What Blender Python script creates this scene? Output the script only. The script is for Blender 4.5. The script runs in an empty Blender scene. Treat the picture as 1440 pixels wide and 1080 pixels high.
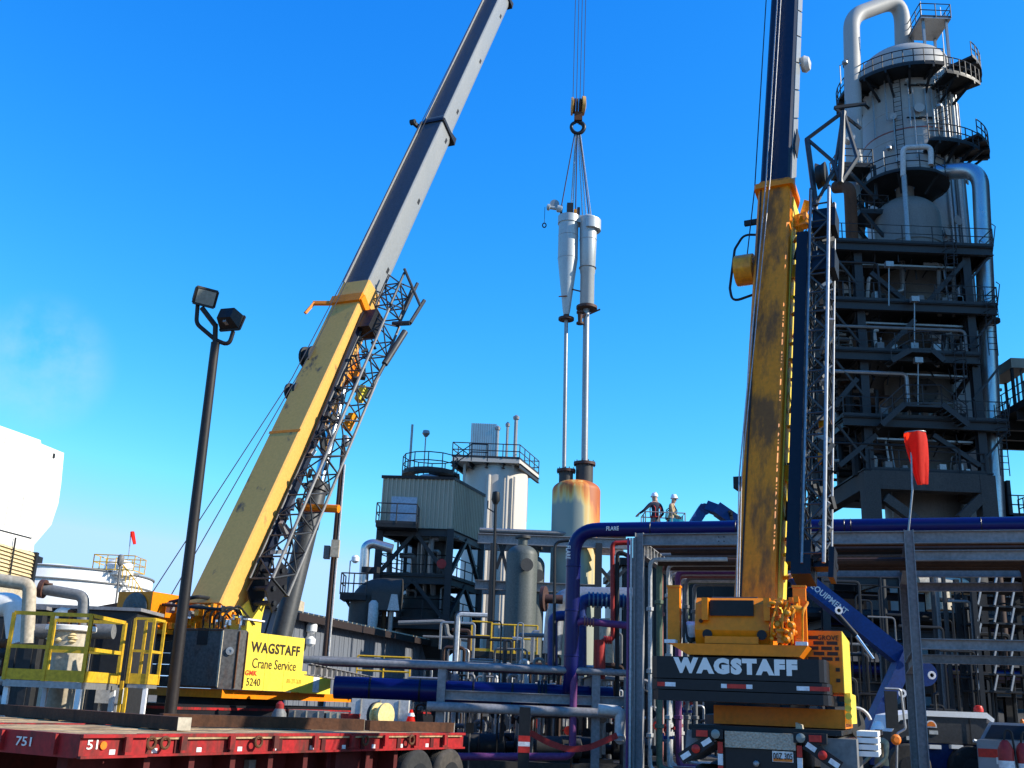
import bpy, bmesh, math, random
from mathutils import Vector as V, Matrix
R = math.radians
sc = bpy.context.scene
col = sc.collection
rnd = random.Random(7)

# ------------------------------------------------------------------ camera, sky, sun, exposure
FPX, PITCH, ROLL, EYE = 1500.0, R(16.7), R(2.3), 1.8
_r0, _u0, _f = V((1, 0, 0)), V((0, -math.sin(PITCH), math.cos(PITCH))), V((0, math.cos(PITCH), math.sin(PITCH)))
CR = _r0 * math.cos(ROLL) + _u0 * math.sin(ROLL)
CU = _u0 * math.cos(ROLL) - _r0 * math.sin(ROLL)
cam = bpy.data.cameras.new('camera')
cam.sensor_width = 36; cam.lens = 36 * FPX / 1440; cam.clip_end = 3000
co = bpy.data.objects.new('camera', cam); col.objects.link(co)
m = Matrix((CR, CU, -_f)).transposed().to_4x4(); m.translation = (0, 0, EYE)
co.matrix_world = m
sc.camera = co

SUN_EL, SUN_AZ = R(30), R(-10)        # azimuth measured from +X towards +Y
sdir = V((math.cos(SUN_EL) * math.cos(SUN_AZ), math.cos(SUN_EL) * math.sin(SUN_AZ), math.sin(SUN_EL)))
SKYG = 0.66
w = bpy.data.worlds.new('World'); sc.world = w; w.use_nodes = True
nt = w.node_tree; nt.nodes.clear()
out = nt.nodes.new('ShaderNodeOutputWorld'); bg = nt.nodes.new('ShaderNodeBackground')
sky = nt.nodes.new('ShaderNodeTexSky'); sky.sky_type = 'NISHITA'; sky.sun_disc = False
sky.sun_elevation = SUN_EL; sky.sun_rotation = math.pi / 2 - SUN_AZ
sky.altitude = 1300; sky.air_density = 1.0; sky.dust_density = 0.3; sky.ozone_density = 3.0
# colour response of the picture: each channel of the sky through its own power curve
def sky_math(op, a, b):
    q = nt.nodes.new('ShaderNodeMath'); q.operation = op
    for k, x in enumerate((a, b)):
        if isinstance(x, float): q.inputs[k].default_value = x
        else: nt.links.new(x, q.inputs[k])
    return q.outputs[0]
ss = nt.nodes.new('ShaderNodeSeparateColor'); cc_ = nt.nodes.new('ShaderNodeCombineColor'); nt.links.new(sky.outputs[0], ss.inputs[0])
for k, (gain, pw) in enumerate(((13.5, 2.5), (3.2, 1.19), (1.95, .5))):
    x = sky_math('MINIMUM', sky_math('MULTIPLY', ss.outputs[k], .1), (.27, .33, .5)[k])
    nt.links.new(sky_math('MULTIPLY', sky_math('POWER', x, pw), gain * SKYG / .15), cc_.inputs[k])
# a thin wisp of steam low on the left, part of the sky
tc = nt.nodes.new('ShaderNodeTexCoord'); nz = nt.nodes.new('ShaderNodeTexNoise')
nz.inputs['Scale'].default_value = 9; nz.inputs['Detail'].default_value = 6; nz.inputs['Roughness'].default_value = .62
dp = nt.nodes.new('ShaderNodeVectorMath'); dp.operation = 'DOT_PRODUCT'
wd = (_f * FPX + CR * (60 - 720) - CU * (510 - 540)).normalized(); dp.inputs[1].default_value = wd
mr = nt.nodes.new('ShaderNodeMapRange'); mr.inputs['From Min'].default_value = math.cos(R(3.8)); mr.inputs['From Max'].default_value = 1.0
mr.inputs['To Max'].default_value = .7; mr.interpolation_type = 'SMOOTHSTEP'
mr2 = nt.nodes.new('ShaderNodeMapRange'); mr2.inputs['From Min'].default_value = .36; mr2.inputs['From Max'].default_value = .8
mu = nt.nodes.new('ShaderNodeMath'); mu.operation = 'MULTIPLY'
mx = nt.nodes.new('ShaderNodeMix'); mx.data_type = 'RGBA'; mx.inputs[7].default_value = (2.5, 3.7, 5.6, 1)
L = nt.links.new
L(tc.outputs['Generated'], nz.inputs['Vector']); L(tc.outputs['Generated'], dp.inputs[0])
L(dp.outputs['Value'], mr.inputs['Value']); L(nz.outputs['Fac'], mr2.inputs['Value'])
L(mr.outputs[0], mu.inputs[0]); L(mr2.outputs[0], mu.inputs[1]); L(mu.outputs[0], mx.inputs[0])
L(cc_.outputs[0], mx.inputs[6]); L(mx.outputs[2], bg.inputs['Color']); L(bg.outputs[0], out.inputs[0])
bg.inputs['Strength'].default_value = 0.15
sl = bpy.data.lights.new('sun', 'SUN'); sl.energy = 5.0; sl.angle = R(.5); sl.color = (1, .93, .8)
so = bpy.data.objects.new('sun', sl); col.objects.link(so); so.rotation_euler = sdir.to_track_quat('Z', 'Y').to_euler()
sc.view_settings.view_transform = 'Standard'; sc.view_settings.look = 'None'
sc.view_settings.gamma = 1; sc.view_settings.use_curve_mapping = False; sc.view_settings.exposure = 0.6

# ------------------------------------------------------------------ survey: a sight line from the eye to a world point
def P(px, py, Y):
    d = _f * FPX + CR * (px - 720) - CU * (py - 540)
    return V((0, 0, EYE)) + d * (Y / d.y)
def PXX(px, py, X):
    d = _f * FPX + CR * (px - 720) - CU * (py - 540)
    return V((0, 0, EYE)) + d * (X / d.x)
def PZ(px, py, z):
    d = _f * FPX + CR * (px - 720) - CU * (py - 540)
    return V((0, 0, EYE)) + d * ((z - EYE) / d.z)
def VX(px, py, Y): return P(px, py, Y).x
def ZP(px, py, Y): return P(px, py, Y).z

# ------------------------------------------------------------------ materials
MAT = {}
def mat(name, c, rough=.55, metal=0, var=.25, scale=1.2, dirt=None, amt=.35, streak=.35, bump=.0, fine=14, spec=.3, lo=.48, hi=.72):
    m = bpy.data.materials.new(name); m.use_nodes = True; n = m.node_tree; l = n.links.new
    b = n.nodes['Principled BSDF']; b.inputs['Metallic'].default_value = metal
    b.inputs['Specular IOR Level'].default_value = spec
    g = n.nodes.new('ShaderNodeNewGeometry'); mp = n.nodes.new('ShaderNodeMapping'); mp.inputs['Scale'].default_value = (1, 1, streak)
    l(g.outputs['Position'], mp.inputs['Vector'])
    n1 = n.nodes.new('ShaderNodeTexNoise'); n1.inputs['Scale'].default_value = scale; n1.inputs['Detail'].default_value = 7; n1.inputs['Roughness'].default_value = .65
    n2 = n.nodes.new('ShaderNodeTexNoise'); n2.inputs['Scale'].default_value = fine; n2.inputs['Detail'].default_value = 4
    l(mp.outputs[0], n1.inputs['Vector']); l(g.outputs['Position'], n2.inputs['Vector'])
    r1 = n.nodes.new('ShaderNodeMapRange'); r1.inputs['From Min'].default_value = lo; r1.inputs['From Max'].default_value = hi
    r1.inputs['To Max'].default_value = amt; l(n1.outputs['Fac'], r1.inputs['Value'])
    mxx = n.nodes.new('ShaderNodeMix'); mxx.data_type = 'RGBA'
    d = dirt or tuple(x * .45 for x in c); mxx.inputs[6].default_value = (*c, 1); mxx.inputs[7].default_value = (*d, 1)
    l(r1.outputs[0], mxx.inputs[0])
    r2 = n.nodes.new('ShaderNodeMapRange'); r2.inputs['From Min'].default_value = .3; r2.inputs['From Max'].default_value = .7
    r2.inputs['To Min'].default_value = 1 - var; r2.inputs['To Max'].default_value = 1 + var * .5; l(n2.outputs['Fac'], r2.inputs['Value'])
    vm = n.nodes.new('ShaderNodeVectorMath'); vm.operation = 'SCALE'; l(mxx.outputs[2], vm.inputs[0]); l(r2.outputs[0], vm.inputs['Scale'])
    l(vm.outputs[0], b.inputs['Base Color'])
    r3 = n.nodes.new('ShaderNodeMapRange'); r3.inputs['To Min'].default_value = max(.05, rough - .12); r3.inputs['To Max'].default_value = min(1, rough + .15)
    l(n1.outputs['Fac'], r3.inputs['Value']); l(r3.outputs[0], b.inputs['Roughness'])
    if bump:
        bp = n.nodes.new('ShaderNodeBump'); bp.inputs['Strength'].default_value = bump; bp.inputs['Distance'].default_value = .02
        l(n2.outputs['Fac'], bp.inputs['Height']); l(bp.outputs[0], b.inputs['Normal'])
    MAT[name] = m
    return m
RUST = (.16, .055, .02)
mat('asphalt', (.17, .138, .1), .9, var=.35, scale=.25, dirt=(.22, .18, .13), amt=.8, streak=1, bump=.4)
mat('red', (.36, .012, .014), .55, dirt=(.06, .02, .014), amt=.9, scale=2.6, lo=.44, hi=.62)
mat('deck', (.46, .32, .17), .85, dirt=(.14, .085, .045), amt=.85, scale=1.8, streak=1, bump=.5, lo=.45, hi=.62)
mat('timber', (0.084, 0.0315, 0.0126), .8, dirt=(0.021, 0.0126, 0.0084), amt=.8, scale=2.5, bump=.4)
mat('rubber', (.03, .03, .03), .85, dirt=(.16, .13, .1), amt=.6, bump=.2)
mat('yellow_rail', (.60, .36, .02), .5, dirt=(.35, .2, .04), amt=.45, scale=2)
mat('white', (.8, .8, .79), .5, var=.06, dirt=(.6, .57, .52), amt=.35)
mat('whitewash', (.8, .79, .75), .6, var=.08, dirt=(.45, .4, .33), amt=.4, scale=2)
mat('louvre', (.62, .5, .28), .6, dirt=(.4, .3, .16), amt=.6)
mat('bone', (0.4675, 0.408, 0.306), .6, dirt=(.28, .19, .1), amt=.6, scale=2)
mat('cream', (.64, .34, .095), .42, var=.12, dirt=(.42, .27, .08), amt=.5, scale=.8)
mat('yellow', (.84, .63, .07), .4, var=.1, dirt=(.5, .3, .02), amt=.3)
mat('amber', (.84, .22, .002), .4, var=.14, dirt=(.34, .13, .01), amt=.5, scale=1.1)
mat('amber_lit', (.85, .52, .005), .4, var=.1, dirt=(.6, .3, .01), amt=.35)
mat('boom_grey', (.25, .26, .26), .38, var=.1, dirt=(.3, .3, .29), amt=.5, scale=.6)
mat('boom_navy', (0.0112, 0.0168, 0.035), .4, dirt=(0.014, 0.0175, 0.028), amt=.6)
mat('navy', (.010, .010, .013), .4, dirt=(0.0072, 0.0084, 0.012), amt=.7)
mat('block', (.095, .092, .088), .45, dirt=(0.112, 0.056, 0.035), amt=.75, scale=2.2, var=.4)
mat('lattice', (.05, .054, .058), .45, dirt=(0.0225, 0.027, 0.0315), amt=.5)
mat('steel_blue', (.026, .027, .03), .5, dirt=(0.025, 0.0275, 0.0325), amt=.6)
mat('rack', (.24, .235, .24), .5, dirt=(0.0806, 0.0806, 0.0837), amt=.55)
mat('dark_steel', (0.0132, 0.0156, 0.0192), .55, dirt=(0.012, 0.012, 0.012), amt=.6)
mat('black', (.012, .012, .013), .5, var=.3)
mat('pole', (0.014, 0.0119, 0.0119), .5, dirt=(0.042, 0.0245, 0.0175), amt=.5)
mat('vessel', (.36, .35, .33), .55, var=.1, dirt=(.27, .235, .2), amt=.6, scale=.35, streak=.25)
mat('vessel_lo', (0.048, 0.0468, 0.045), .6, var=.2, dirt=(0.036, 0.033, 0.03), amt=.6, scale=.5)
mat('white_vessel', (.52, .475, .41), .5, var=.08, dirt=(.5, .45, .4), amt=.5, scale=.4, streak=.15)
mat('green_vessel', (0.0863, 0.0975, 0.09), .5, dirt=(0.0675, 0.0825, 0.0825), amt=.5)
mat('lagging', (.5, .5, .5), .3, metal=.85, var=.15, dirt=(.3, .3, .3), amt=.5)
mat('galv', (0.304, 0.312, 0.32), .42, metal=.55, var=.2, dirt=(.2, .18, .16), amt=.5)
mat('cyclone', (.42, .45, .45), .4, metal=.25, var=.1, dirt=(.3, .3, .28), amt=.5)
mat('flange', (.07, .035, .028), .6, dirt=RUST, amt=.7)
mat('rusty', (0.11, 0.0413, 0.0165), .8, dirt=(0.044, 0.0193, 0.011), amt=.8, bump=.2)
mat('brown_pipe', (0.055, 0.0275, 0.0175), .6, dirt=(0.025, 0.0125, 0.01), amt=.7)
mat('flare_blue', (.002, .005, .085), .3, var=.1, dirt=(0.0065, 0.0065, 0.065), amt=.5)
mat('lift_blue', (.006, .032, .15), .4, dirt=(.006, .02, .08), amt=.6)
mat('pipe_blue', (0.01, 0.03, 0.15), .4, dirt=(0.0075, 0.02, 0.09))
mat('pipe_sky', (0.072, 0.156, 0.252), .4)
mat('purple', (0.144, 0.042, 0.144), .5, dirt=(0.084, 0.024, 0.084))
mat('pipe_red', (0.35, 0.0245, 0.021), .45, dirt=(0.196, 0.021, 0.014))
mat('pipe_pink', (0.294, 0.112, 0.098), .5)
mat('pipe_green', (0.096, 0.138, 0.09), .5)
mat('pipe_grey', (0.169, 0.169, 0.1658), .5, dirt=(0.104, 0.0975, 0.0975))
mat('pipe_white', (0.51, 0.51, 0.493), .5, dirt=(.35, .3, .25), amt=.6)
mat('windsock', (.85, .028, .012), .7, var=.12)
mat('concrete', (.06, .056, .052), .85, dirt=(0.1, 0.09, 0.08), amt=.6, scale=.8, bump=.2)
mat('olive', (.42, .365, .27), .55, var=.08, dirt=(.2, .18, .14), amt=.4, scale=.5)
mat('siding', (0.14, 0.154, 0.182), .5, var=.08, dirt=(0.133, 0.14, 0.161), amt=.5, scale=.5)
mat('fascia', (0.027, 0.018, 0.0168), .6)
mat('door', (0.357, 0.425, 0.51), .45)
mat('glass', (.02, .025, .03), .08, var=0, amt=0)
mat('lamp_glass', (.24, .27, .25), .15, var=.2)
mat('tape_red', (.55, .03, .02), .35); mat('tape_white', (.75, .75, .75), .35)
mat('ink', (.03, .022, .015), .5, var=0, amt=0); mat('ink_white', (.8, .76, .7), .45, var=.05, amt=.1); mat('ink_red', (.55, .05, .02), .5, var=0)
mat('ink_fade', (.62, .45, .05), .5, var=0, amt=0)
mat('chequer', (0.4, 0.336, 0.264), .4, metal=.4, var=.35, fine=40, bump=.5)
mat('skin', (.5, .3, .21), .6); mat('cloth_navy', (.02, .025, .045), .9); mat('cloth_tan', (.5, .36, .2), .9); mat('cloth_jean', (.05, .06, .1), .9)
mat('cloth_grey', (.2, .19, .18), .9); mat('helmet', (.82, .82, .82), .3, var=.03, amt=.05); mat('harness', (.5, .04, .03), .7)
mat('teal', (.05, .5, .55), .5)
mat('chrome', (.75, .75, .76), .12, metal=1, var=.05)
mat('orange_light', (.8, .2, .02), .3)
mat('wood_end', (.72, .56, .24), .6, dirt=(.55, .36, .12), amt=.6, scale=3)
mat('hose', (.015, .015, .015), .5); mat('hydraulic', (.8, .3, .015), .22, dirt=(.4, .12, .02), amt=.7, scale=4)
mat('grey_van', (0.042, 0.042, 0.045), .4); mat('van_white', (0.27, 0.282, 0.312), .35, var=.05)
mat('rope', (.05, .05, .055), .5, metal=.3); mat('rope_light', (.45, .44, .42), .4, metal=.5)

_m = MAT['windsock'].node_tree; _b = _m.nodes['Principled BSDF']; _t = _m.nodes.new('ShaderNodeBsdfTranslucent'); _t.inputs[0].default_value = (.95, .05, .01, 1)
_x = _m.nodes.new('ShaderNodeMixShader'); _x.inputs[0].default_value = .55; _m.links.new(_b.outputs[0], _x.inputs[1]); _m.links.new(_t.outputs[0], _x.inputs[2]); _m.links.new(_x.outputs[0], _m.nodes['Material Output'].inputs[0])
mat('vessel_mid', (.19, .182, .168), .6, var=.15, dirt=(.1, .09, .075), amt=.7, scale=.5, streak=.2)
mat('red_shaded', (.085, .008, .008), .7, dirt=(.03, .008, .006), amt=.7)  # trailer red with the shade below the deck put into the colour
mat('amber_boom', (.85, .23, .002), .42, var=.14, dirt=(.1, .045, .012), amt=.8, scale=2.2, streak=.05, lo=.47, hi=.6)
mat('cream_boom', (.68, .36, .085), .45, var=.1, dirt=(.09, .07, .055), amt=.85, scale=1.5, streak=.4, lo=.585, hi=.66)
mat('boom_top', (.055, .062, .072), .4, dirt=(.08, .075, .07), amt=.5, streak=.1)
def rust_vessel():
    m = bpy.data.materials.new('rust_streaked'); m.use_nodes = True; n = m.node_tree; l = n.links.new; b = n.nodes['Principled BSDF']
    b.inputs['Roughness'].default_value = .6
    g = n.nodes.new('ShaderNodeTexCoord'); sp = n.nodes.new('ShaderNodeSeparateXYZ'); l(g.outputs['Object'], sp.inputs[0])
    def mrg(a, b_, c=0, d=1):
        q = n.nodes.new('ShaderNodeMapRange'); q.inputs['From Min'].default_value = a; q.inputs['From Max'].default_value = b_
        q.inputs['To Min'].default_value = c; q.inputs['To Max'].default_value = d; return q
    def mth(op, a, b_):
        q = n.nodes.new('ShaderNodeMath'); q.operation = op
        for i, s in enumerate((a, b_)):
            if isinstance(s, (int, float)): q.inputs[i].default_value = s
            else: l(s, q.inputs[i])
        return q.outputs[0]
    mp = n.nodes.new('ShaderNodeMapping'); mp.inputs['Scale'].default_value = (2.6, 2.6, .12); l(g.outputs['Object'], mp.inputs[0])
    nz = n.nodes.new('ShaderNodeTexNoise'); nz.inputs['Scale'].default_value = 1.6; nz.inputs['Detail'].default_value = 8; l(mp.outputs[0], nz.inputs['Vector'])
    return m, n, l, b, g, sp, mrg, mth, nz

# ------------------------------------------------------------------ mesh helpers
def frame(d, up=V((0, 0, 1))):
    d = d.normalized()
    if abs(d.dot(up)) > .98: up = V((0, 1, 0)) if abs(d.y) < .9 else V((1, 0, 0))
    s = d.cross(up).normalized(); return s, s.cross(d).normalized()
def fillet(pts, rad, k=5):
    pts = [V(p) for p in pts]
    if rad <= 0 or len(pts) < 3: return pts
    o = [pts[0]]
    for i in range(1, len(pts) - 1):
        a, b, c = pts[i - 1], pts[i], pts[i + 1]; e, f = (a - b), (c - b)
        ang = e.angle(f) if e.length and f.length else math.pi
        if ang > 3.1: continue
        t = min(rad / math.tan(ang / 2), e.length * .49, f.length * .49); e.normalize(); f.normalize()
        p0, p1 = b + e * t, b + f * t
        for j in range(k + 1):
            s = j / k; o.append(p0 * (1 - s) ** 2 + b * 2 * s * (1 - s) + p1 * s * s)
    o.append(pts[-1]); return o
class MB:
    def __init__(s): s.v, s.f = [], []
    def add(s, vs, fs):
        o = len(s.v); s.v += [V(x) for x in vs]; s.f += [tuple(i + o for i in f) for f in fs]; return s
    def hexa(s, q):  # 8 points: bottom ring then top ring
        return s.add(q, [(3, 2, 1, 0), (4, 5, 6, 7), (0, 1, 5, 4), (1, 2, 6, 5), (2, 3, 7, 6), (3, 0, 4, 7)])
    def bx(s, x0, x1, y0, y1, z0, z1):
        return s.hexa([(x0, y0, z0), (x1, y0, z0), (x1, y1, z0), (x0, y1, z0), (x0, y0, z1), (x1, y0, z1), (x1, y1, z1), (x0, y1, z1)])
    def bar(s, p, q, w, h=None, up=V((0, 0, 1))):
        p, q = V(p), V(q); h = h or w; a, b = frame(q - p, up); a, b = a * w / 2, b * h / 2
        return s.hexa([p - a - b, p + a - b, p + a + b, p - a + b, q - a - b, q + a - b, q + a + b, q - a + b])
    def ib(s, p, q, w, h, up=V((0, 0, 1)), t=None):
        p, q = V(p), V(q); t = t or max(.018, h * .07); a, b = frame(q - p, up)
        s.bar(p + b * (h - t) / 2, q + b * (h - t) / 2, w, t, up); s.bar(p - b * (h - t) / 2, q - b * (h - t) / 2, w, t, up)
        return s.bar(p, q, t, h - 2 * t + .002, up)
    def tube(s, pts, r, n=8, bend=0, r1=None, caps=True, k=5):
        pts = fillet(pts, bend, k); N = len(pts)
        if N < 2: return s
        rs = [r + ((r1 - r) * i / (N - 1) if r1 is not None else 0) for i in range(N)]
        T = [(pts[min(i + 1, N - 1)] - pts[max(i - 1, 0)]).normalized() for i in range(N)]
        a, b = frame(T[0]); vs = []
        for i in range(N):
            a = (a - T[i] * a.dot(T[i])).normalized(); b = T[i].cross(a)
            vs += [pts[i] + (a * math.cos(6.28318 * j / n) + b * math.sin(6.28318 * j / n)) * rs[i] for j in range(n)]
        fs = [(i * n + j, i * n + (j + 1) % n, (i + 1) * n + (j + 1) % n, (i + 1) * n + j) for i in range(N - 1) for j in range(n)]
        if caps: fs += [tuple(range(n))[::-1], tuple((N - 1) * n + j for j in range(n))]
        return s.add(vs, fs)
    def lathe(s, o, prof, n=28, ax=V((0, 0, 1)), a0=0, a1=None):
        o, ax = V(o), V(ax).normalized(); a, b = frame(ax); full = a1 is None
        cnt = n if full else n + 1; sp = 6.2831853 if full else a1 - a0; vs = []
        if abs(ax.z) > .99: a, b = V((1, 0, 0)), V((0, 1, 0)) * (1 if ax.z > 0 else -1)
        for (r, z) in prof:
            for j in range(cnt):
                t = a0 + sp * j / n; vs.append(o + ax * z + (a * math.cos(t) + b * math.sin(t)) * max(r, .0005))
        fs = []
        for i in range(len(prof) - 1):
            for j in range(n):
                k = (j + 1) % cnt; fs.append((i * cnt + j, i * cnt + k, (i + 1) * cnt + k, (i + 1) * cnt + j))
        if full: fs += [tuple(range(cnt))[::-1], tuple((len(prof) - 1) * cnt + j for j in range(cnt))]
        return s.add(vs, fs)
    def cyl(s, p, q, r, r1=None, n=16):
        p, q = V(p), V(q); return s.lathe(p, [(r, 0), (r if r1 is None else r1, (q - p).length)], n, q - p)
    def prism(s, poly, vec):
        poly = [V(p) for p in poly]; vec = V(vec); n = len(poly)
        return s.add(poly + [p + vec for p in poly], [tuple(range(n))[::-1], tuple(range(n, 2 * n))] + [(i, (i + 1) % n, n + (i + 1) % n, n + i) for i in range(n)])
    def arc(s, c, r0, r1, a0, a1, z0, z1, n=20):
        c = V(c); vs = []
        for j in range(n + 1):
            t = a0 + (a1 - a0) * j / n; d = V((math.cos(t), math.sin(t), 0))
            vs += [c + d * r0 + V((0, 0, z0)), c + d * r1 + V((0, 0, z0)), c + d * r1 + V((0, 0, z1)), c + d * r0 + V((0, 0, z1))]
        fs = [(j * 4 + i, j * 4 + (i + 1) % 4, j * 4 + 4 + (i + 1) % 4, j * 4 + 4 + i) for j in range(n) for i in range(4)]
        return s.add(vs, fs + [(0, 1, 2, 3), (n * 4 + 3, n * 4 + 2, n * 4 + 1, n * 4)])
    def rail(s, pts, h=1.07, sp=1.5, r=.03, toe=.1, closed=False, mid=True):
        pts = [V(p) for p in pts]
        if closed: pts.append(pts[0])
        Z = V((0, 0, 1))
        for hh in ([h, h * .52] if mid else [h]): s.tube([p + Z * hh for p in pts], r, 5)
        for a, b in zip(pts, pts[1:]):
            k = max(1, round((b - a).length / sp))
            for i in range(k): s.tube([a + (b - a) * i / k, a + (b - a) * i / k + Z * h], r, 5)
            if toe: s.bar(a + Z * toe / 2, b + Z * toe / 2, .012, toe)
        s.tube([pts[-1], pts[-1] + Z * h], r, 5); return s
    def build(s, name, m, parent=None, smooth=True, **kw):
        me = bpy.data.meshes.new(name); o = V((0, 0, 0))
        if parent: o = V(parent['_o'])
        elif 'at' in kw: o = V(kw['at'])
        me.from_pydata([v - o for v in s.v], [], s.f)
        bm = bmesh.new(); bm.from_mesh(me); bmesh.ops.recalc_face_normals(bm, faces=bm.faces); bm.to_mesh(me); bm.free()
        me.materials.append(MAT[m] if isinstance(m, str) else m)
        if smooth: me.shade_smooth(); me.set_sharp_from_angle(angle=R(38))
        ob = bpy.data.objects.new(name, me); col.objects.link(ob)
        if parent: ob.parent = parent
        else: ob.location = o
        ob['_o'] = tuple(o)
        return ob
ALLTH = []
def tag(o, label, cat, group=None):
    o['label'] = label; o['category'] = cat
    if group: o['group'] = group
    ALLTH.append(o); return o
def thing(name, label, cat, at, group=None):
    e = bpy.data.objects.new(name, None); col.objects.link(e); e.location = V(at); e['_o'] = tuple(V(at)); e.empty_display_size = .2
    return tag(e, label, cat, group)
def solo(mb, name, label, cat, m, at, group=None): return tag(mb.build(name, m, None, at=at), label, cat, group)
def dup(src, off, label=None):
    r = src.copy(); col.objects.link(r); r.location = src.location + V(off); r['_o'] = tuple(V(src['_o']) + V(off))
    if label: r['label'] = label
    def rec(a, b):
        for ch in a.children:
            c = ch.copy(); col.objects.link(c); c.parent = b; rec(ch, c)
    rec(src, r); ALLTH.append(r); return r
def lettering(txt, m, parent, c, right, up, h, wd=None, bold=.0, name='lettering', d=.006):
    cu = bpy.data.curves.new('txt', 'FONT'); cu.body = txt; cu.extrude = .01; cu.offset = bold; cu.resolution_u = 3; cu.space_character = 1 + bold * 3
    ob = bpy.data.objects.new('txt', cu); col.objects.link(ob); bpy.context.view_layer.update()
    me = bpy.data.meshes.new_from_object(ob.evaluated_get(bpy.context.evaluated_depsgraph_get()))
    bpy.data.objects.remove(ob); bpy.data.curves.remove(cu)
    xs = [v.co.x for v in me.vertices]; ys = [v.co.y for v in me.vertices]; zs = [v.co.z for v in me.vertices]
    x0, x1, y0, y1 = min(xs), max(xs), min(ys), max(ys); sy = h / (y1 - y0); sx = wd / (x1 - x0) if wd else sy
    right, up = V(right).normalized(), V(up).normalized(); nn = right.cross(up); o = V(parent['_o']); c = V(c)
    for v in me.vertices:
        x, y, z = v.co
        v.co = c + right * (x - (x0 + x1) / 2) * sx + up * (y - (y0 + y1) / 2) * sy + nn * (d * (1 if z > 0 else 0)) - o
    me.name = name; me.materials.clear(); me.materials.append(MAT[m])
    q = bpy.data.objects.new(name, me); col.objects.link(q); q.parent = parent; q['_o'] = tuple(o); return q
def struct(o): o['kind'] = 'structure'; return o
def lattice(mb, p, d, length, s, t, ws, wt, bay, r=.045, rd=.028, taper=None):
    """four-chord lattice from p along d; s, t are the cross axes, ws and wt the widths"""
    p, d, s, t = V(p), V(d).normalized(), V(s), V(t); n = max(1, round(length / bay))
    def c(i, j, k):
        f = 1 if taper is None else 1 + (taper - 1) * k / n
        return p + d * (length * k / n) + s * (i * ws / 2 * f) + t * (j * wt / 2 * f)
    for i in (-1, 1):
        for j in (-1, 1): mb.tube([c(i, j, 0), c(i, j, n)], r, 6)
    for k in range(n):
        z = k % 2
        for i in (-1, 1): mb.tube([c(i, -1 if z else 1, k), c(i, 1 if z else -1, k + 1)], rd, 5)
        for j in (-1, 1): mb.tube([c(-1 if z else 1, j, k), c(1 if z else -1, j, k + 1)], rd, 5)
        for i in (-1, 1): mb.tube([c(i, -1, k), c(i, 1, k)], rd, 5)
        for j in (-1, 1): mb.tube([c(-1, j, k), c(1, j, k)], rd, 5)
    return mb
def ladder(mb, p, q, side, w=.45, r=.02, sp=.35):
    p, q, side = V(p), V(q), V(side).normalized() * w / 2
    for g in (-1, 1): mb.tube([p + side * g, q + side * g], r, 5)
    n = int((q - p).length / sp)
    for i in range(1, n):
        x = p + (q - p) * i / n; mb.tube([x - side, x + side], r * .8, 4)
    return mb
def flange(mb, p, ax, r, t=.06, n=16):
    p, ax = V(p), V(ax).normalized(); return mb.lathe(p - ax * t / 2, [(r, 0), (r, t)], n, ax)
Z = V((0, 0, 1))
# ================================================================== the setting
g = MB(); g.add([(-1500, -300, 0), (1500, -300, 0), (1500, 2500, 0), (-1500, 2500, 0)], [(0, 1, 2, 3)])
struct(g.build('ground', 'asphalt'))
for (x0, x1, y0, y1) in ((-3, 14, 32, 48), (-16, 32, 52, 76)):
    struct(MB().bx(x0, x1, y0, y1, .0, .12).build('pavement', 'concrete'))

# ------------------------------------------------------------------ distillation unit on the right
YF, YB = 57.0, 68.0
XL, XR = VX(1226, 725, YF), VX(1389, 725, YF)
X0 = VX(1168, 725, YF)
T = thing('steel_tower_frame', 'tall dark steel frame with railed floors around the distillation vessels', 'steel structure', ((XL + XR) / 2, YF, 0))
LV = [(356, 1142, 1396), (438, 1143, 1402), (508, 1140, 1378), (600, 1186, 1417), (676, 1228, 1390)]
ZL = [ZP(1300, py, YF) for py, _, _ in LV]
ztop = ZL[0] + .2
for x, y in ((XL, YF), (XR, YF), (XL, YB), (XR, YB), (X0, YF + 1), (X0, YB)):
    zl = ZL[4] + .35 if x != X0 else 0
    if x != X0: MB().bx(x - .42, x + .42, y - .42, y + .42, 0, zl).build('concrete_column', 'concrete', T, False)
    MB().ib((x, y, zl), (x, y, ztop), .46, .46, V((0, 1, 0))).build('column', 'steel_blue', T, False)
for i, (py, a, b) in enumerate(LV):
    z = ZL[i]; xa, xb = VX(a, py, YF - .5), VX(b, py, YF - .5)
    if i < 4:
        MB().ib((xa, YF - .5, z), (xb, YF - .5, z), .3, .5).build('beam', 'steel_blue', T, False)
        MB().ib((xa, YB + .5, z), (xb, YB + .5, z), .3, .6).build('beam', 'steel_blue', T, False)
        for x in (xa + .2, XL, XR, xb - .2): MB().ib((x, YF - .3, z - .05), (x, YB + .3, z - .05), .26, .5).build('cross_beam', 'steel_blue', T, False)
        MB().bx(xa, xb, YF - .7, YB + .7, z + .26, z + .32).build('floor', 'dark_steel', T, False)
        MB().rail([(xa, YB, z + .32), (xa, YF - .66, z + .32), (xb, YF - .66, z + .32), (xb, YB, z + .32)], sp=1.7, r=.036, toe=.14).build('railing', 'steel_blue', T)
    else:
        MB().bx(XL, XR, YF - .38, YF + .38, z - .62, z + .4).build('concrete_beam', 'concrete', T, False)
        for x in (XL, XR): MB().bx(x - .34, x + .34, YF, YB, z - .55, z + .37).build('concrete_beam', 'concrete', T, False)
        MB().bx(XL - .4, XR + .4, YF - .3, YB, z + .42, z + .5).build('floor', 'dark_steel', T, False)
        MB().rail([(XL, YF - .3, z + .5), (XR, YF - .3, z + .5)], sp=1.7, r=.036).build('railing', 'steel_blue', T)
def fr(px, py, Y=YF - .2): return P(px, py, Y)
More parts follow.
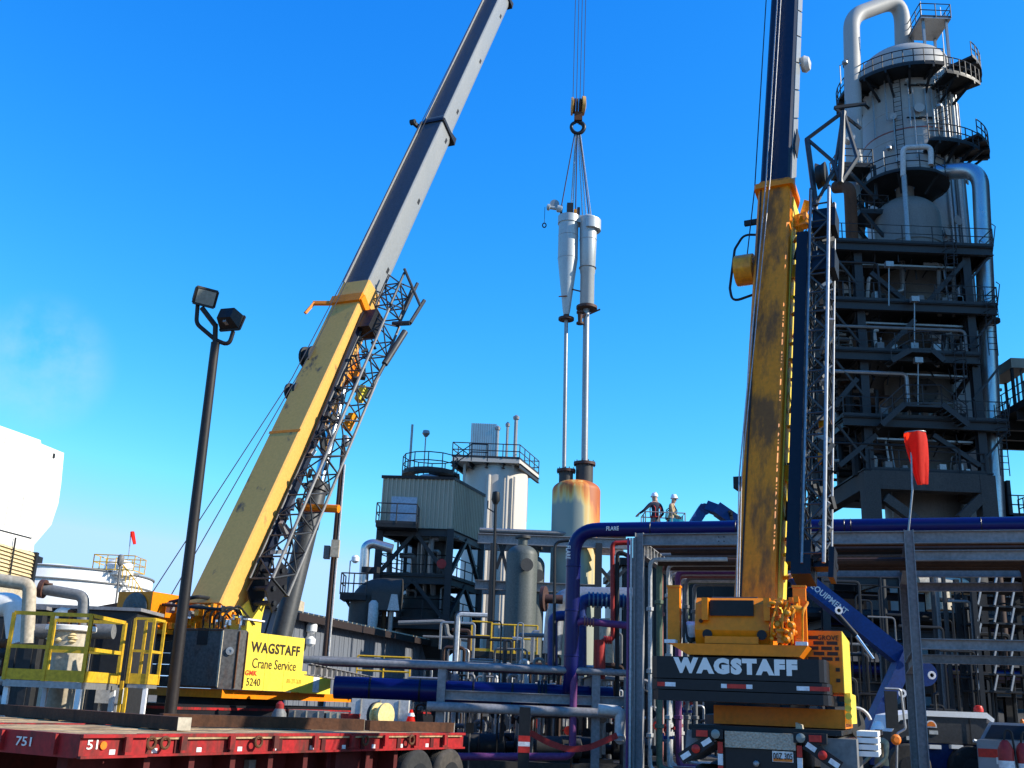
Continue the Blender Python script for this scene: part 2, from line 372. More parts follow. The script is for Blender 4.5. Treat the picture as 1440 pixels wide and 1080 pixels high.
for a, b in (((1224, 384), (1284, 433)), ((1356, 368), (1297, 433)), ((1286, 450), (1236, 502)), ((1205, 533), (1172, 572)), ((1312, 612), (1377, 655)), ((1232, 612), (1180, 655))):
    MB().bar(fr(*a), fr(*b), .26).build('brace', 'steel_blue', T, False)
for a, b in (((1244, 700), (1288, 732)), ((1380, 700), (1350, 730))):
    MB().bar(fr(*a), fr(*b), .5).build('concrete_brace', 'concrete', T, False)
for x in (XL, XR):
    for i in range(3):
        MB().bar((x, YF, ZL[i] - .3), (x, YB, ZL[i + 1] + .3), .22).build('brace', 'steel_blue', T, False)
# stairs and raised landings in front of the vessel
for (x0, x1, py, xl, xr, pb) in ((1280, 1311, 492, 1254, 1328, 507), (1272, 1325, 568, 1240, 1362, 597)):
    Y = YF - 1.3; a, b = P(x0, py, Y), P(x1, py, Y); c, d = P(xl, pb, Y), P(xr, pb, Y)
    MB().bx(a.x, b.x, Y, Y + 1.2, a.z - .12, a.z).build('landing', 'steel_blue', T, False)
    MB().rail([a, b], sp=1).rail([a, c], sp=1, toe=0).rail([b, d], sp=1, toe=0).build('railing', 'steel_blue', T)
    for p, q in ((a, c), (b, d)):
        for dy in (0, .9): MB().bar(p + V((0, dy, 0)), q + V((0, dy, 0)), .06, .3).build('stair_stringer', 'steel_blue', T, False)
        s = MB(); k = 7
        for j in range(k):
            e = p + (q - p) * (j + .5) / k; s.bx(e.x - .14, e.x + .14, Y + .05, Y + .85, e.z - .02, e.z + .02)
        s.build('stair_tread', 'dark_steel', T, False)['kind'] = 'stuff'
for (px, p0, p1) in ((1250, 376, 430), (1291, 511, 572), (1286, 425, 486)):
    a, b = P(px, p1, YF - 1), P(px, p0, YF - 1)
    lp = thing('flood_lamp', {1250: 'small square lamp on a thin post on the top railed floor of the tower', 1291: 'small square lamp on a thin post above the round manway of the vessel', 1286: 'small lamp on a thin post between the second and third tower floors'}[px], 'lamp', a, 'lamps on the tower floors')
    MB().tube([a, b], .035, 6).build('post', 'galv', lp); MB().bx(b.x - .22, b.x + .22, b.y - .2, b.y + .12, b.z, b.z + .3).build('lamp_head', 'galv', lp, False)

# ladders, cable trays, hangers and small lines that crowd the frame
for i in range(4):
    z0, z1q = ZL[i + 1] + .35, ZL[i] + .3
    x = XR + (.95 if i % 2 else -1.1); y = YF - .45
    la_ = ladder(MB(), (x, y, z0), (x, y, z1q + 1.0), V((1, 0, 0)), .5, .03).build('ladder', 'steel_blue', T)
    cg = MB()
    for k in range(4):
        z = z0 + 2.2 + (z1q - z0 - 1.6) * k / 4; cg.tube([(x + .36 * math.cos(t), y - .7 * math.sin(t), z) for t in [j * math.pi / 6 for j in range(7)]], .025, 4)
    for t in (.5, 1.57, 2.6): cg.tube([(x + .36 * math.cos(t), y - .7 * math.sin(t), z0 + 2.2), (x + .36 * math.cos(t), y - .7 * math.sin(t), z1q + 1)], .022, 4)
    cg.build('ladder_cage', 'steel_blue', la_)
    MB().bx(XL + .3, XR - .3, YF + .3, YF + .75, ZL[i] - .75, ZL[i] - .65).build('cable_tray', 'galv', T, False)
    xe_ = (XL + 1.1, XR - .5, XL + 2.3, XR - 1.4)[i]; MB().tube([(X0, YF - .3, ZL[i] - .9 - .3 * (i % 2)), (xe_, YF - .3, ZL[i] - .9 - .3 * (i % 2)), (xe_, YF - .3, z0)], .07 + .02 * (i % 3), 7, bend=.3).build('service_line', ('steel_blue', 'pipe_grey', 'galv', 'dark_steel')[i], T)
    hg = MB()
    for k in range(16):
        xx = X0 + (XR - X0) * (k + rnd.random()) / 16; hg.bar((xx, YF + rnd.uniform(-.4, 2), ZL[i] - .3), (xx, YF + rnd.uniform(-.4, 2), ZL[i] - rnd.uniform(.6, 1.4)), .06)
    hg.build('hanger', 'dark_steel', T, False)['kind'] = 'stuff'
    for k in range(13):
        xx = XL + .4 + (XR - XL - .8) * rnd.random(); 
        if abs(xx - (XL + XR) / 2) < 1.3: continue
        h = rnd.uniform(1, z1q - z0 - .6); r = rnd.choice((.04, .06, .1, .13))
        MB().tube([(xx, YF + rnd.uniform(0, 1.5), z0 - .2), (xx, YF + .6, z0 + h), (xx + rnd.uniform(-1, 1), YF + .7, z0 + h)], r, 7, bend=.2).build('service_line', rnd.choice(('dark_steel', 'galv', 'pipe_grey', 'steel_blue', 'pipe_white')), T)
    for k in range(5):
        xx = XL + .5 + (XR - XL - 1) * rnd.random(); s = rnd.uniform(.2, .45); MB().bx(xx, xx + s, YF - .2, YF + .2, z0 - .05, z0 + s * 1.6).build('junction_box', rnd.choice(('dark_steel', 'pipe_grey', 'galv')), T, False)
    for k in range(2):
        xx = (X0 + .5, XR + 1.3)[k]; MB().bar((xx, YF - .4, ZL[i] - .2), (xx + (1.6, -1.6)[k], YF - .2, ZL[i] - 2.2), .12).build('knee_brace', 'steel_blue', T, False)
    xh = VX(LV[i][2], LV[i][0], YF - .5) - .05; MB().tube([(xh, YF - .6, ZL[i]), (xh + .3, YF - .6, ZL[i] + 1.6), (xh + .1, YF - .6, ZL[i] + 1.75)], .03, 5).build('lamp_arm', 'steel_blue', T)
# the front vessel inside the frame
YV = 61.5; xv = VX(1300, 640, YV); zd = ZP(1290, 292, YV); rv = 2.0
fv = thing('reactor_vessel', 'grey domed vessel standing inside the dark steel tower frame', 'process vessel', (xv, YV, 0))
prof = [(rv, 0), (rv, zd - 1)] + [(rv * math.cos(R(a)), zd - 1 + 1.5 * math.sin(R(a))) for a in range(10, 86, 10)] + [(.55, zd + .55), (.55, zd + 1.6)]
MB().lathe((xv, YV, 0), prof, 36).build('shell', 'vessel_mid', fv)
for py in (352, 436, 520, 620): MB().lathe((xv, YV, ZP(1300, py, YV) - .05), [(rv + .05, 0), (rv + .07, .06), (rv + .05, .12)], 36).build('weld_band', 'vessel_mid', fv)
mh = P(1297, 553, YV - rv - .1); mw = MB().lathe(mh, [(.62, 0), (.62, .35), (.75, .36), (.75, .5)], 20, V((0, -1, 0))).build('manway', 'vessel_lo', fv)
for k in range(10):
    t = k * .628; MB().cyl(mh + V((.68 * math.cos(t), -.5, .68 * math.sin(t))), mh + V((.68 * math.cos(t), -.58, .68 * math.sin(t))), .05, n=6).build('bolt', 'dark_steel', mw)
zp = ZP(1285, 246, YV - 2)
MB().arc((xv, YV, 0), .6, 2.7, 0, 6.2831, zp, zp + .12, 32).build('platform', 'dark_steel', fv)
MB().rail([(xv + 2.65 * math.cos(t * .3927), YV + 2.65 * math.sin(t * .3927), zp + .12) for t in range(16)], closed=True, sp=1.2, r=.036, toe=.13).build('railing', 'steel_blue', fv)
for t in range(6): MB().bar((xv + 1.5 * math.cos(t * 1.05), YV + 1.5 * math.sin(t * 1.05), zd + .3), (xv + 2.5 * math.cos(t * 1.05), YV + 2.5 * math.sin(t * 1.05), zp), .12).build('bracket', 'dark_steel', fv, False)
# silver outlet pipe
pts = [P(1318, 243, YV - 1), P(1378, 238, YV - 3), P(1378, 262, YV - 4), P(1409, 900, YV - 4)]
op = solo(MB().tube([pts[0], pts[1], pts[3]], .5, 20, bend=1.6, k=8), 'outlet_pipe', 'large silver insulated pipe bending from the vessel dome down the right side of the frame', 'pipe', 'lagging', pts[3] * 1)
lag = MB(); q0, q1 = pts[1] + (pts[3] - pts[1]) * .07, pts[3]
for i in range(44):
    e = q0 + (q1 - q0) * (i + 1) / 46; lag.lathe(e, [(.499, 0), (.5035, .015), (.5035, .035), (.499, .05)], 20, q1 - q0)
lag.build('lagging_seam', 'lagging', op)['kind'] = 'stuff'
for py in (452, 600):
    fl = P(1392, py, YV - 4); MB().lathe(fl, [(.5, -.08), (.56, -.08), (.56, .08), (.5, .08)], 20).build('pipe_clamp', 'dark_steel', op)

# the tall column behind
YC = 66.0; zc_top = ZP(1268, 78, YC); rc = 3.15; xc = VX(1283, 250, YC)
tcn = thing('distillation_column', 'tall pale grey cylindrical column rising above the steel frame with ringed platforms', 'column', (xc, YC, 0))
prof = [(rc, 0), (rc, zc_top - 1.8)] + [(rc * math.cos(R(a)), zc_top - 1.8 + 1.9 * math.sin(R(a))) for a in range(10, 81, 10)] + [(.6, zc_top + .1), (.6, zc_top + .5)]
MB().lathe((xc, YC, 0), prof, 48).build('shell', 'vessel', tcn)
zr = ZP(1285, 178, YC - rc)
MB().lathe((xc, YC, zr), [(rc + .01, 0), (rc + .03, .04), (rc + .01, .1)], 48).build('rust_band', 'pipe_pink', tcn)
def ringplat(z, a0, a1, r1, brk=6, depth=.16, sp=1.25):
    n = max(6, int((a1 - a0) / .14))
    p = MB().arc((xc, YC, 0), rc - .02, r1, a0, a1, z, z + depth, n).build('platform', 'dark_steel', tcn, False)
    MB().rail([(xc + (r1 - .05) * math.cos(a0 + (a1 - a0) * i / n), YC + (r1 - .05) * math.sin(a0 + (a1 - a0) * i / n), z + depth) for i in range(n + 1)], sp=sp, r=.038, toe=.14).build('railing', 'steel_blue', p)
    for i in range(brk):
        t = a0 + (a1 - a0) * (i + .5) / brk; c, s = math.cos(t), math.sin(t)
        MB().bar((xc + rc * c, YC + rc * s, z - 1.2), (xc + (r1 - .2) * c, YC + (r1 - .2) * s, z), .14).bar((xc + rc * c, YC + rc * s, z - .1), (xc + r1 * c, YC + r1 * s, z - .1), .12, .2).build('bracket', 'dark_steel', p, False)
z1 = ZP(1262, 93, YC - 4.3)
ringplat(z1, R(150), R(280), 4.75, 7)
ringplat(z1 - .9, R(278), R(312), 5.2, 2); ringplat(z1 + 1.2, R(308), R(352), 5.0, 3)
ringplat(ZP(1300, 203, YC - 4.3), R(262), R(308), 4.9, 3); ringplat(ZP(1345, 212, YC - 2), R(305), R(350), 5.0, 3)
ringplat(ZP(1225, 300, YC - 4), R(205), R(250), 4.8, 3)
# raised box platform on top right
pt = P(1306, 40, YC - 1.5)
tp = MB().bx(pt.x - 1.05, pt.x + 1.05, pt.y - 1.3, pt.y + 1.3, pt.z - .1, pt.z + .05).build('top_platform', 'galv', tcn, False)
MB().rail([(pt.x - 1.05, pt.y - 1.3, pt.z), (pt.x + 1.05, pt.y - 1.3, pt.z), (pt.x + 1.05, pt.y + 1.3, pt.z), (pt.x - 1.05, pt.y + 1.3, pt.z)], closed=True, sp=.9, r=.038, toe=.14).build('railing', 'steel_blue', tp)
for dx in (-.8, .8):
    for dy in (-1, 1): MB().bar((pt.x + dx, pt.y + dy, z1 - .5), (pt.x + dx, pt.y + dy, pt.z), .16).build('platform_leg', 'galv', tcn, False)
for px, py in ((1294, 2), (1322, 10)):
    q = P(px, py, YC); MB().tube([V((q.x, q.y, zc_top - .5)), q], .03, 5).build('lightning_rod', 'galv', tcn)
# riser pipes down the right side, ladder with hoops
for k, (px, pr) in enumerate(((1318, .09), (1324, .13), (1330, .08), (1336, .16), (1343, .12), (1349, .07))):
    a = math.asin(max(-.99, min(.99, (VX(px, 200, YC - 2) - xc) / (rc + .25)))); d = V((math.sin(a), -math.cos(a), 0)) * (rc + .25)
    MB().tube([V((xc, YC, 22)) + d, V((xc, YC, z1 - .4 - .5 * (k % 3))) + d], pr, 7).build('riser', ['pipe_white', 'galv', 'pipe_grey'][k % 3], tcn)
ang = R(285); d = V((math.cos(ang), math.sin(ang), 0)); sd = V((-d.y, d.x, 0)); za, zb = ZP(1300, 200, YC - 3.5), z1 + .8
lad = ladder(MB(), V((xc, YC, za)) + d * (rc + .25), V((xc, YC, zb)) + d * (rc + .25), sd, .5, .03).build('ladder', 'galv', tcn)
hoops = MB()
for i in range(7):
    z = za + 1.5 + i * (zb - za - 1.5) / 7
    hoops.tube([V((xc, YC, z)) + d * (rc + .25 + .75 * math.sin(t)) + sd * (.38 * math.cos(t)) for t in [j * math.pi / 8 for j in range(9)]], .025, 4)
for t in (.5, 1.57, 2.6): hoops.tube([V((xc, YC, za + 1.5)) + d * (rc + .25 + .75 * math.sin(t)) + sd * .38 * math.cos(t), V((xc, YC, zb)) + d * (rc + .25 + .75 * math.sin(t)) + sd * .38 * math.cos(t)], .02, 4)
hoops.build('ladder_cage', 'steel_blue', lad)
for px, py in ((1313, 153), (1181, 92), (1242, 212)):
    q = P(px, py, YC - rc - .6); MB().tube([q - Z * 1.4, q, q + V((.25, -.2, 0))], .04, 5).lathe(q + V((.25, -.3, -.15)), [(.08, 0), (.2, .1), (.2, .25), (.1, .35)], 10).build('lamp', 'galv', tcn)
for k in range(9):
    z = 24 + k * 2.15; MB().lathe((xc, YC, z), [(rc + .004, 0), (rc + .016, .02), (rc + .016, .08), (rc + .004, .1)], 48).build('weld_seam', 'vessel', tcn)
for k in range(16):
    t_ = R(rnd.uniform(200, 330)); z = rnd.uniform(30, zc_top - 3); d = V((math.cos(t_), math.sin(t_), 0)); r = rnd.choice((.09, .14, .2))
    o_ = MB().cyl(V((xc, YC, z)) + d * rc, V((xc, YC, z)) + d * (rc + .3), r, n=10).lathe(V((xc, YC, z)) + d * (rc + .3), [(r * 1.7, 0), (r * 1.7, .07)], 12, d).build('nozzle', 'vessel', tcn)
    if k % 3 == 0: MB().tube([V((xc, YC, z)) + d * (rc + .35), V((xc, YC, z - 3.5)) + d * (rc + .35)], .05, 6).build('drain_line', 'galv', o_)
ang = R(238); d = V((math.cos(ang), math.sin(ang), 0)); ladder(MB(), V((xc, YC, ZP(1230, 290, YC - 3))) + d * (rc + .25), V((xc, YC, z1)) + d * (rc + .25), V((-d.y, d.x, 0)), .5, .03).build('ladder', 'steel_blue', tcn)
for px in (1283, 1300, 1309):
    a_ = math.asin((VX(px, 160, YC - 3) - xc) / (rc + .3)); dd = V((math.sin(a_), -math.cos(a_), 0)) * (rc + .2); MB().tube([V((xc, YC, za - 1)) + dd, V((xc, YC, zb - 1.8)) + dd], .05, 6).build('instrument_line', 'galv', tcn)
    for zz in (za + 2, za + 4.5): MB().bar(V((xc, YC, zz)) + dd * .98 - V((.5, 0, 0)), V((xc, YC, zz)) + dd * .98 + V((.5, 0, 0)), .09).build('pipe_support', 'dark_steel', tcn, False)
# vapour pipe
vp = [V((VX(1268, 47, YC), YC, zc_top + .3)), P(1268, -3, YC), P(1197, 23, YC - 1.5), P(1206, 420, YC - 3)]
vv = solo(MB().tube(vp, .56, 20, bend=2.3, k=9), 'vapour_pipe', 'large grey vapour pipe arching over from the column top and down its left side', 'pipe', 'vessel', (vp[3].x, vp[3].y, vp[3].z))
for t in (.08, .5, .74): e = P(1197 + 9 * t, 62 + t * 350, YC - 1.6 - 1.2 * t); MB().lathe(e, [(.56, -.1), (.6, -.1), (.6, .1), (.56, .1)], 20).build('pipe_band', 'flange', vv)
flange(MB(), vp[0], Z, .85, .25, 24).build('flange', 'pipe_red', vv)
q = P(1192, 198, YC - 3.2); MB().cyl(q, q + V((0, -.6, 0)), .32, n=16).build('gauge', 'pipe_white', vv); MB().tube([q + Z * .3, q + Z * 3], .05, 6).build('gauge_line', 'galv', vv)
# cantilevered platforms on the left of the column
for (xa, xb, py, lab) in ((1176, 1222, 238, 'small railed steel platform left of the column beside the vapour pipe'), (1204, 1244, 303, 'lower railed steel platform between the column and the domed vessel')):
    a, b = P(xa, py, YC - 4.5), P(xb, py, YC - 4.5)
    t = thing('side_platform', lab, 'platform', a)
    MB().bx(a.x, b.x, a.y - .8, a.y + 1.2, a.z - .2, a.z).build('deck', 'dark_steel', t, False)
    MB().rail([a + V((0, -.8, 0)), V((b.x, b.y - .8, a.z)), V((b.x, b.y + 1.2, a.z)), a + V((0, 1.2, 0))], closed=True, sp=1, r=.038, toe=.12).build('railing', 'steel_blue', t)
    for y in (-.7, 1.1): MB().bar((b.x + .1, b.y + y, a.z - 2.4), (a.x + .2, a.y + y, a.z - .1), .18).bar((b.x + .1, b.y + y, a.z - 2.4), (b.x + .1, b.y + y, a.z), .16).build('bracket', 'dark_steel', t, False)
a = P(1184, 152, YC - 4); b = P(1182, 163, YC - 4)
solo(MB().bar(a + V((-.5, 0, 0)), a + V((1.6, 0, .4)), .2).bar(a + V((-.5, 0, 0)), b + V((1.3, 0, -.9)), .16), 'pipe_davit', 'small dark triangular davit bracket on the left of the vapour pipe', 'bracket', 'dark_steel', a)
# rusty riser
a, b = P(1200, 372, YC - 5.5), P(1195, 262, YC - 5.5)
solo(MB().tube([b + V((-.6, 1, .4)), b, a], .38, 14, bend=.8), 'rusty_riser', 'rust brown riser pipe left of the domed vessel above the top floor', 'pipe', 'rusty', a)
# white loop and drop pipes on the front vessel
Y = YV - 2.6
solo(MB().tube([P(1270, 248, Y), P(1270, 208, Y), P(1309, 206, Y), P(1309, 232, Y)], .17, 10, bend=.35), 'loop_pipe', 'white pipe loop shaped like a doorway on the vessel top platform', 'pipe', 'pipe_white', P(1270, 248, Y))
solo(MB().tube([P(1271, 246, Y), P(1278, 345, Y), P(1268, 349, Y), P(1270, 408, Y), P(1262, 411, Y)], .17, 10, bend=.3), 'drop_pipe', 'slim pale pipe running down the face of the domed vessel', 'pipe', 'galv', P(1270, 408, Y))
# pipework deep inside the frame, behind and beside the vessel
for i in range(4):
    t = thing('pipe_cluster', 'dark pipes and drums deep inside the tower frame on the %s floor' % ('highest', 'second highest', 'third highest', 'lowest')[i], 'pipes', ((XL + XR) / 2, 65, ZL[i + 1] + .35))
    for k in range(22):
        x = X0 + (XR + .8 - X0) * rnd.random(); y = rnd.uniform(58, 67); z0 = ZL[i + 1] + .35; h = rnd.uniform(.8, ZL[i] - z0 - .5); r = rnd.choice((.07, .1, .16, .25))
        if abs(x - xv) < 2.3 and abs(y - YV) < 2.4: y = 66.5
        MB().tube([(x, y, z0), (x, y, z0 + h), (x + rnd.uniform(-2, 2), y, z0 + h)], r, 7, bend=.3).build('pipe', rnd.choice(('dark_steel', 'vessel_lo', 'pipe_grey', 'dark_steel', 'brown_pipe')), t)
    for k in range(3): x = (XL + 1.2, XR - 1.1, X0 + 1.6)[k]; MB().lathe((x, 64.5, ZL[i + 1] + .4), [(.3, 0), (.62, .15), (.62, 1.9), (.3, 2.1)], 16).build('drum', 'vessel_lo', t)
# piping crowded on the left floors of the frame
for i, (pa, ya, pb, lab) in enumerate(((1150, 372, 1222, 'cluster of pipes and valves below the top floor left of the vessel'), (1152, 446, 1222, 'cluster of pipes and valves below the second floor left of the vessel'),
                                      (1150, 516, 1225, 'cluster of vertical pipes below the third floor left of the vessel'), (1160, 612, 1222, 'cluster of pipes below the fourth floor left of the vessel'))):
    zt = ZL[i] - .35; zb = ZL[i + 1] + .45
    t = thing('pipe_cluster', lab, 'pipes', P(pa, ya + 60, YF + 2), 'pipe clusters on the tower floors')
    for k in range(15):
        x = VX(pa + (pb - pa) * k / 15, ya + 30, YF + 2); y = YF + 1 + rnd.random() * 3; r = rnd.choice((.06, .09, .14, .2))
        z0 = zb + rnd.random() * 1.2; z2 = zt - rnd.random() * 1.4
        pts = [(x, y, z0), (x, y, z2), (x + rnd.uniform(-1.2, 1.2), y - .1, z2)]
        MB().tube(pts, r, 8, bend=.25).build('pipe', rnd.choice(('galv', 'pipe_grey', 'pipe_grey', 'dark_steel', 'pipe_white', 'brown_pipe')), t)
        if k % 3 == 0: flange(MB(), V((x, y, (z0 + z2) / 2)), Z, r * 1.9, .12, 10).bar((x, y - .3, (z0 + z2) / 2), (x, y + .1, (z0 + z2) / 2), .1).build('valve', 'dark_steel', t)

# ------------------------------------------------------------------ neighbouring unit out of view at right, massed so its shadow falls on the tower
nx, ny = 37.5, 60.0
N = thing('process_unit', 'dark open process structure with decks and vessels beyond the right edge, massed to shade the tower', 'steel structure', (nx + 5, ny, 0))
for x in (nx, nx + 6, nx + 12):
    for y in (ny - 10, ny - 2, ny + 6): MB().ib((x, y, 0), (x, y, 40), .5, .5, V((0, 1, 0))).build('column', 'steel_blue', N, False)
for k in range(1, 9):
    z = k * 5
    MB().bx(nx - .6, nx + 12.6, ny - 10.6, ny + 6.6, z - .4, z).build('floor', 'dark_steel', N, False)
    MB().rail([(nx - .6, ny + 6.5, z), (nx - .6, ny - 10.5, z), (nx + 12.6, ny - 10.5, z)], sp=2, r=.04).build('railing', 'steel_blue', N)
    for j in range(3): MB().lathe((nx + 2 + 4 * j, ny - 6 + 4 * j, z), [(1.3, 0), (1.7, .2), (1.7, 3.9), (1.2, 4.4)], 18).build('vessel', 'vessel_lo', N)
    for j in range(3): MB().bx(nx + .6 + 4 * j, nx + 2.6 + 4 * j, ny + 2.2 - 3 * j, ny + 4.6 - 2 * j, z + .01, z + 3).build('exchanger', 'vessel_lo', N, False)
    MB().bx(nx + .3, nx + .34, ny - 9.6, ny + 5.6, z + .02, z + 4.5).build('wall_panel', 'steel_blue', N, False)
# its outlying deck that shows in the frame
a = P(1414, 578, 60)
D = thing('outlying_deck', 'railed steel deck with a tan roofed hut right of the silver outlet pipe', 'platform', (a.x + 4, 60, 0))
MB().bx(a.x, nx - .7, 56, 66, a.z - .3, a.z).build('deck', 'dark_steel', D, False)
for k in range(5): MB().ib((a.x, 56.4 + 2.3 * k, a.z - .6), (nx - .7, 56.4 + 2.3 * k, a.z - .6), .3, .6).build('joist', 'steel_blue', D, False)
MB().rail([(a.x, 66, a.z), (a.x, 56.1, a.z), (nx - .7, 56.1, a.z)], sp=1.5, r=.036).build('railing', 'steel_blue', D)
for y in (57, 65): MB().ib((a.x + 1.2, y, 0), (a.x + 1.2, y, a.z - .3), .36, .36, V((0, 1, 0))).build('column', 'steel_blue', D, False)
b = P(1402, 530, 64); c = P(1428, 518, 64)
MB().bx(b.x, c.x, 62, 65.5, b.z, c.z).build('roof', 'olive', D, False)
for x in (b.x + .1, c.x - .1):
    for y in (62.2, 65.3): MB().bar((x, y, a.z), (x, y, b.z), .14).build('post', 'dark_steel', D, False)
for k in range(4): MB().tube([(b.x + .2 + .3 * k, 62.5, a.z), (b.x + .2 + .3 * k, 62.5, b.z - .4 * (k % 2))], .08, 6).build('pipe', 'pipe_grey', D)
a = P(1412, 716, 58); t = thing('small_balcony', 'small railed balcony near the right picture edge below the outlying deck', 'platform', a)
MB().bx(a.x, a.x + 1.1, 57.4, 58.6, a.z - .6, a.z - .4).bx(a.x, a.x + .2, 57.4, 58.6, a.z - 1, a.z + 1.5).build('deck', 'dark_steel', t, False)
MB().rail([(a.x, 57.4, a.z - .4), (a.x + 1.1, 57.4, a.z - .4), (a.x + 1.1, 58.6, a.z - .4)], sp=.6, r=.036).build('railing', 'dark_steel', t)
solo(MB().ib((a.x - .35, 58.5, 0), (a.x - .35, 58.5, a.z + 3), .3, .3, V((0, 1, 0))), 'balcony_post', 'slim dark post carrying the small balcony at the right', 'post', 'dark_steel', (a.x - .35, 58.5, 0))
# ------------------------------------------------------------------ elevated shed and its frame (middle left)
A, B, C, Dd = V((VX(535, 742, 58.3), 58.3, 0)), V((VX(634, 745, 58), 58, 0)), V((VX(677, 760, 62.6), 62.6, 0)), None
Dd = A + (C - B); zt, zb = ZP(636, 675, 58), ZP(634, 744, 58)
H = thing('elevated_shed', 'olive metal clad shed with a pale door raised on a blue grey steel frame', 'shed', (A + C) / 2)
MB().hexa([p + Z * zb for p in (A, B, C, Dd)] + [p + Z * zt for p in (A, B, C, Dd)]).build('wall', 'olive', H, False)
ribs = MB()
for p, q, n in ((A, B, 16), (B, C, 19)):
    nrm = (q - p).normalized().cross(Z)
    for i in range(n + 1):
        e = p + (q - p) * i / n + nrm * .03; ribs.bar(e + Z * zb, e + Z * zt, .07, .09, nrm)
ribs.build('cladding_rib', 'olive', H, False)['kind'] = 'stuff'
cx = (A + C) / 2
MB().hexa([cx + (p - cx) * 1.05 + Z * zt for p in (A, B, C, Dd)] + [cx + (p - cx) * 1.05 + Z * (zt + .16) for p in (A, B, C, Dd)]).build('roof', 'fascia', H, False)
da, db = P(548, 742, 58.1), P(587, 700, 58.1)
MB().bx(da.x, db.x, 57.98, 58.2, zb + .1, db.z).build('door', 'door', H, False)
ba = V((VX(528, 740, 56.8), 56.8, zb)); bb = V((VX(585, 740, 56.8), 56.8, zb))
MB().bx(ba.x, bb.x, 56.8, 58.2, zb - .2, zb).build('balcony', 'dark_steel', H, False)
MB().rail([ba + V((0, 1.3, 0)), ba, bb, bb + V((0, 1.2, 0))], sp=1.1, r=.036, toe=.14).build('railing', 'steel_blue', H)
for p in (A, B, C, Dd): MB().ib(p, p + Z * zb, .36, .36, V((0, 1, 0))).build('column', 'steel_blue', H, False)
zl = [zb - .22, ZP(632, 817, 58), ZP(632, 880, 58)]
for z in zl:
    for p, q in ((A, B), (B, C), (C, Dd), (Dd, A)): MB().ib(p + Z * z, q + Z * z, .24, .42).build('beam', 'steel_blue', H, False)
for z in zl[1:]:
    MB().hexa([p + Z * (z + .22) for p in (A, B, C, Dd)] + [p + Z * (z + .28) for p in (A, B, C, Dd)]).build('floor', 'dark_steel', H, False)
    MB().rail([Dd + Z * (z + .28), A + Z * (z + .28), B + Z * (z + .28), C + Z * (z + .28)], sp=1.2, r=.036).build('railing', 'steel_blue', H)
for p, q, i in ((A, B, 0), (B, C, 0), (B, C, 1), (A, B, 1)):
    mid = (p + q) / 2
    MB().bar(p + Z * (zl[i + 1] + .2), mid + Z * zl[i], .2).bar(q + Z * (zl[i + 1] + .2), mid + Z * zl[i], .2).build('brace', 'steel_blue', H, False)
xs = (A.x + C.x) / 2
solo(MB().lathe((xs, 60.4, 0), [(1.1, 0), (1.1, 4), (1.75, 4.6), (1.75, zl[1] - .8), (.8, zl[1] - .3), (.8, zb - .5)], 24), 'shed_vessel', 'blue grey hopper vessel inside the frame under the olive shed', 'process vessel', 'vessel_lo', (xs, 60.4, 0))
t = thing('pump_piping', 'tangle of grey pipes with a red capped valve below the olive shed', 'pipes', (xs, 58.6, zl[1]))
for k in range(16):
    x = A.x + .3 + (B.x - A.x) * k / 17; z0 = zl[1] + .3 if k % 2 else zl[2] + .3; h = rnd.uniform(.8, 2.4)
    MB().tube([(x, 58.7 + rnd.random(), z0), (x, 58.7, z0 + h), (x + rnd.uniform(-.9, .9), 58.8, z0 + h)], rnd.choice((.06, .1, .16)), 8, bend=.2).build('pipe', rnd.choice(('pipe_grey', 'galv', 'dark_steel')), t)
q = P(621, 793, 57.9); flange(MB(), q, V((0, 1, 0)), .26, .2).build('valve', 'pipe_red', t)
# white column behind the shed
YW = 78.5; xw = VX(697, 700, YW); rw = (VX(742, 700, YW) - VX(653, 700, YW)) / 2; zt_ = ZP(697, 652, YW)
W = thing('white_column', 'wide off white process vessel with a railed square platform on top', 'process vessel', (xw, YW, 0))
MB().lathe((xw, YW, 0), [(rw, 0), (rw, zt_ - 1)] + [(rw * math.cos(R(a)), zt_ - 1 + 1.3 * math.sin(R(a))) for a in range(12, 90, 13)], 40).build('shell', 'white_vessel', W)
zd = ZP(636, 642, YW - 2.6); x0, x1 = VX(636, 642, YW - 2.6), VX(731, 636, YW - 2.6)
x0b, x1b = x0 + 1.4, VX(758, 655, YW + 2.4)
q = [V((x0, YW - 2.6, 0)), V((x1, YW - 2.6, 0)), V((x1b, YW + 2.6, 0)), V((x0b, YW + 2.6, 0))]
pl = MB().hexa([p + Z * (zd - .3) for p in q] + [p + Z * zd for p in q]).build('platform', 'white_vessel', W, False)
MB().rail([p + Z * zd for p in q], closed=True, sp=1.3, r=.04, toe=.16).build('railing', 'steel_blue', pl)
for p in q:
    e = V((xw, YW, 0)) + (p - V((xw, YW, 0))) * .72
    MB().bar(e + Z * (zt_ - 4), e + Z * (zd - .3), .2).build('platform_post', 'white_vessel', W, False)
for k in range(5): MB().ib(q[0] + (q[1] - q[0]) * k / 4 + Z * (zd - .5), q[3] + (q[2] - q[3]) * k / 4 + Z * (zd - .5), .2, .36).build('joist', 'steel_blue', W, False)
a, b = P(662, 640, YW), P(698, 601, YW)
bx = MB().bx(a.x, b.x, YW - 1, YW + 1, zd, b.z).build('silver_housing', 'lagging', W, False)
sb = MB()
for k in range(12): x = a.x + (b.x - a.x) * k / 11; sb.bar((x, YW - 1.03, zd), (x, YW - 1.03, b.z), .05)
sb.build('housing_rib', 'galv', bx, False)['kind'] = 'stuff'
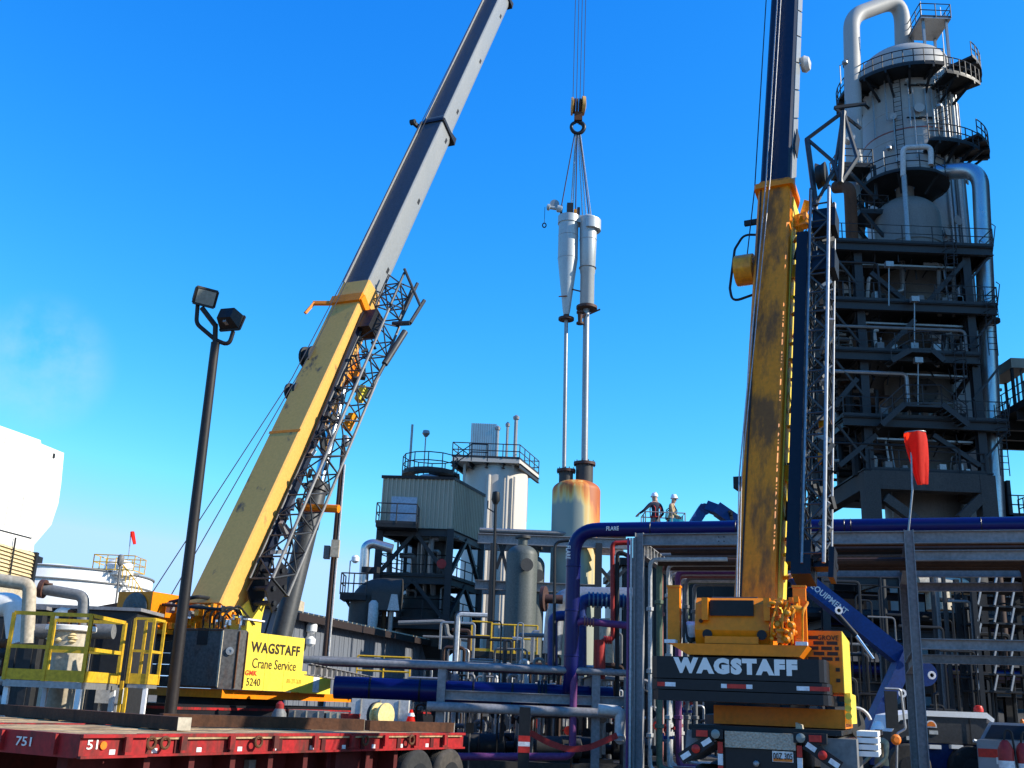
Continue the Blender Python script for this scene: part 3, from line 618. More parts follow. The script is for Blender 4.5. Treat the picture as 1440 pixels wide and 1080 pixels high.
for px, py, r in ((700, 603, .12), (714, 598, .1), (726, 588, .14)):
    e = P(px, py, YW - 1); MB().tube([V((e.x, e.y, zd)), e], r, 8).lathe(e, [(r * 1.6, -.1), (r * 1.8, .1), (.05, .25)], 10).build('vent_stack', 'galv', W)
for px, r in ((686, .16), (713, .12), (724, .09)):
    a_ = math.asin(max(-1, min(1, (VX(px, 700, YW - 2) - xw) / (rw + .3)))); d = V((math.sin(a_), -math.cos(a_), 0)) * (rw + r + .08)
    MB().tube([V((xw, YW, 1)) + d, V((xw, YW, zt_ - 1.4)) + d], r, 8).build('riser', 'white_vessel', W)
# small second column
Y2 = 66; x2 = VX(604, 668, Y2); z2 = ZP(604, 668, Y2)
S = thing('small_column', 'short grey column with a round railed platform behind the olive shed', 'process vessel', (x2, Y2, 0))
MB().lathe((x2, Y2, 0), [(1.35, 0), (1.35, z2 - .7), (1.1, z2 - .3), (.4, z2)], 24).build('shell', 'white_vessel', S)
MB().arc((x2, Y2, 0), 1.0, 1.75, 0, 6.283, z2 - .1, z2 + .05, 24).bx(x2, x2 + 1.9, Y2 - .6, Y2 + .6, z2 - .1, z2 + .04).build('platform', 'dark_steel', S, False)
MB().rail([(x2 + 1.72 * math.cos(k * .5236), Y2 + 1.72 * math.sin(k * .5236), z2 + .05) for k in range(12)], closed=True, sp=.9, r=.036, toe=.14).rail([(x2 + 1.5, Y2 - .6, z2 + .05), (x2 + 2.6, Y2 - .6, z2 + .9), (x2 + 3.6, Y2 - .6, z2 + .9)], sp=1, r=.036, toe=0).build('railing', 'steel_blue', S)
for px, py in ((580, 597), (599, 610)):
    e = P(px, py, Y2); MB().tube([V((e.x, e.y, z2)), e], .08 if px == 580 else .04, 7).build('mast', 'galv', S)
e = P(599, 612, Y2); MB().lathe(e, [(.1, -.1), (.25, .1), (.2, .3)], 10).build('lamp', 'galv', S)

# ------------------------------------------------------------------ pipe bridge between shed and striped vessel
Yb = 52
t = thing('pipe_bridge', 'blue grey steel bridge of two levels between the olive shed and the rust streaked vessel', 'steel structure', (VX(690, 880, Yb), Yb, 0))
for pa, pb, y0, hh in (((672, 757), (884, 749), Yb, .5), ((668, 822), (838, 822), Yb, .44)):
    a, b = P(*pa, y0), P(*pb, y0); b.z = a.z
    MB().ib(a, b, .3, hh).build('beam', 'rack', t, False); MB().ib(a + V((.3, 2.2, 0)), b + V((0, 2.2, 0)), .3, hh).build('beam', 'rack', t, False)
for px in (695, 842):
    a = P(px, 757, Yb)
    for dy in (0, 2.2): MB().ib((a.x, Yb + dy, 0), (a.x, Yb + dy, a.z - .25), .32, .32, V((0, 1, 0))).build('post', 'steel_blue', t, False)
for a, b in (((698, 800), (712, 760)), ((702, 760), (716, 815)), ((845, 800), (880, 842)), ((845, 835), (880, 800))): MB().bar(P(*a, Yb + .1), P(*b, Yb + .1), .16).build('brace', 'steel_blue', t, False)
for k in range(4):
    a = P(674, 757, Yb + .4 + .45 * k); b = P(880, 757, Yb + .4 + .45 * k); MB().tube([a + Z * .4, V((b.x, b.y, a.z + .4))], .1 + .03 * (k % 2), 8).build('pipe', ('pipe_grey', 'galv')[k % 2], t)
# slim lamp mast in front of the white column
a, b = P(695, 880, 48), P(697, 706, 48)
lm = thing('lamp_mast', 'slim black lamp mast with a small hooded lamp in front of the off white column', 'lamp post', V((a.x, 48, 0)))
MB().tube([V((a.x, 48, 0)), b], .07, 8).build('pole', 'black', lm); MB().lathe(b, [(.1, -.1), (.2, .1), (.16, .45), (.05, .5)], 10).build('lamp_head', 'black', lm)
MB().tube([b - Z * .5, b + V((-.35, 0, -.3)), b + V((-.35, 0, .05))], .03, 5).build('arm', 'black', lm)
# green grey vessels
for i, (px, py, r, Y, lab) in enumerate(((732, 775, .72, 50, 'green grey vessel with a top nozzle left of the rust streaked vessel'), (750, 790, .5, 52.5, 'narrower green grey vessel half hidden behind its neighbour'))):
    x = VX(px, 850, Y); z = ZP(px, py, Y)
    t = thing('knockout_drum', lab, 'process vessel', (x, Y, 0))
    MB().lathe((x, Y, 0), [(r, 0), (r, z - .2)] + [(r * math.cos(R(a)), z - .2 + .5 * math.sin(R(a))) for a in range(15, 80, 15)] + [(.22, z + .28), (.22, z + .6)], 26).build('shell', 'green_vessel', t)
    flange(MB(), (x, Y, z + .65), Z, .36, .12).build('nozzle_flange', 'vessel_lo', t)
    q = V((x, Y, z - .75)); MB().lathe(q, [(.2, r - .1), (.2, r + .25), (.3, r + .26), (.3, r + .36)], 14, V((.2, -1, 0))).build('side_nozzle', 'vessel_lo', t)
    MB().lathe((x, Y, 2.2), [(r + .02, 0), (r + .05, .05), (r + .02, .1)], 26).build('band', 'green_vessel', t)
# ------------------------------------------------------------------ rust streaked vessel that receives the load
YR = 53.4; xr = VX(809, 760, YR); rr = (VX(843.5, 760, YR) - VX(775, 760, YR)) / 2; zr = ZP(809, 676, YR)
m, n, l, b, g, sp, mrg, mth, nz = rust_vessel()
up_ = mrg(zr - 1.5, zr - .35); l(sp.outputs[2], up_.inputs['Value'])
side = mrg(.15, .95); l(sp.outputs[0], side.inputs['Value'])
zz = mrg(zr - 7, zr - .5); l(sp.outputs[2], zz.inputs['Value'])
st = mth('MULTIPLY', side.outputs[0], zz.outputs[0]); nn = mth('MULTIPLY_ADD', nz.outputs['Fac'], 1.5); 
n1 = mth('SUBTRACT', mth('MULTIPLY', nz.outputs['Fac'], 1.7), .35)
fac = mth('MULTIPLY', mth('ADD', mth('MULTIPLY', st, 2.0), mth('MULTIPLY', up_.outputs[0], 1.3)), n1)
cr = n.nodes.new('ShaderNodeValToRGB'); l(fac, cr.inputs[0]); e = cr.color_ramp.elements
e[0].position = .08; e[0].color = (.25, .275, .225, 1); e[1].position = .95; e[1].color = (.36, .085, .015, 1)
for p_, c_ in ((.22, (.56, .46, .22, 1)), (.42, (.66, .38, .09, 1)), (.62, (.6, .19, .025, 1))): q = e.new(p_); q.color = c_
l(cr.outputs[0], b.inputs['Base Color'])
Q = thing('striped_vessel', 'tall grey vessel streaked orange with rust under the hanging load', 'process vessel', (xr, YR, 0))
MB().lathe((xr, YR, 0), [(rr, 0), (rr, zr - .55)] + [(rr * math.cos(R(a)) ** .8, zr - .55 + .55 * math.sin(R(a))) for a in range(10, 90, 10)], 48).build('shell', m, Q)
NZ = []
for px, py, r, nm in ((796, 661, .36, 'nozzle'), (822, 651, .44, 'nozzle')):
    x = VX(px, py + 8, YR); z = ZP(px, py, YR); NZ.append((x, z))
    nzl = MB().lathe((x, YR, zr - .5), [(r, 0), (r, z - zr + .4)], 20).build(nm, 'vessel_lo', Q)
    MB().lathe((x, YR, z - .12), [(r, 0), (r + .12, 0), (r + .12, .14), (r * .5, .15)], 20).build('flange', 'flange', nzl)
    for k in range(10): tt = k * .628; MB().cyl((x + (r + .07) * math.cos(tt), YR + (r + .07) * math.sin(tt), z - .2), (x + (r + .07) * math.cos(tt), YR + (r + .07) * math.sin(tt), z + .1), .022, n=6).build('bolt', 'dark_steel', nzl)
# ------------------------------------------------------------------ long corrugated shed
cA, cB = V((VX(412, 868, 43), 43, 0)), V((VX(621, 906, 62), 62, 0)); ze = ZP(415, 866, 43)
K = thing('corrugated_shed', 'long low corrugated metal shed with a dark eave behind the yellow signed crane', 'shed', cA)
dr = (cB - cA).normalized(); nl = V((-dr.y, dr.x, 0)); npan = 19
for i in range(npan):
    p, q = cA + (cB - cA) * (i / npan), cA + (cB - cA) * ((i + .985) / npan); pm = MB(); pm.hexa([p, q, q + nl * .05, p + nl * .05] + [v + Z * ze for v in (p, q, q + nl * .05, p + nl * .05)])
    for j in range(2): e = p + (q - p) * (j + .5) / 2 - nl * .006; pm.bar(e, e + Z * ze, .08, .022, nl)
    pm.build('wall_panel', 'siding', K, False)
wd_ = 3.2; rz = ze + .35
ca, cb = cA - dr * .4, cB + dr * .3; cf = cA - dr * .02
MB().prism([cf, cf + nl * wd_, cf + nl * wd_ + Z * ze, cf + nl * wd_ / 2 + Z * rz, cf + Z * ze], dr * .1).build('gable_wall', 'siding', K, False)
for s0, s1 in ((-.35, wd_ / 2), (wd_ + .35, wd_ / 2)):
    p = [ca + nl * s0 + Z * (ze + .02), cb + nl * s0 + Z * (ze + .02), cb + nl * s1 + Z * rz, ca + nl * s1 + Z * rz]
    rf = MB().hexa(p + [v + Z * .1 for v in p]).build('roof', 'fascia', K, False)
rr_ = MB()
for i in range(40): a = ca + (cb - ca) * i / 39; rr_.bar(a + nl * -.35 + Z * (ze + .15), a + nl * wd_ / 2 + Z * (rz + .13), .06, .06)
rr_.build('roof_rib', 'bone', K, False)['kind'] = 'stuff'
MB().bar(ca - nl * .4 + Z * (ze - .05), cb - nl * .4 + Z * (ze - .05), .12, .28).build('gutter', 'fascia', K, False)
a, b = P(357, 862, 46), P(422, 840, 46)
ac = thing('rooftop_unit', 'pale boxy ventilation unit on the roof of the corrugated shed', 'vent unit', V((a.x, 46, a.z)))
MB().bx(a.x, VX(405, 850, 46), 45.4, 47.4, a.z - 1, b.z).build('casing', 'pipe_white', ac, False); MB().bx(VX(405, 850, 46) + .02, b.x, 45.6, 47.2, a.z - 1, b.z - .1).build('intake', 'bone', ac, False)
for k in range(5): MB().bx(VX(405, 850, 46) + .05, b.x - .04, 45.55, 45.6, a.z - .2 + k * .18, a.z - .13 + k * .18).build('louvre', 'pipe_white', ac, False)
wl = cA + dr * 1.3 - nl * .25 + Z * (ze - .6)
solo(MB().lathe(wl, [(.1, 0), (.22, .1), (.22, .35), (.08, .5)], 10).lathe(wl - Z * .5, [(.1, 0), (.2, .1), (.2, .3), (.08, .4)], 10).bar(wl + Z * .2, wl + Z * .2 + nl * .3, .06), 'wall_lamp', 'twin white wall lamp under the eave of the corrugated shed', 'lamp', 'white', wl)
# grey blower and ducts beside the shed roof
Yq = 56; x = VX(510, 880, Yq); zq = ZP(510, 850, Yq)
U = thing('blower_duct', 'large blue grey duct elbow and fan housing rising behind the corrugated shed', 'duct', (x, Yq, 0))
MB().tube([(x, Yq, 2), (x, Yq, zq + .6), (x + 1.9, Yq, zq + .6)], .78, 22, bend=1.2, k=8).build('duct', 'vessel_lo', U)
q = P(543, 845, Yq - .6); MB().bx(q.x - .7, q.x + .7, q.y - .5, q.y + .5, q.z - .5, q.z + .4).build('fan_housing', 'vessel_lo', U, False)
MB().prism([q + V((.15, -.55, -.5)), q + V((.75, -.55, -.5)), q + V((.6, -.55, .3)), q + V((.3, -.55, .3))], V((0, .1, 0))).build('guard', 'pipe_white', U, False)
q2 = P(525, 860, Yq - 1); MB().lathe(q2, [(.22, -1), (.26, -.4), (.26, .4), (.15, .55)], 12).build('motor', 'pipe_white', U)
for dx in (.35, .7): MB().tube([q + V((dx - .4, 0, -.5)), q + V((dx - .4, 0, -3))], .12, 8).build('leg_pipe', ('rusty', 'galv')[dx > .5], U)
MB().tube([P(510, 838, Yq + .5), P(514, 768, Yq + .5), P(524, 764, Yq + .5), P(552, 772, Yq + .5)], .25, 12, bend=.5).build('silver_elbow', 'lagging', U)
q = P(517, 802, Yq + .5); flange(MB(), q, Z, .38, .3).bar(q, q + V((.6, -.3, 0)), .3).build('valve', 'dark_steel', U)
a = P(482, 838, Yq); b = P(518, 838, Yq)
bl = thing('access_platform', 'small railed access platform left of the blue grey duct', 'platform', (a.x, Yq, 0))
MB().bx(a.x, b.x, Yq - 1, Yq + .6, a.z - .25, a.z).build('deck', 'dark_steel', bl, False)
MB().rail([(a.x, Yq + .6, a.z), (a.x, Yq - 1, a.z), (b.x, Yq - 1, a.z)], sp=.8, r=.036).build('railing', 'steel_blue', bl)
MB().bar((a.x + .2, Yq, a.z - .2), (a.x + 1.2, Yq, a.z - 1.6), .15).bar((b.x, Yq, 0), (b.x, Yq, a.z), .22).build('bracket', 'dark_steel', bl, False)
q = P(496, 792, Yq); MB().tube([V((q.x, Yq - .9, a.z)), V((q.x, Yq - .9, q.z)), V((q.x + .25, Yq - .9, q.z + .1))], .035, 5).build('lamp_post', 'galv', bl)
MB().lathe(V((q.x + .25, Yq - .9, q.z)), [(.08, -.1), (.2, 0), (.2, .2), (.1, .3)], 10).build('lamp_head', 'white', bl)

# ------------------------------------------------------------------ left background: cooling tower and storage tank
xt = -20.0
def ct(px, py): return PXX(px, py, xt)
CT = thing('cooling_tower', 'bright white cooling tower housing with tapered lower edge at the left picture edge', 'cooling tower', (xt, 44, 0))
poly = [ct(-60, 577), ct(57, 619), ct(58, 624), ct(90, 637), ct(86, 680), ct(82, 708), ct(72, 738), ct(48, 766), ct(47, 776), ct(-60, 752)]
hd = MB().prism(poly, (-7, 0, 0)).build('housing', 'whitewash', CT, False)
for p in ((75, 641), ): MB().bx(xt, xt + .05, ct(*p).y - .07, ct(*p).y + .07, ct(*p).z - .1, ct(*p).z + .1).build('hatch', 'dark_steel', hd, False)
for k in range(4):
    pa, pb = ct(8 + 19 * k, 612 + 6 * k), ct(6 + 15 * k, 745 + 5 * k); MB().bar(pa + V((.008, 0, 0)), V((xt + .008, pa.y, pb.z)), .02, .03, V((1, 0, 0))).build('panel_joint', 'pipe_white', hd, False)
seam = [ct(-40, 735), ct(44, 757)]; MB().bar(seam[0] + V((.01, 0, 0)), seam[1] + V((.01, 0, 0)), .02, .05).build('seam', 'dark_steel', hd, False)
a, b = ct(-60, 752), ct(47, 776); ylow = ct(41, 822)
zl0, zh = ylow.z, b.z; yl, yr_ = ct(-60, 800).y, ct(45, 800).y
MB().bx(xt - 4.6, xt - .15, yl, yr_, 0, zh - .02).build('cell_wall', 'bone', CT, False)
for k in range(9):
    z = zl0 + (zh - zl0) * k / 9; hh = (zh - zl0) / 9 * .8
    MB().hexa([(xt - .12, yl, z), (xt + .06, yl, z - .02), (xt + .06, yr_, z - .02), (xt - .12, yr_, z), (xt - .12, yl, z + hh), (xt - .02, yl, z + hh), (xt - .02, yr_, z + hh), (xt - .12, yr_, z + hh)]).build('louvre', 'louvre', CT, False)
MB().bar((xt + .02, yr_ + .05, 0), (xt + .02, yr_ + .05, zh), .22).build('corner_post', 'dark_steel', CT, False)
MB().tube([(xt + .1, ct(12, 800).y, zl0), (xt + .1, ct(18, 760).y, zh + .3)], .04, 6).build('conduit', 'dark_steel', CT)
MB().bar(ct(50, 786) , ct(56, 788), .25).build('bracket', 'dark_steel', CT, False)
YT = 100; xk = VX(80, 800, YT); rk = VX(207, 830, YT) - xk; zk = ZP(85, 794, YT - rk)
TK = thing('storage_tank', 'huge round white storage tank behind the crane at left', 'tank', (xk, YT, 0))
MB().lathe((xk, YT, 0), [(rk, 0), (rk, zk), (rk - .05, zk + .02), (.1, zk + 1.0)], 72).build('shell', 'white', TK)
for dz in (1.05, .0): MB().lathe((xk, YT, zk - dz - .1), [(rk + .005, 0), (rk + .16, .02), (rk + .16, .12), (rk + .005, .14)], 72).build('wind_girder', 'pipe_grey', TK)
zh_ = zk + .05
a, b = P(140, 793, YT - 4), P(197, 793, YT - 4); hz = ZP(170, 776, YT - 4)
hx = (a.x + b.x) / 2
bxp = MB().lathe((hx, YT - 4, zk - .3), [(1.25, 0), (1.25, .9), (.9, 1.3), (.2, 1.5)], 20).build('roof_hatch', 'white', TK)
MB().rail([(a.x, YT - 5.5, zh_), (b.x, YT - 5.5, zh_), (b.x, YT - 2.5, zh_), (a.x, YT - 2.5, zh_)], closed=True, h=1.3, sp=1.4, r=.05).build('railing', 'yellow_rail', TK)
stw = MB(); strl = MB()
for i in range(26):
    t_ = R(-38) + R(66) * i / 26; z = zk - i * .3; d = V((math.cos(t_), math.sin(t_), 0)); e = V((xk, YT, 0)) + d * (rk + .45)
    stw.bar(e + Z * z - d * .4, e + Z * z + d * .4, .3, .05)
    strl.tube([e + d * .4 + Z * z, e + d * .4 + Z * (z + 1.1)], .045, 4)
strl.tube([V((xk, YT, 0)) + V((math.cos(R(-38) + R(66) * i / 26), math.sin(R(-38) + R(66) * i / 26), 0)) * (rk + .85) + Z * (zk - i * .3 + 1.1) for i in range(26)], .05, 5)
stw.build('stair_tread', 'pipe_white', TK, False)['kind'] = 'stuff'; strl.build('stair_rail', 'yellow_rail', TK)
def sock(name, label, top, tail, pole_pts, r0, r1, pr, cat='windsock'):
    t = thing(name, label, cat, pole_pts[0]); MB().tube(pole_pts, pr, 7).build('pole', 'galv', t)
    ax = (tail - top); ln = ax.length; N = 28; mbx = MB(); s, u = frame(ax); ax = ax.normalized(); vs = []
    for i in range(9):
        f = i / 8; r = (r0 + (r1 - r0) * f ** 1.2) * (.92 if i == 0 else 1)
        for j in range(N):
            th = 6.2832 * j / N; k = 1 + .28 * math.sin(3 * th + 1.5 * f) * (.3 + f) + .07 * math.sin(7 * th + 4 * f)
            vs.append(top + ax * ln * f + (s * math.cos(th) * r * k + u * math.sin(th) * r * .6 * k))
    mbx.add(vs, [(i * N + j, i * N + (j + 1) % N, (i + 1) * N + (j + 1) % N, (i + 1) * N + j) for i in range(8) for j in range(N)])
    mbx.build('sock', 'windsock', t)
    MB().tube([top + s * r0 * .92 * math.cos(j * .4488) + u * r0 * .55 * math.sin(j * .4488) for j in range(15)], .014, 6).build('hoop', 'galv', t); return t
sock('windsock', 'small faded red windsock above the white storage tank', P(186, 748, 96), P(189, 765, 96), [V((VX(182, 775, 96), 96, zh_ - 1)), P(182, 772, 96), P(184, 748, 96)], .29, .18, .04)
# thin mast in front of tank
solo(MB().tube([V((VX(160, 900, 50), 50, 0)), P(170, 786, 50)], .045, 6).lathe(P(170, 786, 50), [(.1, -.3), (.16, -.2), (.16, .1), (.08, .2)], 8), 'slim_mast', 'thin mast with a small red head standing in front of the white tank', 'mast', 'pipe_grey', V((VX(160, 900, 50), 50, 0)))
# low blue shed left of the crane
a = V((VX(100, 880, 44), 44, 0)); b = V((VX(185, 870, 44), 44, 0))
lw = thing('low_shed', 'low pale blue shed with a dark roof edge behind the left crane winch', 'shed', a)
zlo, zhi = ZP(110, 872, 44), ZP(180, 860, 44)
MB().prism([a, b, b + Z * zhi, a + Z * zlo], V((-.9, 4, 0))).build('wall', 'door', lw, False)
MB().prism([a + Z * (zlo + .01) + V((-.3, -.3, 0)), b + Z * (zhi + .01) + V((.3, -.3, 0)), b + Z * (zhi + .5) + V((.3, -.3, 0)), a + Z * (zlo + .25) + V((-.3, -.3, 0))], V((-.9, 5, 0))).build('roof', 'fascia', lw, False)
# tan utility pole
a, b = V((VX(457, 920, 38), 38, 0)), P(484, 612, 38)
up = thing('utility_pole', 'weathered tan utility pole with a box and a lamp behind the left crane cylinder', 'pole', a)
MB().tube([a, b], .11, 10, r1=.075).build('pole', 'brown_pipe', up)
MB().tube([a + V((.14, -.05, .2)), a + (b - a) * .9 + V((.12, -.05, 0))], .035, 6).build('conduit', 'pipe_white', up)
q = P(472, 772, 37.8); MB().bx(q.x - .14, q.x + .14, 37.6, 37.85, q.z - .3, q.z + .3).build('junction_box', 'bone', up, False); MB().bx(q.x - .4, q.x - .2, 37.7, 38.0, q.z - .35, q.z + .1).build('switch_box', 'pipe_grey', up, False)
q = P(487, 618, 38); MB().lathe(q - Z * .15, [(.06, -.12), (.14, 0), (.12, .2), (.05, .3)], 10).build('lamp', 'galv', up)
# ------------------------------------------------------------------ high pipe rack
p1 = V((VX(899, 900, 25), 25, 0)); p2 = V((VX(1286, 870, 23.1), 23.1, 0))
rd = (p2 - p1).normalized(); nd = V((-rd.y, rd.x, 0)); span = (p2 - p1).length
zr_ = ZP(900, 751, 25); DEP = 6.0
def RK(t, n, z): return p1 + rd * t + nd * n + Z * z
K1 = thing('pipe_rack', 'tall grey steel pipe rack of posts and beams carrying the blue flare pipe', 'pipe rack', p1)
TS = (0, span, span + 3.1, span + 9)
for t in TS:
    for n in (0, DEP): MB().ib(RK(t, n, 0), RK(t, n, zr_ + .02), .2, .2, rd).build('post', 'rack', K1, False)
    MB().ib(RK(t, .1, zr_ - .32), RK(t, DEP - .1, zr_ - .32), .17, .34).build('cross_beam', 'rack', K1, False)
    if t: MB().ib(RK(t, .1, 3.1), RK(t, DEP - .1, 3.1), .17, .3).build('cross_beam', 'rack', K1, False)
for t0, t1 in zip(TS, TS[1:]):
    for n in (0, DEP):
        MB().ib(RK(t0 + .1, n, zr_ - .14), RK(t1 - .1, n, zr_ - .14), .17, .27).build('beam', 'rack', K1, False)
        if t0: 
            for py in (779, 905):
                z = ZP(1340, py, 22.6); MB().ib(RK(t0 + .1, n, z), RK(t1 - .1, n, z), .17, .22).build('beam', 'rack', K1, False)
gus = MB()
for t in (1.9, 3.6):
    for dx in (-.06, .06):
        for dz in (-.05, .05): gus.cyl(RK(t + dx, -.005, zr_ - .14 + dz), RK(t + dx, -.03, zr_ - .14 + dz), .014, n=6)
gus.build('bolt', 'dark_steel', K1)['kind'] = 'stuff'
for i in range(12): e = RK(.02, .6 + .42 * i, zr_ - .32); MB().bar(e - Z * .15, e + Z * .15, .03, .12, rd).build('stiffener', 'pipe_white', K1, False)
# pipes lying on the rack
for k in range(11):
    n = .75 + .46 * k; r = (.09, .06, .12, .08, .14, .07, .1, .16, .08, .11, .07)[k]
    zz = zr_ - .15 + r
    if k in (0, 2): zz -= .5
    solo(MB().tube([RK(-.2 if k % 2 else .3, n, zz), RK(span + 8.6, n, zz)], r, 9), 'rack_pipe',
         ['slim brown pipe lying on the high rack nearest its front beam', 'thin rusty pipe second from the front on the high rack', 'thicker brown pipe slung under the high rack beams', 'fourth brown pipe from the front on the high rack', 'fat dark pipe near the middle of the high rack', 'thin pale pipe beside the fat dark one on the rack', 'brown pipe behind the middle of the high rack', 'fattest rusty pipe towards the back of the rack', 'narrow dark pipe third from the back of the rack', 'brown pipe second from the back of the rack', 'thin brown pipe rearmost on the high rack'][k],
         'pipe', ('brown_pipe', 'rusty', 'brown_pipe', 'brown_pipe', 'dark_steel', 'pipe_grey', 'brown_pipe', 'rusty', 'dark_steel', 'brown_pipe', 'brown_pipe')[k], RK(0, n, zz), 'pipes lying on the high rack')
zz = zr_ - .5
for k, (t, lab) in enumerate(((span + 2.45, 'brown pipe with a bright elbow dropping from the rack at right'), (span + 3.3, 'second brown pipe dropping from the rack beside the right picture edge'))):
    solo(MB().tube([RK(span - 4, 1.5 + .4 * k, zz), RK(t, 1.5 + .4 * k, zz), RK(t, 1.5 + .4 * k, .3)], .11, 10, bend=.3), 'drop_pipe', lab, 'pipe', 'brown_pipe', RK(t, 1.5, .3))
# flare header over the rack
fn = .42; tl = None
def tfor(px, n):   # where the sight line of a column meets the line n behind the rack front
    best = min((abs((RK(i * .01 - 6, n, 0).x / RK(i * .01 - 6, n, 0).y) - (VX(px, 850, 25) / 25)), i * .01 - 6) for i in range(2400)); return best[1]
fr_ = .175; tl = tfor(805, fn); zf = zr_ + fr_ + .005
e0 = RK(tl, fn, 0); zh = ZP(700, 975, e0.y)
FL = solo(MB().tube([RK(span + 9, fn, zf), RK(tl, fn, zf), RK(tl, fn, zh + .2), RK(tl, fn, zh + .2) + V((.02, 1.2, -.2))], fr_, 22, bend=.62, k=9), 'flare_pipe', 'thick navy blue flare pipe running over the rack and turning down at its left end', 'pipe', 'flare_blue', RK(tl, fn, zh))
c = P(841, 750, RK(1, fn - .3, 0).y); a = RK(tl + 1.0, fn - fr_ - .012, zf + .0)
lettering('FLARE', 'ink_white', FL, a, rd, Z, .1, .3, .02)
b = e0 + V((-.06, -fr_ - .012, 0)) + Z * (ZP(798, 778, e0.y)); lettering('FLARE', 'ink_white', FL, b - V((.08, -.03, 0)), V((0, 0, -1)), V((1, 0, 0)), .11, .32, .02)
for t in (tl + 1.9, tl + 3.9, 4.6, span - 1.2, span + 1.5): MB().tube([RK(t, fn + fr_ * math.cos(k), zf + fr_ * math.sin(k)) + rd * 0 for k in [j * .5236 for j in range(13)]], .014, 4).build('weld_seam', 'navy', FL)
for t in (.3, span * .5, span + .4): MB().bar(RK(t, fn, zr_), RK(t, fn, zf - .1), .1).build('saddle', 'rack', FL, False)
# lower flare header, running left
hy = e0.y + 1.2
h0 = V((VX(470, 975, hy), hy, zh)); h1 = V((e0.x + 1.1, hy, zh))
FH = solo(MB().tube([h0, h1], .27, 20), 'flare_header', 'thick navy blue pipe lying horizontally below the low rack', 'pipe', 'flare_blue', h0)
for px in (757, 762, 767): flange(MB(), V((VX(px, 975, hy), hy, zh)), V((1, 0, 0)), .36, .05, 20).build('flange', 'navy', FH)
for k in range(3): MB().lathe(e0 + Z * (zf - .9 - 1.05 * k), [(fr_, 0), (fr_ + .012, .008), (fr_ + .012, .03), (fr_, .04)], 22).build('weld_seam', 'flare_blue', FL)
for px in (520, 590, 665, 720): MB().lathe(V((VX(px, 975, hy), hy, zh)), [(.27, -.02), (.282, -.01), (.282, .02), (.27, .03)], 20, V((1, 0, 0))).build('weld_seam', 'navy', FH)
# vertical pipes between the left posts
vc = ['pipe_white', 'pipe_green', 'pipe_white', 'pipe_pink', 'pipe_white', 'purple', 'pipe_white', 'pipe_pink', 'pipe_grey', 'pipe_white', 'pipe_green', 'pipe_grey']
vl = ['white pipe', 'green pipe', 'white pipe', 'pinkish red pipe', 'white pipe', 'purple pipe', 'white pipe', 'pinkish red pipe', 'grey pipe', 'white pipe', 'green pipe', 'grey pipe']
for k in range(12):
    n = .35 + .46 * k; t = .18 + .13 * (k % 3); r = (.05, .075, .045, .06)[k % 4]
    o = solo(MB().tube([RK(t + 1.8, n, zr_ - .55), RK(t, n, zr_ - .55), RK(t, n, .5), RK(t + .8, n, .5)], r, 9, bend=.18), 'standing_pipe', vl[k] + ' standing %s in the row behind the front left rack post' % ('first', 'second', 'third', 'fourth', 'fifth', 'sixth', 'seventh', 'eighth', 'ninth', 'tenth', 'eleventh', 'last')[k], 'pipe', vc[k], RK(t, n, .5), 'standing pipes between the left rack posts')
    for z in (1.2, 2.6, 4.0): MB().lathe(RK(t, n, z + .2 * (k % 3)), [(r, 0), (r + .035, .01), (r + .035, .09), (r, .1)], 9).build('coupling', vc[k], o)
    if k % 2 == 0: MB().bar(RK(t - .12, n, 1.0 + .1 * k), RK(t + .12, n, 1.0 + .1 * k), .07).lathe(RK(t - .14, n, 1.0 + .1 * k), [(.1, 0), (.1, .03)], 12, rd).build('valve', ('dark_steel', 'pipe_red', 'pipe_blue')[k % 3], o)
for k in range(3):
    t = -.12 - .07 * k; solo(MB().tube([RK(t, -.05, zr_ - .1), RK(t, -.05, .4)], .03, 7), 'conduit', ('grey conduit hugging the front left rack post', 'pale conduit in the middle of the three left of the rack post', 'mauve conduit outermost left of the rack post')[k], 'pipe', ('pipe_grey', 'pipe_white', 'purple')[k], RK(t, -.05, .4), 'conduits left of the rack post')
# red, black, blue pipes left of the rack
q = lambda px, py, Y=26.2: P(px, py, Y)
pr = solo(MB().tube([q(888, 763), q(861, 764), q(862, 900), q(846, 900), q(845, 932)], .06, 10, bend=.12), 'red_pipe', 'bright red pipe dropping from the rack and stepping left above a thicker red stub', 'pipe', 'pipe_red', q(862, 900))
for k in range(4): flange(MB(), q(850 + 3 * k, 900), V((1, 0, 0)), .1, .03, 10).build('coupling', 'pipe_red', pr)
solo(MB().tube([q(843, 955), q(843, 900)], .14, 12), 'red_stub', 'short thick dull red standing pipe below the thin red pipe', 'pipe', 'pipe_red', q(843, 955))
solo(MB().tube([q(888, 784), q(868, 774), q(868, 1040)], .055, 9, bend=.2), 'black_pipe', 'thin black pipe standing beside the red pipe', 'pipe', 'black', q(868, 1040))
solo(MB().tube([q(779, 960, 27), q(780, 762, 27), q(800, 760, 27)], .04, 8, bend=.2), 'thin_pipe', 'thin dark pipe rising left of the navy flare pipe', 'pipe', 'dark_steel', q(779, 960, 27))
solo(MB().tube([q(816, 940, 27.5), q(816, 842, 27.5), q(880, 846, 27.5)], .16, 14, bend=.3), 'blue_pipe', 'light blue pipe with ribbed elbow right of the navy flare leg', 'pipe', 'pipe_blue', q(816, 940, 27.5))
rb = MB()
for k in range(9): flange(rb, q(828 + 6 * k, 843 + .4 * k, 27.5), V((1, 0, 0)), .2, .04, 12)
rb.build('rib', 'pipe_sky', bpy.data.objects['blue_pipe'])['kind'] = 'stuff'
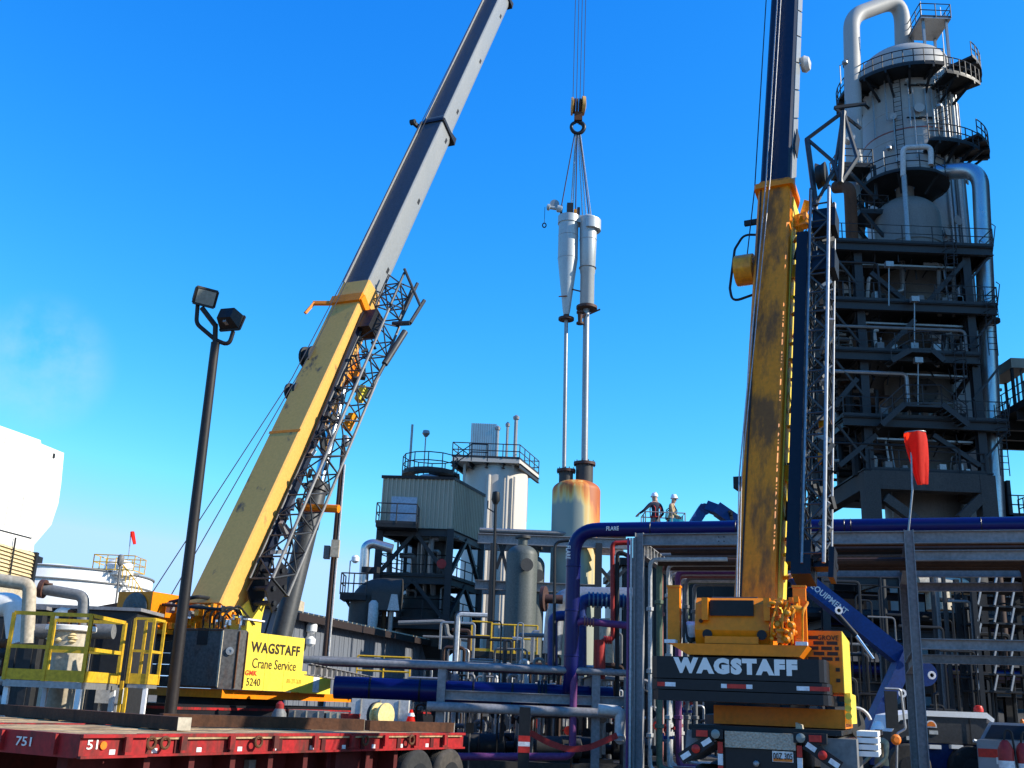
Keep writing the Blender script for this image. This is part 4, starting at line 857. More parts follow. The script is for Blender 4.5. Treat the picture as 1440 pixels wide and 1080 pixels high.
solo(MB().tube([q(777, 945, 27.8), q(777, 866, 27.8), q(800, 866, 27.8)], .13, 12, bend=.25), 'stub_pipe', 'short blue pipe left of the navy flare leg', 'pipe', 'pipe_blue', q(777, 945, 27.8))
gp = solo(MB().tube([q(905, 840, 31), q(782, 838, 31), q(776, 920, 31)], .27, 18, bend=.7, k=8), 'elbow_pipe', 'wide silver grey pipe with a big elbow behind the navy flare leg', 'pipe', 'galv', q(776, 920, 31))
solo(MB().tube([q(884, 880, 25.9), q(808, 872, 25.9), q(805, 1064, 25.9), q(640, 1064, 25.9)], .085, 12, bend=.22), 'purple_pipe', 'purple pipe standing in front of the low rack and turning left near the ground', 'pipe', 'purple', q(805, 1064, 25.9))
bpp = bpy.data.objects['purple_pipe']
for k in range(4): flange(MB(), q(822 + 4 * k, 873.5 + .4 * k, 25.9), V((1, 0, 0)), .12, .03, 10).build('coupling', 'pipe_pink', bpp)
solo(MB().tube([q(853, 932, 27.3), q(852, 870, 27.3)], .17, 12), 'tan_pipe', 'short thick dull tan standing pipe right of the red stub', 'pipe', 'bone', q(853, 932, 27.3))
fw = q(765, 842, 29); solo(flange(MB(), fw, V((1, -.3, 0)), .34, .1, 20).cyl(fw, fw + V((.5, 0, 0)), .12), 'blind_flange', 'round dark blind flange hanging beside the rust streaked vessel', 'flange', 'flange', fw)

# ------------------------------------------------------------------ low rack, left of the high rack
Yl = 26.0; xA, xB, xCc = VX(432, 935, Yl), VX(621, 960, Yl), VX(838, 960, Yl); xD = VX(888, 960, Yl); zl_ = ZP(621, 933, Yl) - .15
LR = thing('low_rack', 'low grey blue steel pipe rack with long beams running back beside the crane sign', 'pipe rack', (xB, Yl, 0))
for x in (xA, xB, xCc):
    for y in (Yl, Yl + 8, Yl + 16)[2 if x == xA else 0:]: MB().ib((x, y, 0), (x, y, zl_ + .04), .19, .19, V((0, 1, 0))).build('post', 'rack', LR, False)
    MB().ib((x, Yl + .1, zl_ - .1), (x, Yl + 24, zl_ - .1), .15, .28).build('long_beam', 'rack', LR, False)
for i in range(26):
    for x in (xA, xB): MB().bx(x + .02, x + .1, Yl + .5 + i * .9, Yl + .56 + i * .9, zl_ - .2, zl_).build('stiffener', 'rack', LR, False)
for y in (Yl, Yl + 8, Yl + 16): MB().ib(((xA if y > Yl + 9 else xB) + .1, y, zl_ - .55), (xD, y, zl_ - .55), .15, .22).build('cross_beam', 'rack', LR, False)
zm = ZP(700, 997, Yl)
MB().cyl((xB - .3, Yl - .15, zm), (xD, Yl - .15, zm), .11).build('rail_tube', 'rack', LR)
MB().ib((xD - .1, Yl - .1, 0), (xD - .1, Yl - .1, zl_), .17, .17, V((0, 1, 0))).build('post', 'rack', LR, False)
solo(MB().tube([(xA + .3, Yl - .1, zl_ + .1), (xD + .05, Yl - .1, zl_ + .1), (xD + .05, Yl - .1, .5)], .075, 10, bend=.15), 'rail_pipe', 'blue grey front pipe of the low rack turning down at its right end', 'pipe', 'rack', (xB, Yl - .1, zl_))
for k, (cn, r, lab) in enumerate((('pipe_grey', .09, 'grey pipe lying second on the low rack'), ('purple', .07, 'mauve pipe lying on the low rack'), ('pipe_grey', .12, 'thick grey pipe lying at the back of the low rack'), ('flare_blue', .1, 'dark blue pipe lying on the low rack'))):
    solo(MB().tube([(xA - .2, Yl + .6 + k * .6, zl_ + .04 + r), (xD - .4 - .3 * k, Yl + .6 + k * .6, zl_ + .04 + r)], r, 10), 'rack_pipe', lab, 'pipe', cn, (xA, Yl + .6 + k * .6, zl_))
q0 = q(872, 1000, 25.3); wp = solo(MB().tube([q0 + V((-.5, 0, .02)), q0, q0 - Z * .55, q0 - Z * .62 + V((.0, -.1, 0))], .12, 12, bend=.1), 'white_elbow', 'short white pipe elbow hanging at the right end of the low rack', 'pipe', 'pipe_white', q0)
MB().lathe(q0 - Z * .58 + V((.0, 0, 0)), [(.05, -.1), (.13, -.06), (.13, .04), (.1, .08)], 12).build('cap', 'pipe_white', wp)
bp_ = V((VX(737, 1040, 24.5), 24.5, 0)); bo = thing('striped_bollard', 'black steel post with a red and white band below the low rack', 'bollard', bp_)
MB().bx(bp_.x - .12, bp_.x + .12, 24.4, 24.64, 0, 1.75).build('post', 'black', bo, False)
zq = ZP(737, 1046, 24.5)
for z0, z1_, mm in ((zq - .18, zq - .05, 'tape_red'), (zq - .048, zq + .045, 'tape_white'), (zq + .047, zq + .17, 'tape_red')): MB().bx(bp_.x - .125, bp_.x + .125, 24.394, 24.646, z0, z1_).build('band', mm, bo, False)
rp = [P(745, 1030, 24.9), P(770, 1044, 25), P(800, 1055, 25), P(830, 1051, 25), P(868, 1034, 25)]
rbm = MB()
for a, b in zip(fillet(rp, 1.0)[:-1], fillet(rp, 1.0)[1:]): rbm.bar(a, b, .02, .13)
solo(rbm, 'barrier_tape', 'red barrier tape sagging between the striped post and the rack', 'tape', 'pipe_red', rp[0])
# clutter of pumps and small piping behind
cols = ('pipe_grey', 'galv', 'dark_steel', 'pipe_white', 'brown_pipe', 'rack')
nm = ('left of the navy flare leg', 'behind the navy flare leg', 'behind the striped post', 'behind the white elbow pipe', 'under the olive shed', 'behind the standing pipes', 'between the low rack posts')
for gi, (px, Y, wdt) in enumerate(((690, 33, 3), (770, 31, 3), (740, 29.5, 3), (870, 30, 2.6), (650, 40, 4.5), (930, 36, 3.5), (640, 30, 2.5))):
    x = VX(px, 1000, Y); t = thing('pump_skid', 'dark pump and small valves and pipes ' + nm[gi], 'pump', (x, Y, 0), 'pumps and valves behind the racks')
    MB().bx(x - wdt / 2, x + wdt / 2, Y - .6, Y + 1.4, .12, .4).build('plinth', 'concrete', t, False)
    for k in range(2):
        xx = x - wdt / 4 + k * wdt / 2
        MB().lathe((xx - .5, Y, .75), [(.1, 0), (.3, .05), (.3, .7), (.12, .75), (.12, .95), (.26, 1), (.26, 1.2), (.1, 1.25)], 14, V((1, 0, 0))).build('pump', ('dark_steel', 'vessel_lo')[k], t)
        MB().bx(xx - .4, xx + .5, Y - .25, Y + .25, .4, .5).build('baseplate', 'dark_steel', t, False)
    for k in range(10):
        a = V((x + rnd.uniform(-wdt, wdt) * .55, Y + rnd.uniform(-.5, 1.5), rnd.uniform(.3, .9))); h = rnd.uniform(.6, 2.6); dx = rnd.uniform(-1, 1)
        o = MB().tube([a, a + Z * h, a + Z * h + V((dx, 0, 0)), a + Z * (h - .5) + V((dx, .1, 0))], rnd.choice((.03, .045, .07)), 7, bend=.12).build('pipe', rnd.choice(cols), t)
        if k % 2: flange(MB(), a + Z * h * .5, Z, .12, .05, 9).bar(a + Z * h * .5, a + Z * h * .5 + V((.05, -.3, 0)), .05).lathe(a + Z * h * .5 + V((.05, -.3, 0)), [(.13, 0), (.13, .025)], 10, V((0, 1, 0))).build('valve', rnd.choice(('pipe_red', 'dark_steel', 'pipe_grey')), o)
# added dark wall standing in for deep shade, thin standing lines behind the low rack
ew = thing('shade_wall', 'low dark wall added as deep shade behind the pumps and the striped post', 'wall', (VX(770, 1000, 37), 37, 0))
x0_, x1_ = VX(655, 1000, 37), VX(905, 1000, 37)
for k in range(7):
    a_, b_ = x0_ + (x1_ - x0_) * k / 7, x0_ + (x1_ - x0_) * (k + .98) / 7; MB().bx(a_, b_, 37 + .03 * (k % 2), 37.2, 0, 2.3).build('wall_panel', 'dark_steel', ew, False)
tl_ = thing('thin_line_bank', 'bank of thin upright instrument lines crowding behind the navy flare leg', 'pipes', (VX(780, 1000, 32.5), 32.5, 0))
for k in range(46):
    px = 632 + 262 * rnd.random(); y = 28.5 + 7 * rnd.random(); x = VX(px, 960, y); h = rnd.uniform(1.2, 4.2); r = rnd.choice((.02, .03, .04, .06))
    dx = rnd.uniform(-1.2, 1.2)
    pts = [V((x, y, rnd.choice((0, 0, .8)))), V((x, y, h)), V((x + dx, y, h))] + ([V((x + dx, y, h - rnd.uniform(.3, 1.2)))] if k % 2 else [])
    MB().tube(pts, r, 6, bend=.1).build('line', rnd.choice(('dark_steel', 'galv', 'pipe_grey', 'pipe_white', 'black', 'brown_pipe', 'steel_blue')), tl_)
    if k % 4 == 0: MB().bx(x - .1, x + .1, y - .16, y - .05, h * .55, h * .55 + .26).build('instrument', rnd.choice(('pipe_white', 'dark_steel', 'pipe_grey', 'yellow_rail')), tl_, False)
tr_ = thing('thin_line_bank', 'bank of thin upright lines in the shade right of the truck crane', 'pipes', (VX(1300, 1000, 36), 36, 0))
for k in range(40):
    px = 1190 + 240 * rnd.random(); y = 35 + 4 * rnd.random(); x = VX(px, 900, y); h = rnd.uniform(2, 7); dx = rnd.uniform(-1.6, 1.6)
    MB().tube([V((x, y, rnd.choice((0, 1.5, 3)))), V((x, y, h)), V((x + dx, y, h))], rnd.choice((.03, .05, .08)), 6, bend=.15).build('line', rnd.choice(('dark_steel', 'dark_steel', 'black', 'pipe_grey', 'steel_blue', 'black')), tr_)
# yellow guard rails in the middle distance
for (xa, xb, py, Y, lab) in ((690, 755, 918, 42, 'yellow guard rail on the deck beside the green grey vessel'), (500, 575, 965, 40, 'yellow guard rail in front of the corrugated shed'), (662, 690, 915, 41, 'short yellow guard rail left of the green grey vessel')):
    a, b = P(xa, py, Y), P(xb, py, Y); b.z = a.z
    t = thing('guard_rail', lab, 'railing', a)
    MB().rail([a, b], sp=.9, r=.035).build('rail', 'yellow_rail', t)
    for e in (a, b): MB().bar((e.x, e.y, 0), (e.x, e.y, a.z), .12).build('leg', 'steel_blue', t, False)
    MB().bx(a.x - .1, b.x + .1, Y, Y + 1.5, a.z - .2, a.z - .01).build('deck', 'dark_steel', t, False)
gpp = MB()
a = P(602, 875, 44); pw = solo(MB().tube([P(560, 876, 44), P(628, 874, 44), P(629, 896, 44), P(660, 900, 44)], .09, 8, bend=.3), 'utility_line', 'pale blue utility pipe stepping down left of the green grey vessel', 'pipe', 'pipe_grey', a)

# ------------------------------------------------------------------ far pipework under the tower, right
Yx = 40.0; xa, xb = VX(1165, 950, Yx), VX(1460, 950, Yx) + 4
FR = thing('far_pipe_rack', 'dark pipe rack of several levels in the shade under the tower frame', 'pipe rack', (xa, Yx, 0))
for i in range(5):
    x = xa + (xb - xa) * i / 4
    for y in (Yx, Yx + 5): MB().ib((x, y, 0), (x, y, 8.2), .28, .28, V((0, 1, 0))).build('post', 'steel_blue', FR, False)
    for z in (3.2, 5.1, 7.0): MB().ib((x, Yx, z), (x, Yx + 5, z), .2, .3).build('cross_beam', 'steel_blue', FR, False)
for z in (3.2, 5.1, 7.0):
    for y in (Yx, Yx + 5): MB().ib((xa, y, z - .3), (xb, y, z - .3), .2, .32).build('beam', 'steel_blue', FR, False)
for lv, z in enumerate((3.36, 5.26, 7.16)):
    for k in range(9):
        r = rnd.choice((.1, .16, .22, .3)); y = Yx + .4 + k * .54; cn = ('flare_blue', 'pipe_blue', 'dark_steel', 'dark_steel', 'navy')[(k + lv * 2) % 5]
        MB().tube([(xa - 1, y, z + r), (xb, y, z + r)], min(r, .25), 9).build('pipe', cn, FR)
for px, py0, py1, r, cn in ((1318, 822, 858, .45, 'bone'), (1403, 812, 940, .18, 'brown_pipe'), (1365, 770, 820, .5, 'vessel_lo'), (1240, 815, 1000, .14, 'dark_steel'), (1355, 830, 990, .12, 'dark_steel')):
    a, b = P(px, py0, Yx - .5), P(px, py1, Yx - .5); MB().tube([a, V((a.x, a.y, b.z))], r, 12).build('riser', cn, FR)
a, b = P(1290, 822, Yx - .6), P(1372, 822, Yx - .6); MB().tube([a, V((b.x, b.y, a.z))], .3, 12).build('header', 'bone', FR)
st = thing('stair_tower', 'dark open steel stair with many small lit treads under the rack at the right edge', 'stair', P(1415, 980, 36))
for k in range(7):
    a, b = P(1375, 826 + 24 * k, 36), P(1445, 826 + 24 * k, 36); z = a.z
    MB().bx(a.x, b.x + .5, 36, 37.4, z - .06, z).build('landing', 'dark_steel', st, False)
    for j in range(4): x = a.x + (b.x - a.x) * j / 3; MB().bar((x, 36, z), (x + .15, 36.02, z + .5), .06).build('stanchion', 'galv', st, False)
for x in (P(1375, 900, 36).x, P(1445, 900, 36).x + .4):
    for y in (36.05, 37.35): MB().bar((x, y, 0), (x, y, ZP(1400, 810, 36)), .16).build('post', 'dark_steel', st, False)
hb = thing('shade_backdrop', 'long dark backdrop added as deep shade far behind the pipework under the tower', 'building', (20, 72, 0))  # added dark backdrop, gives the near black shade behind the pipework
for k in range(15):
    MB().bx(8 + 2.0 * k, 9.98 + 2.0 * k, 72 + .03 * (k % 2), 72.2, 0, 11).build('wall_panel', 'navy', hb, False)
MB().bx(7.7, 38.3, 71.7, 84, 11.02, 11.5).build('roof', 'fascia', hb, False); MB().bx(7.9, 8.1, 72.25, 84, 0, 11).build('side_wall', 'navy', hb, False)
# bank of heat exchangers on the ground under the tower
for k, (x, lab) in enumerate(((16.5, 'dark round heat exchanger lying lowest left under the tower'), (20.5, 'dark round heat exchanger lying in the middle under the tower'), (24.5, 'dark round heat exchanger lying at the right under the tower'))):
    t = thing('heat_exchanger', lab, 'heat exchanger', (x, 52, 0), 'heat exchangers under the tower')
    for z in (1.6, 3.9):
        MB().lathe((x - 1.7, 52, z), [(.2, -.3), (.9, -.1), (.9, .1), (1.02, .1), (1.02, .25), (.9, .25), (.9, 3.1), (1.02, 3.1), (1.02, 3.25), (.9, 3.3), (.2, 3.7)], 20, V((1, 0, 0))).build('shell', 'vessel_lo', t)
    for dx in (-1, 1): MB().bx(x + dx - .15, x + dx + .15, 51.4, 52.6, 0, 3.1).build('saddle', 'concrete', t, False)
# far low structures seen through the gap
for k, (px0, px1, py, Y, lab) in enumerate(((955, 1045, 886, 95, 'low dark far building seen through the gap left of the crane winch'), (640, 800, 905, 88, 'low dark far shed behind the process vessels'))):
    a, b = P(px0, py, Y), P(px1, py, Y)
    t = thing('far_building', lab, 'building', ((a.x + b.x) / 2, Y, 0))
    MB().bx(a.x, b.x, Y, Y + 10, 0, a.z).build('wall', 'steel_blue', t, False); MB().bx(a.x - .3, b.x + .3, Y - .3, Y + 10.3, a.z + .01, a.z + .5).build('roof', 'fascia', t, False)
# big windsock on the rack post
zt0 = RK(span, 0, zr_)
sock('windsock', 'large orange red windsock on a thin pole above the right rack post', P(1287, 608, 23.1), P(1297, 681, 23.1), [zt0, P(1283, 690, 23.1), P(1281, 610, 23.1)], .25, .10, .022)
# ------------------------------------------------------------------ telescopic boom builder
def boom_frame(az, el):
    d = V((math.cos(az) * math.cos(el), math.sin(az) * math.cos(el), math.sin(el))); wv = V((math.sin(az), -math.cos(az), 0)); return d, wv, wv.cross(d)
def section(mb, p, d, wv, n, a, b, w_, h_, ch=.18):
    """boom box from a to b along d, chamfered cross section, rounded belly"""
    pr = [(-w_ / 2, h_ / 2 - .04), (-w_ / 2 + .04, h_ / 2), (w_ / 2 - .04, h_ / 2), (w_ / 2, h_ / 2 - .04), (w_ / 2, -h_ * .2), (w_ * .42, -h_ * .38), (w_ * .22, -h_ / 2), (-w_ * .22, -h_ / 2), (-w_ * .42, -h_ * .38), (-w_ / 2, -h_ * .2)]
    return mb.prism([p + d * a + wv * x + n * y for x, y in pr], d * (b - a))
# ------------------------------------------------------------------ left crane
az1 = math.atan2(.914, .407); u1 = V((.407, .914, 0)); w1 = V((.914, -.407, 0)); O1 = P(345, 925, 28.1) - u1 * .62 - w1 * 1.5; O1.z = 0
def LA(a, b, z): return O1 + u1 * a + w1 * b + Z * z
def lbox(mb, a0, a1, b0, b1, z0, z1): return mb.hexa([LA(a0, b0, z0), LA(a0, b1, z0), LA(a1, b1, z0), LA(a1, b0, z0), LA(a0, b0, z1), LA(a0, b1, z1), LA(a1, b1, z1), LA(a1, b0, z1)])
C1 = thing('crane', 'large yellow crane with grey telescopic boom leaning right and holding the load', 'crane', O1)
zpt, zpb = ZP(345, 888, 28.1), ZP(345, 970, 28.1)
# side panel with the sign, in three plates
a_s = [.62, 1.5, 2.35, 3.2]
for i in range(3):
    mbp = MB(); lbox(mbp, a_s[i] + .006, a_s[i + 1] - .006, 1.36, 1.5, zpb, zpt); sp_ = mbp.build('sign_plate', 'yellow', C1, False)
    if i == 1:
        cs = LA(1.9, 1.505, zpt - .36); lettering('WAGSTAFF', 'ink', sp_, cs, u1, Z, .27, 2.2, .03)
        lettering('Crane Service', 'ink', sp_, LA(1.9, 1.505, zpt - .76), u1, Z, .25, 1.95, .0)
        lettering('5240', 'ink', sp_, LA(1.05, 1.505, zpb + .2), u1, Z, .19, .58, .0)
        lettering('GMK', 'ink_red', sp_, LA(.92, 1.505, zpb + .42), u1, Z, .13, .5, .03)
        lettering('801-277-2620', 'ink_fade', sp_, LA(2.85, 1.505, zpb + .28), u1, Z, .12, .68, .0)
lbox(MB(), 3.2, 4.75, 1.2, 1.46, zpb - .02, zpb + .56).build('side_deck', 'yellow', C1, False)
mb = MB(); lbox(mb, 3.85, 4.15, 1.455, 1.466, zpb + .02, zpb + .54); mb.build('reflector', 'tape_white', C1, False)
lbox(MB(), .75, 1.35, .8, 1.35, zpt, zpt + .3).build('cabinet', 'yellow', C1, False)
lbox(MB(), .7, 1.42, .76, 1.4, zpt + .302, zpt + .34).build('cabinet_lid', 'white', C1, False)
# counterweight
cwm = MB(); cwm.prism([LA(0, -.1, zpb), LA(0, 1.22, zpb), LA(.28, 1.5, zpb), LA(.6, 1.5, zpb), LA(.6, -.1, zpb)], Z * (zpt - zpb + .02))
cw = cwm.build('counterweight', 'block', C1, False)
nt_ = MB(); lbox(nt_, -.012, .1, .42, .74, zpt - .38, zpt + .03); nt_.build('notch', 'black', cw, False)
for z in (zpb + .02, zpt - .03): mbq = MB(); lbox(mbq, -.02, .0, -.1, 1.2, z, z + .03); mbq.build('edge_wear', 'rusty', cw, False)
for a_, b_ in ((-.004, 1.2), (.27, 1.5), (.6, 1.505)): MB().bar(LA(a_, b_, zpb + .03), LA(a_, b_, zpt - .02), .05, .03, u1).build('edge_wear', 'rusty' if b_ > 1.3 else 'bone', cw, False)
eye = LA(.13, 1.37, (zpb + zpt) / 2 + .2); MB().lathe(eye, [(.1, 0), (.1, .03), (.04, .035), (.04, .01)], 16, (w1 - u1)).build('lifting_eye', 'galv', cw)
for i in range(5):
    z = zpb + i * (zpt - zpb) / 5; mbq = MB(); lbox(mbq, .05, .62, -1.5, -.12, z, z + (zpt - zpb) / 5 - .03); sl_ = mbq.build('counterweight_slab', 'navy', C1, False)
    for k in range(3): MB().lathe(LA(.04, -1.2 + .42 * k, z + .16), [(.11, 0), (.11, .02), (.06, .03)], 14, -u1).build('lug', 'dark_steel', sl_)
lbox(MB(), .1, 7, -1.25, 1.3, zpb - .22, zpb - .01).build('superstructure', 'amber', C1, False)
# winch housing at rear left
wz0, wz1 = zpt - .02, zpt + .92
wh = MB(); lbox(wh, -.35, 1.2, -2.05, -.9, wz0, wz1); wh = wh.build('winch_housing', 'amber', C1, False)
MB().lathe(LA(-.36, -1.42, (wz0 + wz1) / 2 + .05), [(.40, 0), (.40, .03), (.34, .05), (.1, .05), (.07, .1)], 28, -u1).build('winch_disc', 'block', wh)
lbox(MB(), -.3, 1.0, -2.2, -.4, wz0 - .12, wz0 - .01).build('deck_plate', 'amber', C1, False)
# hydraulic clutter between winch and boom foot
hy_ = MB(); hoses = MB(); hb_ = MB()
for k in range(46):
    b = -.85 + 2.1 * k / 46; a = rnd.uniform(.05, .8); z = zpt + rnd.uniform(.0, .5); s = rnd.uniform(.05, .14)
    mbk = MB(); lbox(mbk, a, a + s * 1.5, b, b + s, z, z + s * rnd.uniform(1, 2.4)); mbk.build('valve_block', rnd.choice(('hydraulic', 'hydraulic', 'amber', 'galv', 'chrome')), C1, False)
for k in range(7):
    b = -.8 + 1.9 * rnd.random(); hoses.tube([LA(.1, b, zpt + .05), LA(.0, b + .05, zpt + rnd.uniform(.3, .65)), LA(.4, b + rnd.uniform(.1, .5), zpt + rnd.uniform(.3, .7)), LA(1, b + .3, zpt + .2)], .028, 6, bend=.2)
hoses.build('hydraulic_hose', 'hose', C1)['kind'] = 'stuff'
MB().tube([LA(.0, -.85, zpt + .62), LA(.0, 1.1, zpt + .5)], .04, 7).tube([LA(.2, -.8, zpt + .7), LA(.2, .1, zpt + .85), LA(.9, .1, zpt + .85)], .05, 7, bend=.2).build('deck_rail', 'dark_steel', C1)
# boom
def proj(v):
    v = V(v) - V((0, 0, EYE)); z = v.dot(_f); return (720 + FPX * v.dot(CR) / z, 540 - FPX * v.dot(CU) / z)
piv = P(315, 838, 29.4); lo, hi = R(50), R(80)
def t_at(py, d_):
    a_, b_ = 0, 80
    for _ in range(40):
        m_ = (a_ + b_) / 2
        if proj(piv + d_ * m_)[1] > py: a_ = m_
        else: b_ = m_
    return a_
for _ in range(30):
    EL1 = (lo + hi) / 2; d1, wv1, n1 = boom_frame(az1, EL1)
    if proj(piv + d1 * t_at(8, d1))[0] > 698: lo = EL1
    else: hi = EL1
t1_, t2_, t3_ = t_at(422, d1), t_at(187, d1), t_at(-2, d1)
TIP = t3_ * 1.5
for _ in range(200):     # tip plumb over the hook as surveyed
    tp_ = piv + d1 * TIP
    if tp_.x < P(813, 150, tp_.y).x: TIP += .1
    else: break
secs1 = [(-.6, t1_, 1.10, 1.2, 'cream_boom'), (t1_, t2_, 1.0, 1.12, 'boom_grey'), (t2_, t3_, .86, 1.0, 'boom_grey'), (t3_, (t3_ + TIP) / 2, .76, .9, 'boom_grey'), ((t3_ + TIP) / 2, TIP, .68, .8, 'boom_grey')]
B1_ = lambda t, x, y: piv + d1 * t + wv1 * x + n1 * y
for i, (a, b, w_, h_, mm) in enumerate(secs1):
    bs = section(MB(), piv, d1, wv1, n1, a, b + (.0 if i == 4 else .3), w_, h_).build('boom_section', mm, C1)
    if i:
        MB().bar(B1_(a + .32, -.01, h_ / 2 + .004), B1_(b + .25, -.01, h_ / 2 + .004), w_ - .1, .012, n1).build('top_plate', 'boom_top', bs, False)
        c = MB(); W2, H2 = secs1[i - 1][2] + .08, secs1[i - 1][3] + .06
        for s in (-1, 1): c.bar(piv + d1 * (a - .05) + wv1 * s * W2 / 2 - n1 * H2 * .45, piv + d1 * (a - .05) + wv1 * s * W2 / 2 + n1 * H2 / 2, .07, .16, d1)
        c.bar(piv + d1 * (a - .05) + n1 * H2 / 2 - wv1 * W2 / 2, piv + d1 * (a - .05) + n1 * H2 / 2 + wv1 * W2 / 2, .16, .07, n1)
        c.prism([piv + d1 * (a - .1) + wv1 * W2 / 2 - n1 * H2 * .55, piv + d1 * (a + .28) + wv1 * W2 / 2 - n1 * H2 * .5, piv + d1 * (a + .1) + wv1 * W2 / 2 - n1 * H2 * .1, piv + d1 * (a - .1) + wv1 * W2 / 2 - n1 * H2 * .1], -wv1 * .9)
        if i > 1: c.build('collar', 'navy', C1, False)
        for s in range(3 if i < 4 else 0):
            hp = piv + d1 * (a + 1.6 + 4 * s) + wv1 * (w_ / 2 + .003) - n1 * .0
            MB().bar(hp - d1 * .16 - n1 * .1, hp + d1 * .1 - n1 * .1, .012, .12, n1).build('pin_hole', 'black', bs, False)
        MB().bar(piv + d1 * (a + .3) + n1 * (h_ / 2 + .05) - wv1 * w_ * .46, piv + d1 * b + n1 * (h_ / 2 + .05) - wv1 * w_ * .46, .06, .1, n1).build('edge_strip', 'galv', bs, False)
def B1(t, x, y): return piv + d1 * t + wv1 * x + n1 * y
# yellow head bracket of the base section, with a swing arm
hd_ = MB().bar(B1(11.3, -.6, .64), B1(11.3, .6, .64), .35, .12, n1).bar(B1(11.3, .6, .64), B1(11.0, .62, -.5), .3, .1, wv1).bar(B1(11.2, -.58, .62), B1(11.2, -1.25, .72), .14, .1, n1).bar(B1(11.2, -1.2, .72), B1(10.7, -1.35, .74), .1)
hd_.build('head_bracket', 'amber', C1, False)
for t, r in ((8.8, .36), (7.3, .28)): MB().lathe(B1(t, -.78, .25 + r * .5), [(r * .6, 0), (r, .02), (r, .1), (r * .75, .12), (r * .75, .3), (r, .32), (r, .4), (r * .6, .42)], 20, wv1).bar(B1(t, -.5, .3), B1(t, -.82, .3), .12, .3, d1).build('rope_roller', 'dark_steel', C1)
MB().bar(B1(5.4, -.56, .604), B1(5.4, .56, .604), .1, .01, n1).build('weld_band', 'amber', C1, False)
# boom foot brackets in clean yellow
for s in (-1, 1): MB().prism([B1(-.9, s * .62, .2), B1(.5, s * .62, -.5), B1(.3, s * .62, -.85), B1(-.6, s * .62, -1.1), B1(-1.4, s * .62, -.8)], wv1 * .1 * s).build('boom_foot', 'yellow', C1, False)
# lift cylinder
cf = LA(3.7, .1, zpb + .15); ctp = B1(9.6, 0, -.75); cd = (ctp - cf).normalized(); cl = (ctp - cf).length; cl0 = (P(437, 690, 33.5) - cf).length
lc = MB().cyl(cf, cf + cd * cl0, .3, n=20).build('lift_cylinder', 'lattice', C1)
for t, e in ((cl0 - .3, .05), (cl0 - 1.5, .02), (.5, .04)): MB().lathe(cf + cd * t, [(.3, 0), (.3 + e, .02), (.3 + e, .28), (.3, .3)], 20, cd).build('cylinder_gland', 'lattice', lc)
MB().cyl(cf + cd * cl0, ctp, .19, n=16).build('cylinder_rod', 'chrome', lc)
MB().tube([cf + V((-.5, 0, .3)), cf + cd * 3 + V((-.42, 0, 0)), cf + cd * cl0 + V((-.36, 0, 0))], .03, 6).build('cylinder_line', 'hose', lc)
for s in (-1, 1): MB().prism([B1(8.6, s * .34, -.5), B1(9.9, s * .34, -.5), B1(9.5, s * .34, -1.0), B1(8.9, s * .34, -1.0)], wv1 * .08 * s).build('cylinder_lug', 'amber', C1, False)
# stowed lattice jib on the right side
JW, JH = .74, .85; jx = .55 + .12 + JW / 2
jl = lattice(MB(), B1(.5, jx, -.35), d1, 10.7, wv1, n1, JW, JH, .72, .045, .026).build('jib_lattice', 'lattice', C1)
for i_, j_ in ((1, -1), (1, 1), (-1, -1)): MB().tube([B1(.5, jx + i_ * JW / 2, -.35 + j_ * JH / 2), B1(11.2, jx + i_ * JW / 2, -.35 + j_ * JH / 2)], .045, 8).build('jib_chord', 'pipe_grey', jl)
MB().bar(B1(.4, jx - .3, -.2), B1(10.9, jx - .42, .18), .06, .3, n1).build('jib_side_plate', 'boom_navy', jl, False)
for s_ in (-1, 1): MB().prism([B1(-.2, jx + s_ * .3, -.5), B1(.1, jx + s_ * .3, .1), B1(1.1, jx + s_ * .3, .0), B1(1.1, jx + s_ * .3, -.35), B1(.6, jx + s_ * .3, -.7)], wv1 * .05).build('jib_end_plate', 'navy', jl, False)
for t_, y_ in ((.0, -.35), (.3, -.1), (.6, -.5), (.9, -.15)): MB().cyl(B1(t_, jx - .38, y_), B1(t_, jx + .42, y_), .07, n=8).build('jib_end_pin', 'dark_steel', jl)
MB().bar(B1(10.2, jx - .2, 0), B1(11, jx - .2, 0), .5, .6, n1).build('jib_end_frame', 'navy', jl, False)
jh = lattice(MB(), B1(11.4, jx + .08, -.25), d1, 1.6, wv1, n1, .6, .7, .53, .045, .028)
jh.tube([B1(11.2, jx + .35, -.7), B1(13.1, jx + .6, -.5)], .06).tube([B1(11.2, jx + .2, -.6), B1(11.2, jx + .85, -.65)], .09, 8).tube([B1(13.1, jx + .4, .2), B1(12.0, jx + 1.0, -.6)], .05).tube([B1(11.2, jx + .85, -.65), B1(12.3, jx + 1.05, -.65)], .07)
jh.build('jib_head', 'lattice', C1)
MB().tube([B1(10.9, jx + .7, -.75), B1(9.4, jx + .42, -.75), ], .11, 12).tube([B1(9.4, jx + .42, -.75), B1(7.9, jx + .25, -.75)], .06, 8).build('jib_ram', 'lattice', C1)
for k in range(30):
    t = 1.0 + 9.0 * k / 30; x = jx + rnd.uniform(-.32, .2); mk = MB().bar(B1(t, x, rnd.uniform(-.5, .2)), B1(t + rnd.uniform(.1, .45), x + rnd.uniform(-.15, .15), rnd.uniform(-.5, .2)), rnd.uniform(.06, .16), rnd.uniform(.05, .14))
    mk.build('jib_fitting', rnd.choice(('lattice', 'galv', 'lattice', 'dark_steel', 'dark_steel')), jl, False)
for t, m_ in ((7.8, 'yellow'), (6.6, 'hydraulic')): MB().bar(B1(t, jx + .0, -.75), B1(t + .55, jx + .05, -.72), .2, .25, n1).build('jib_bracket', m_, jl, False)
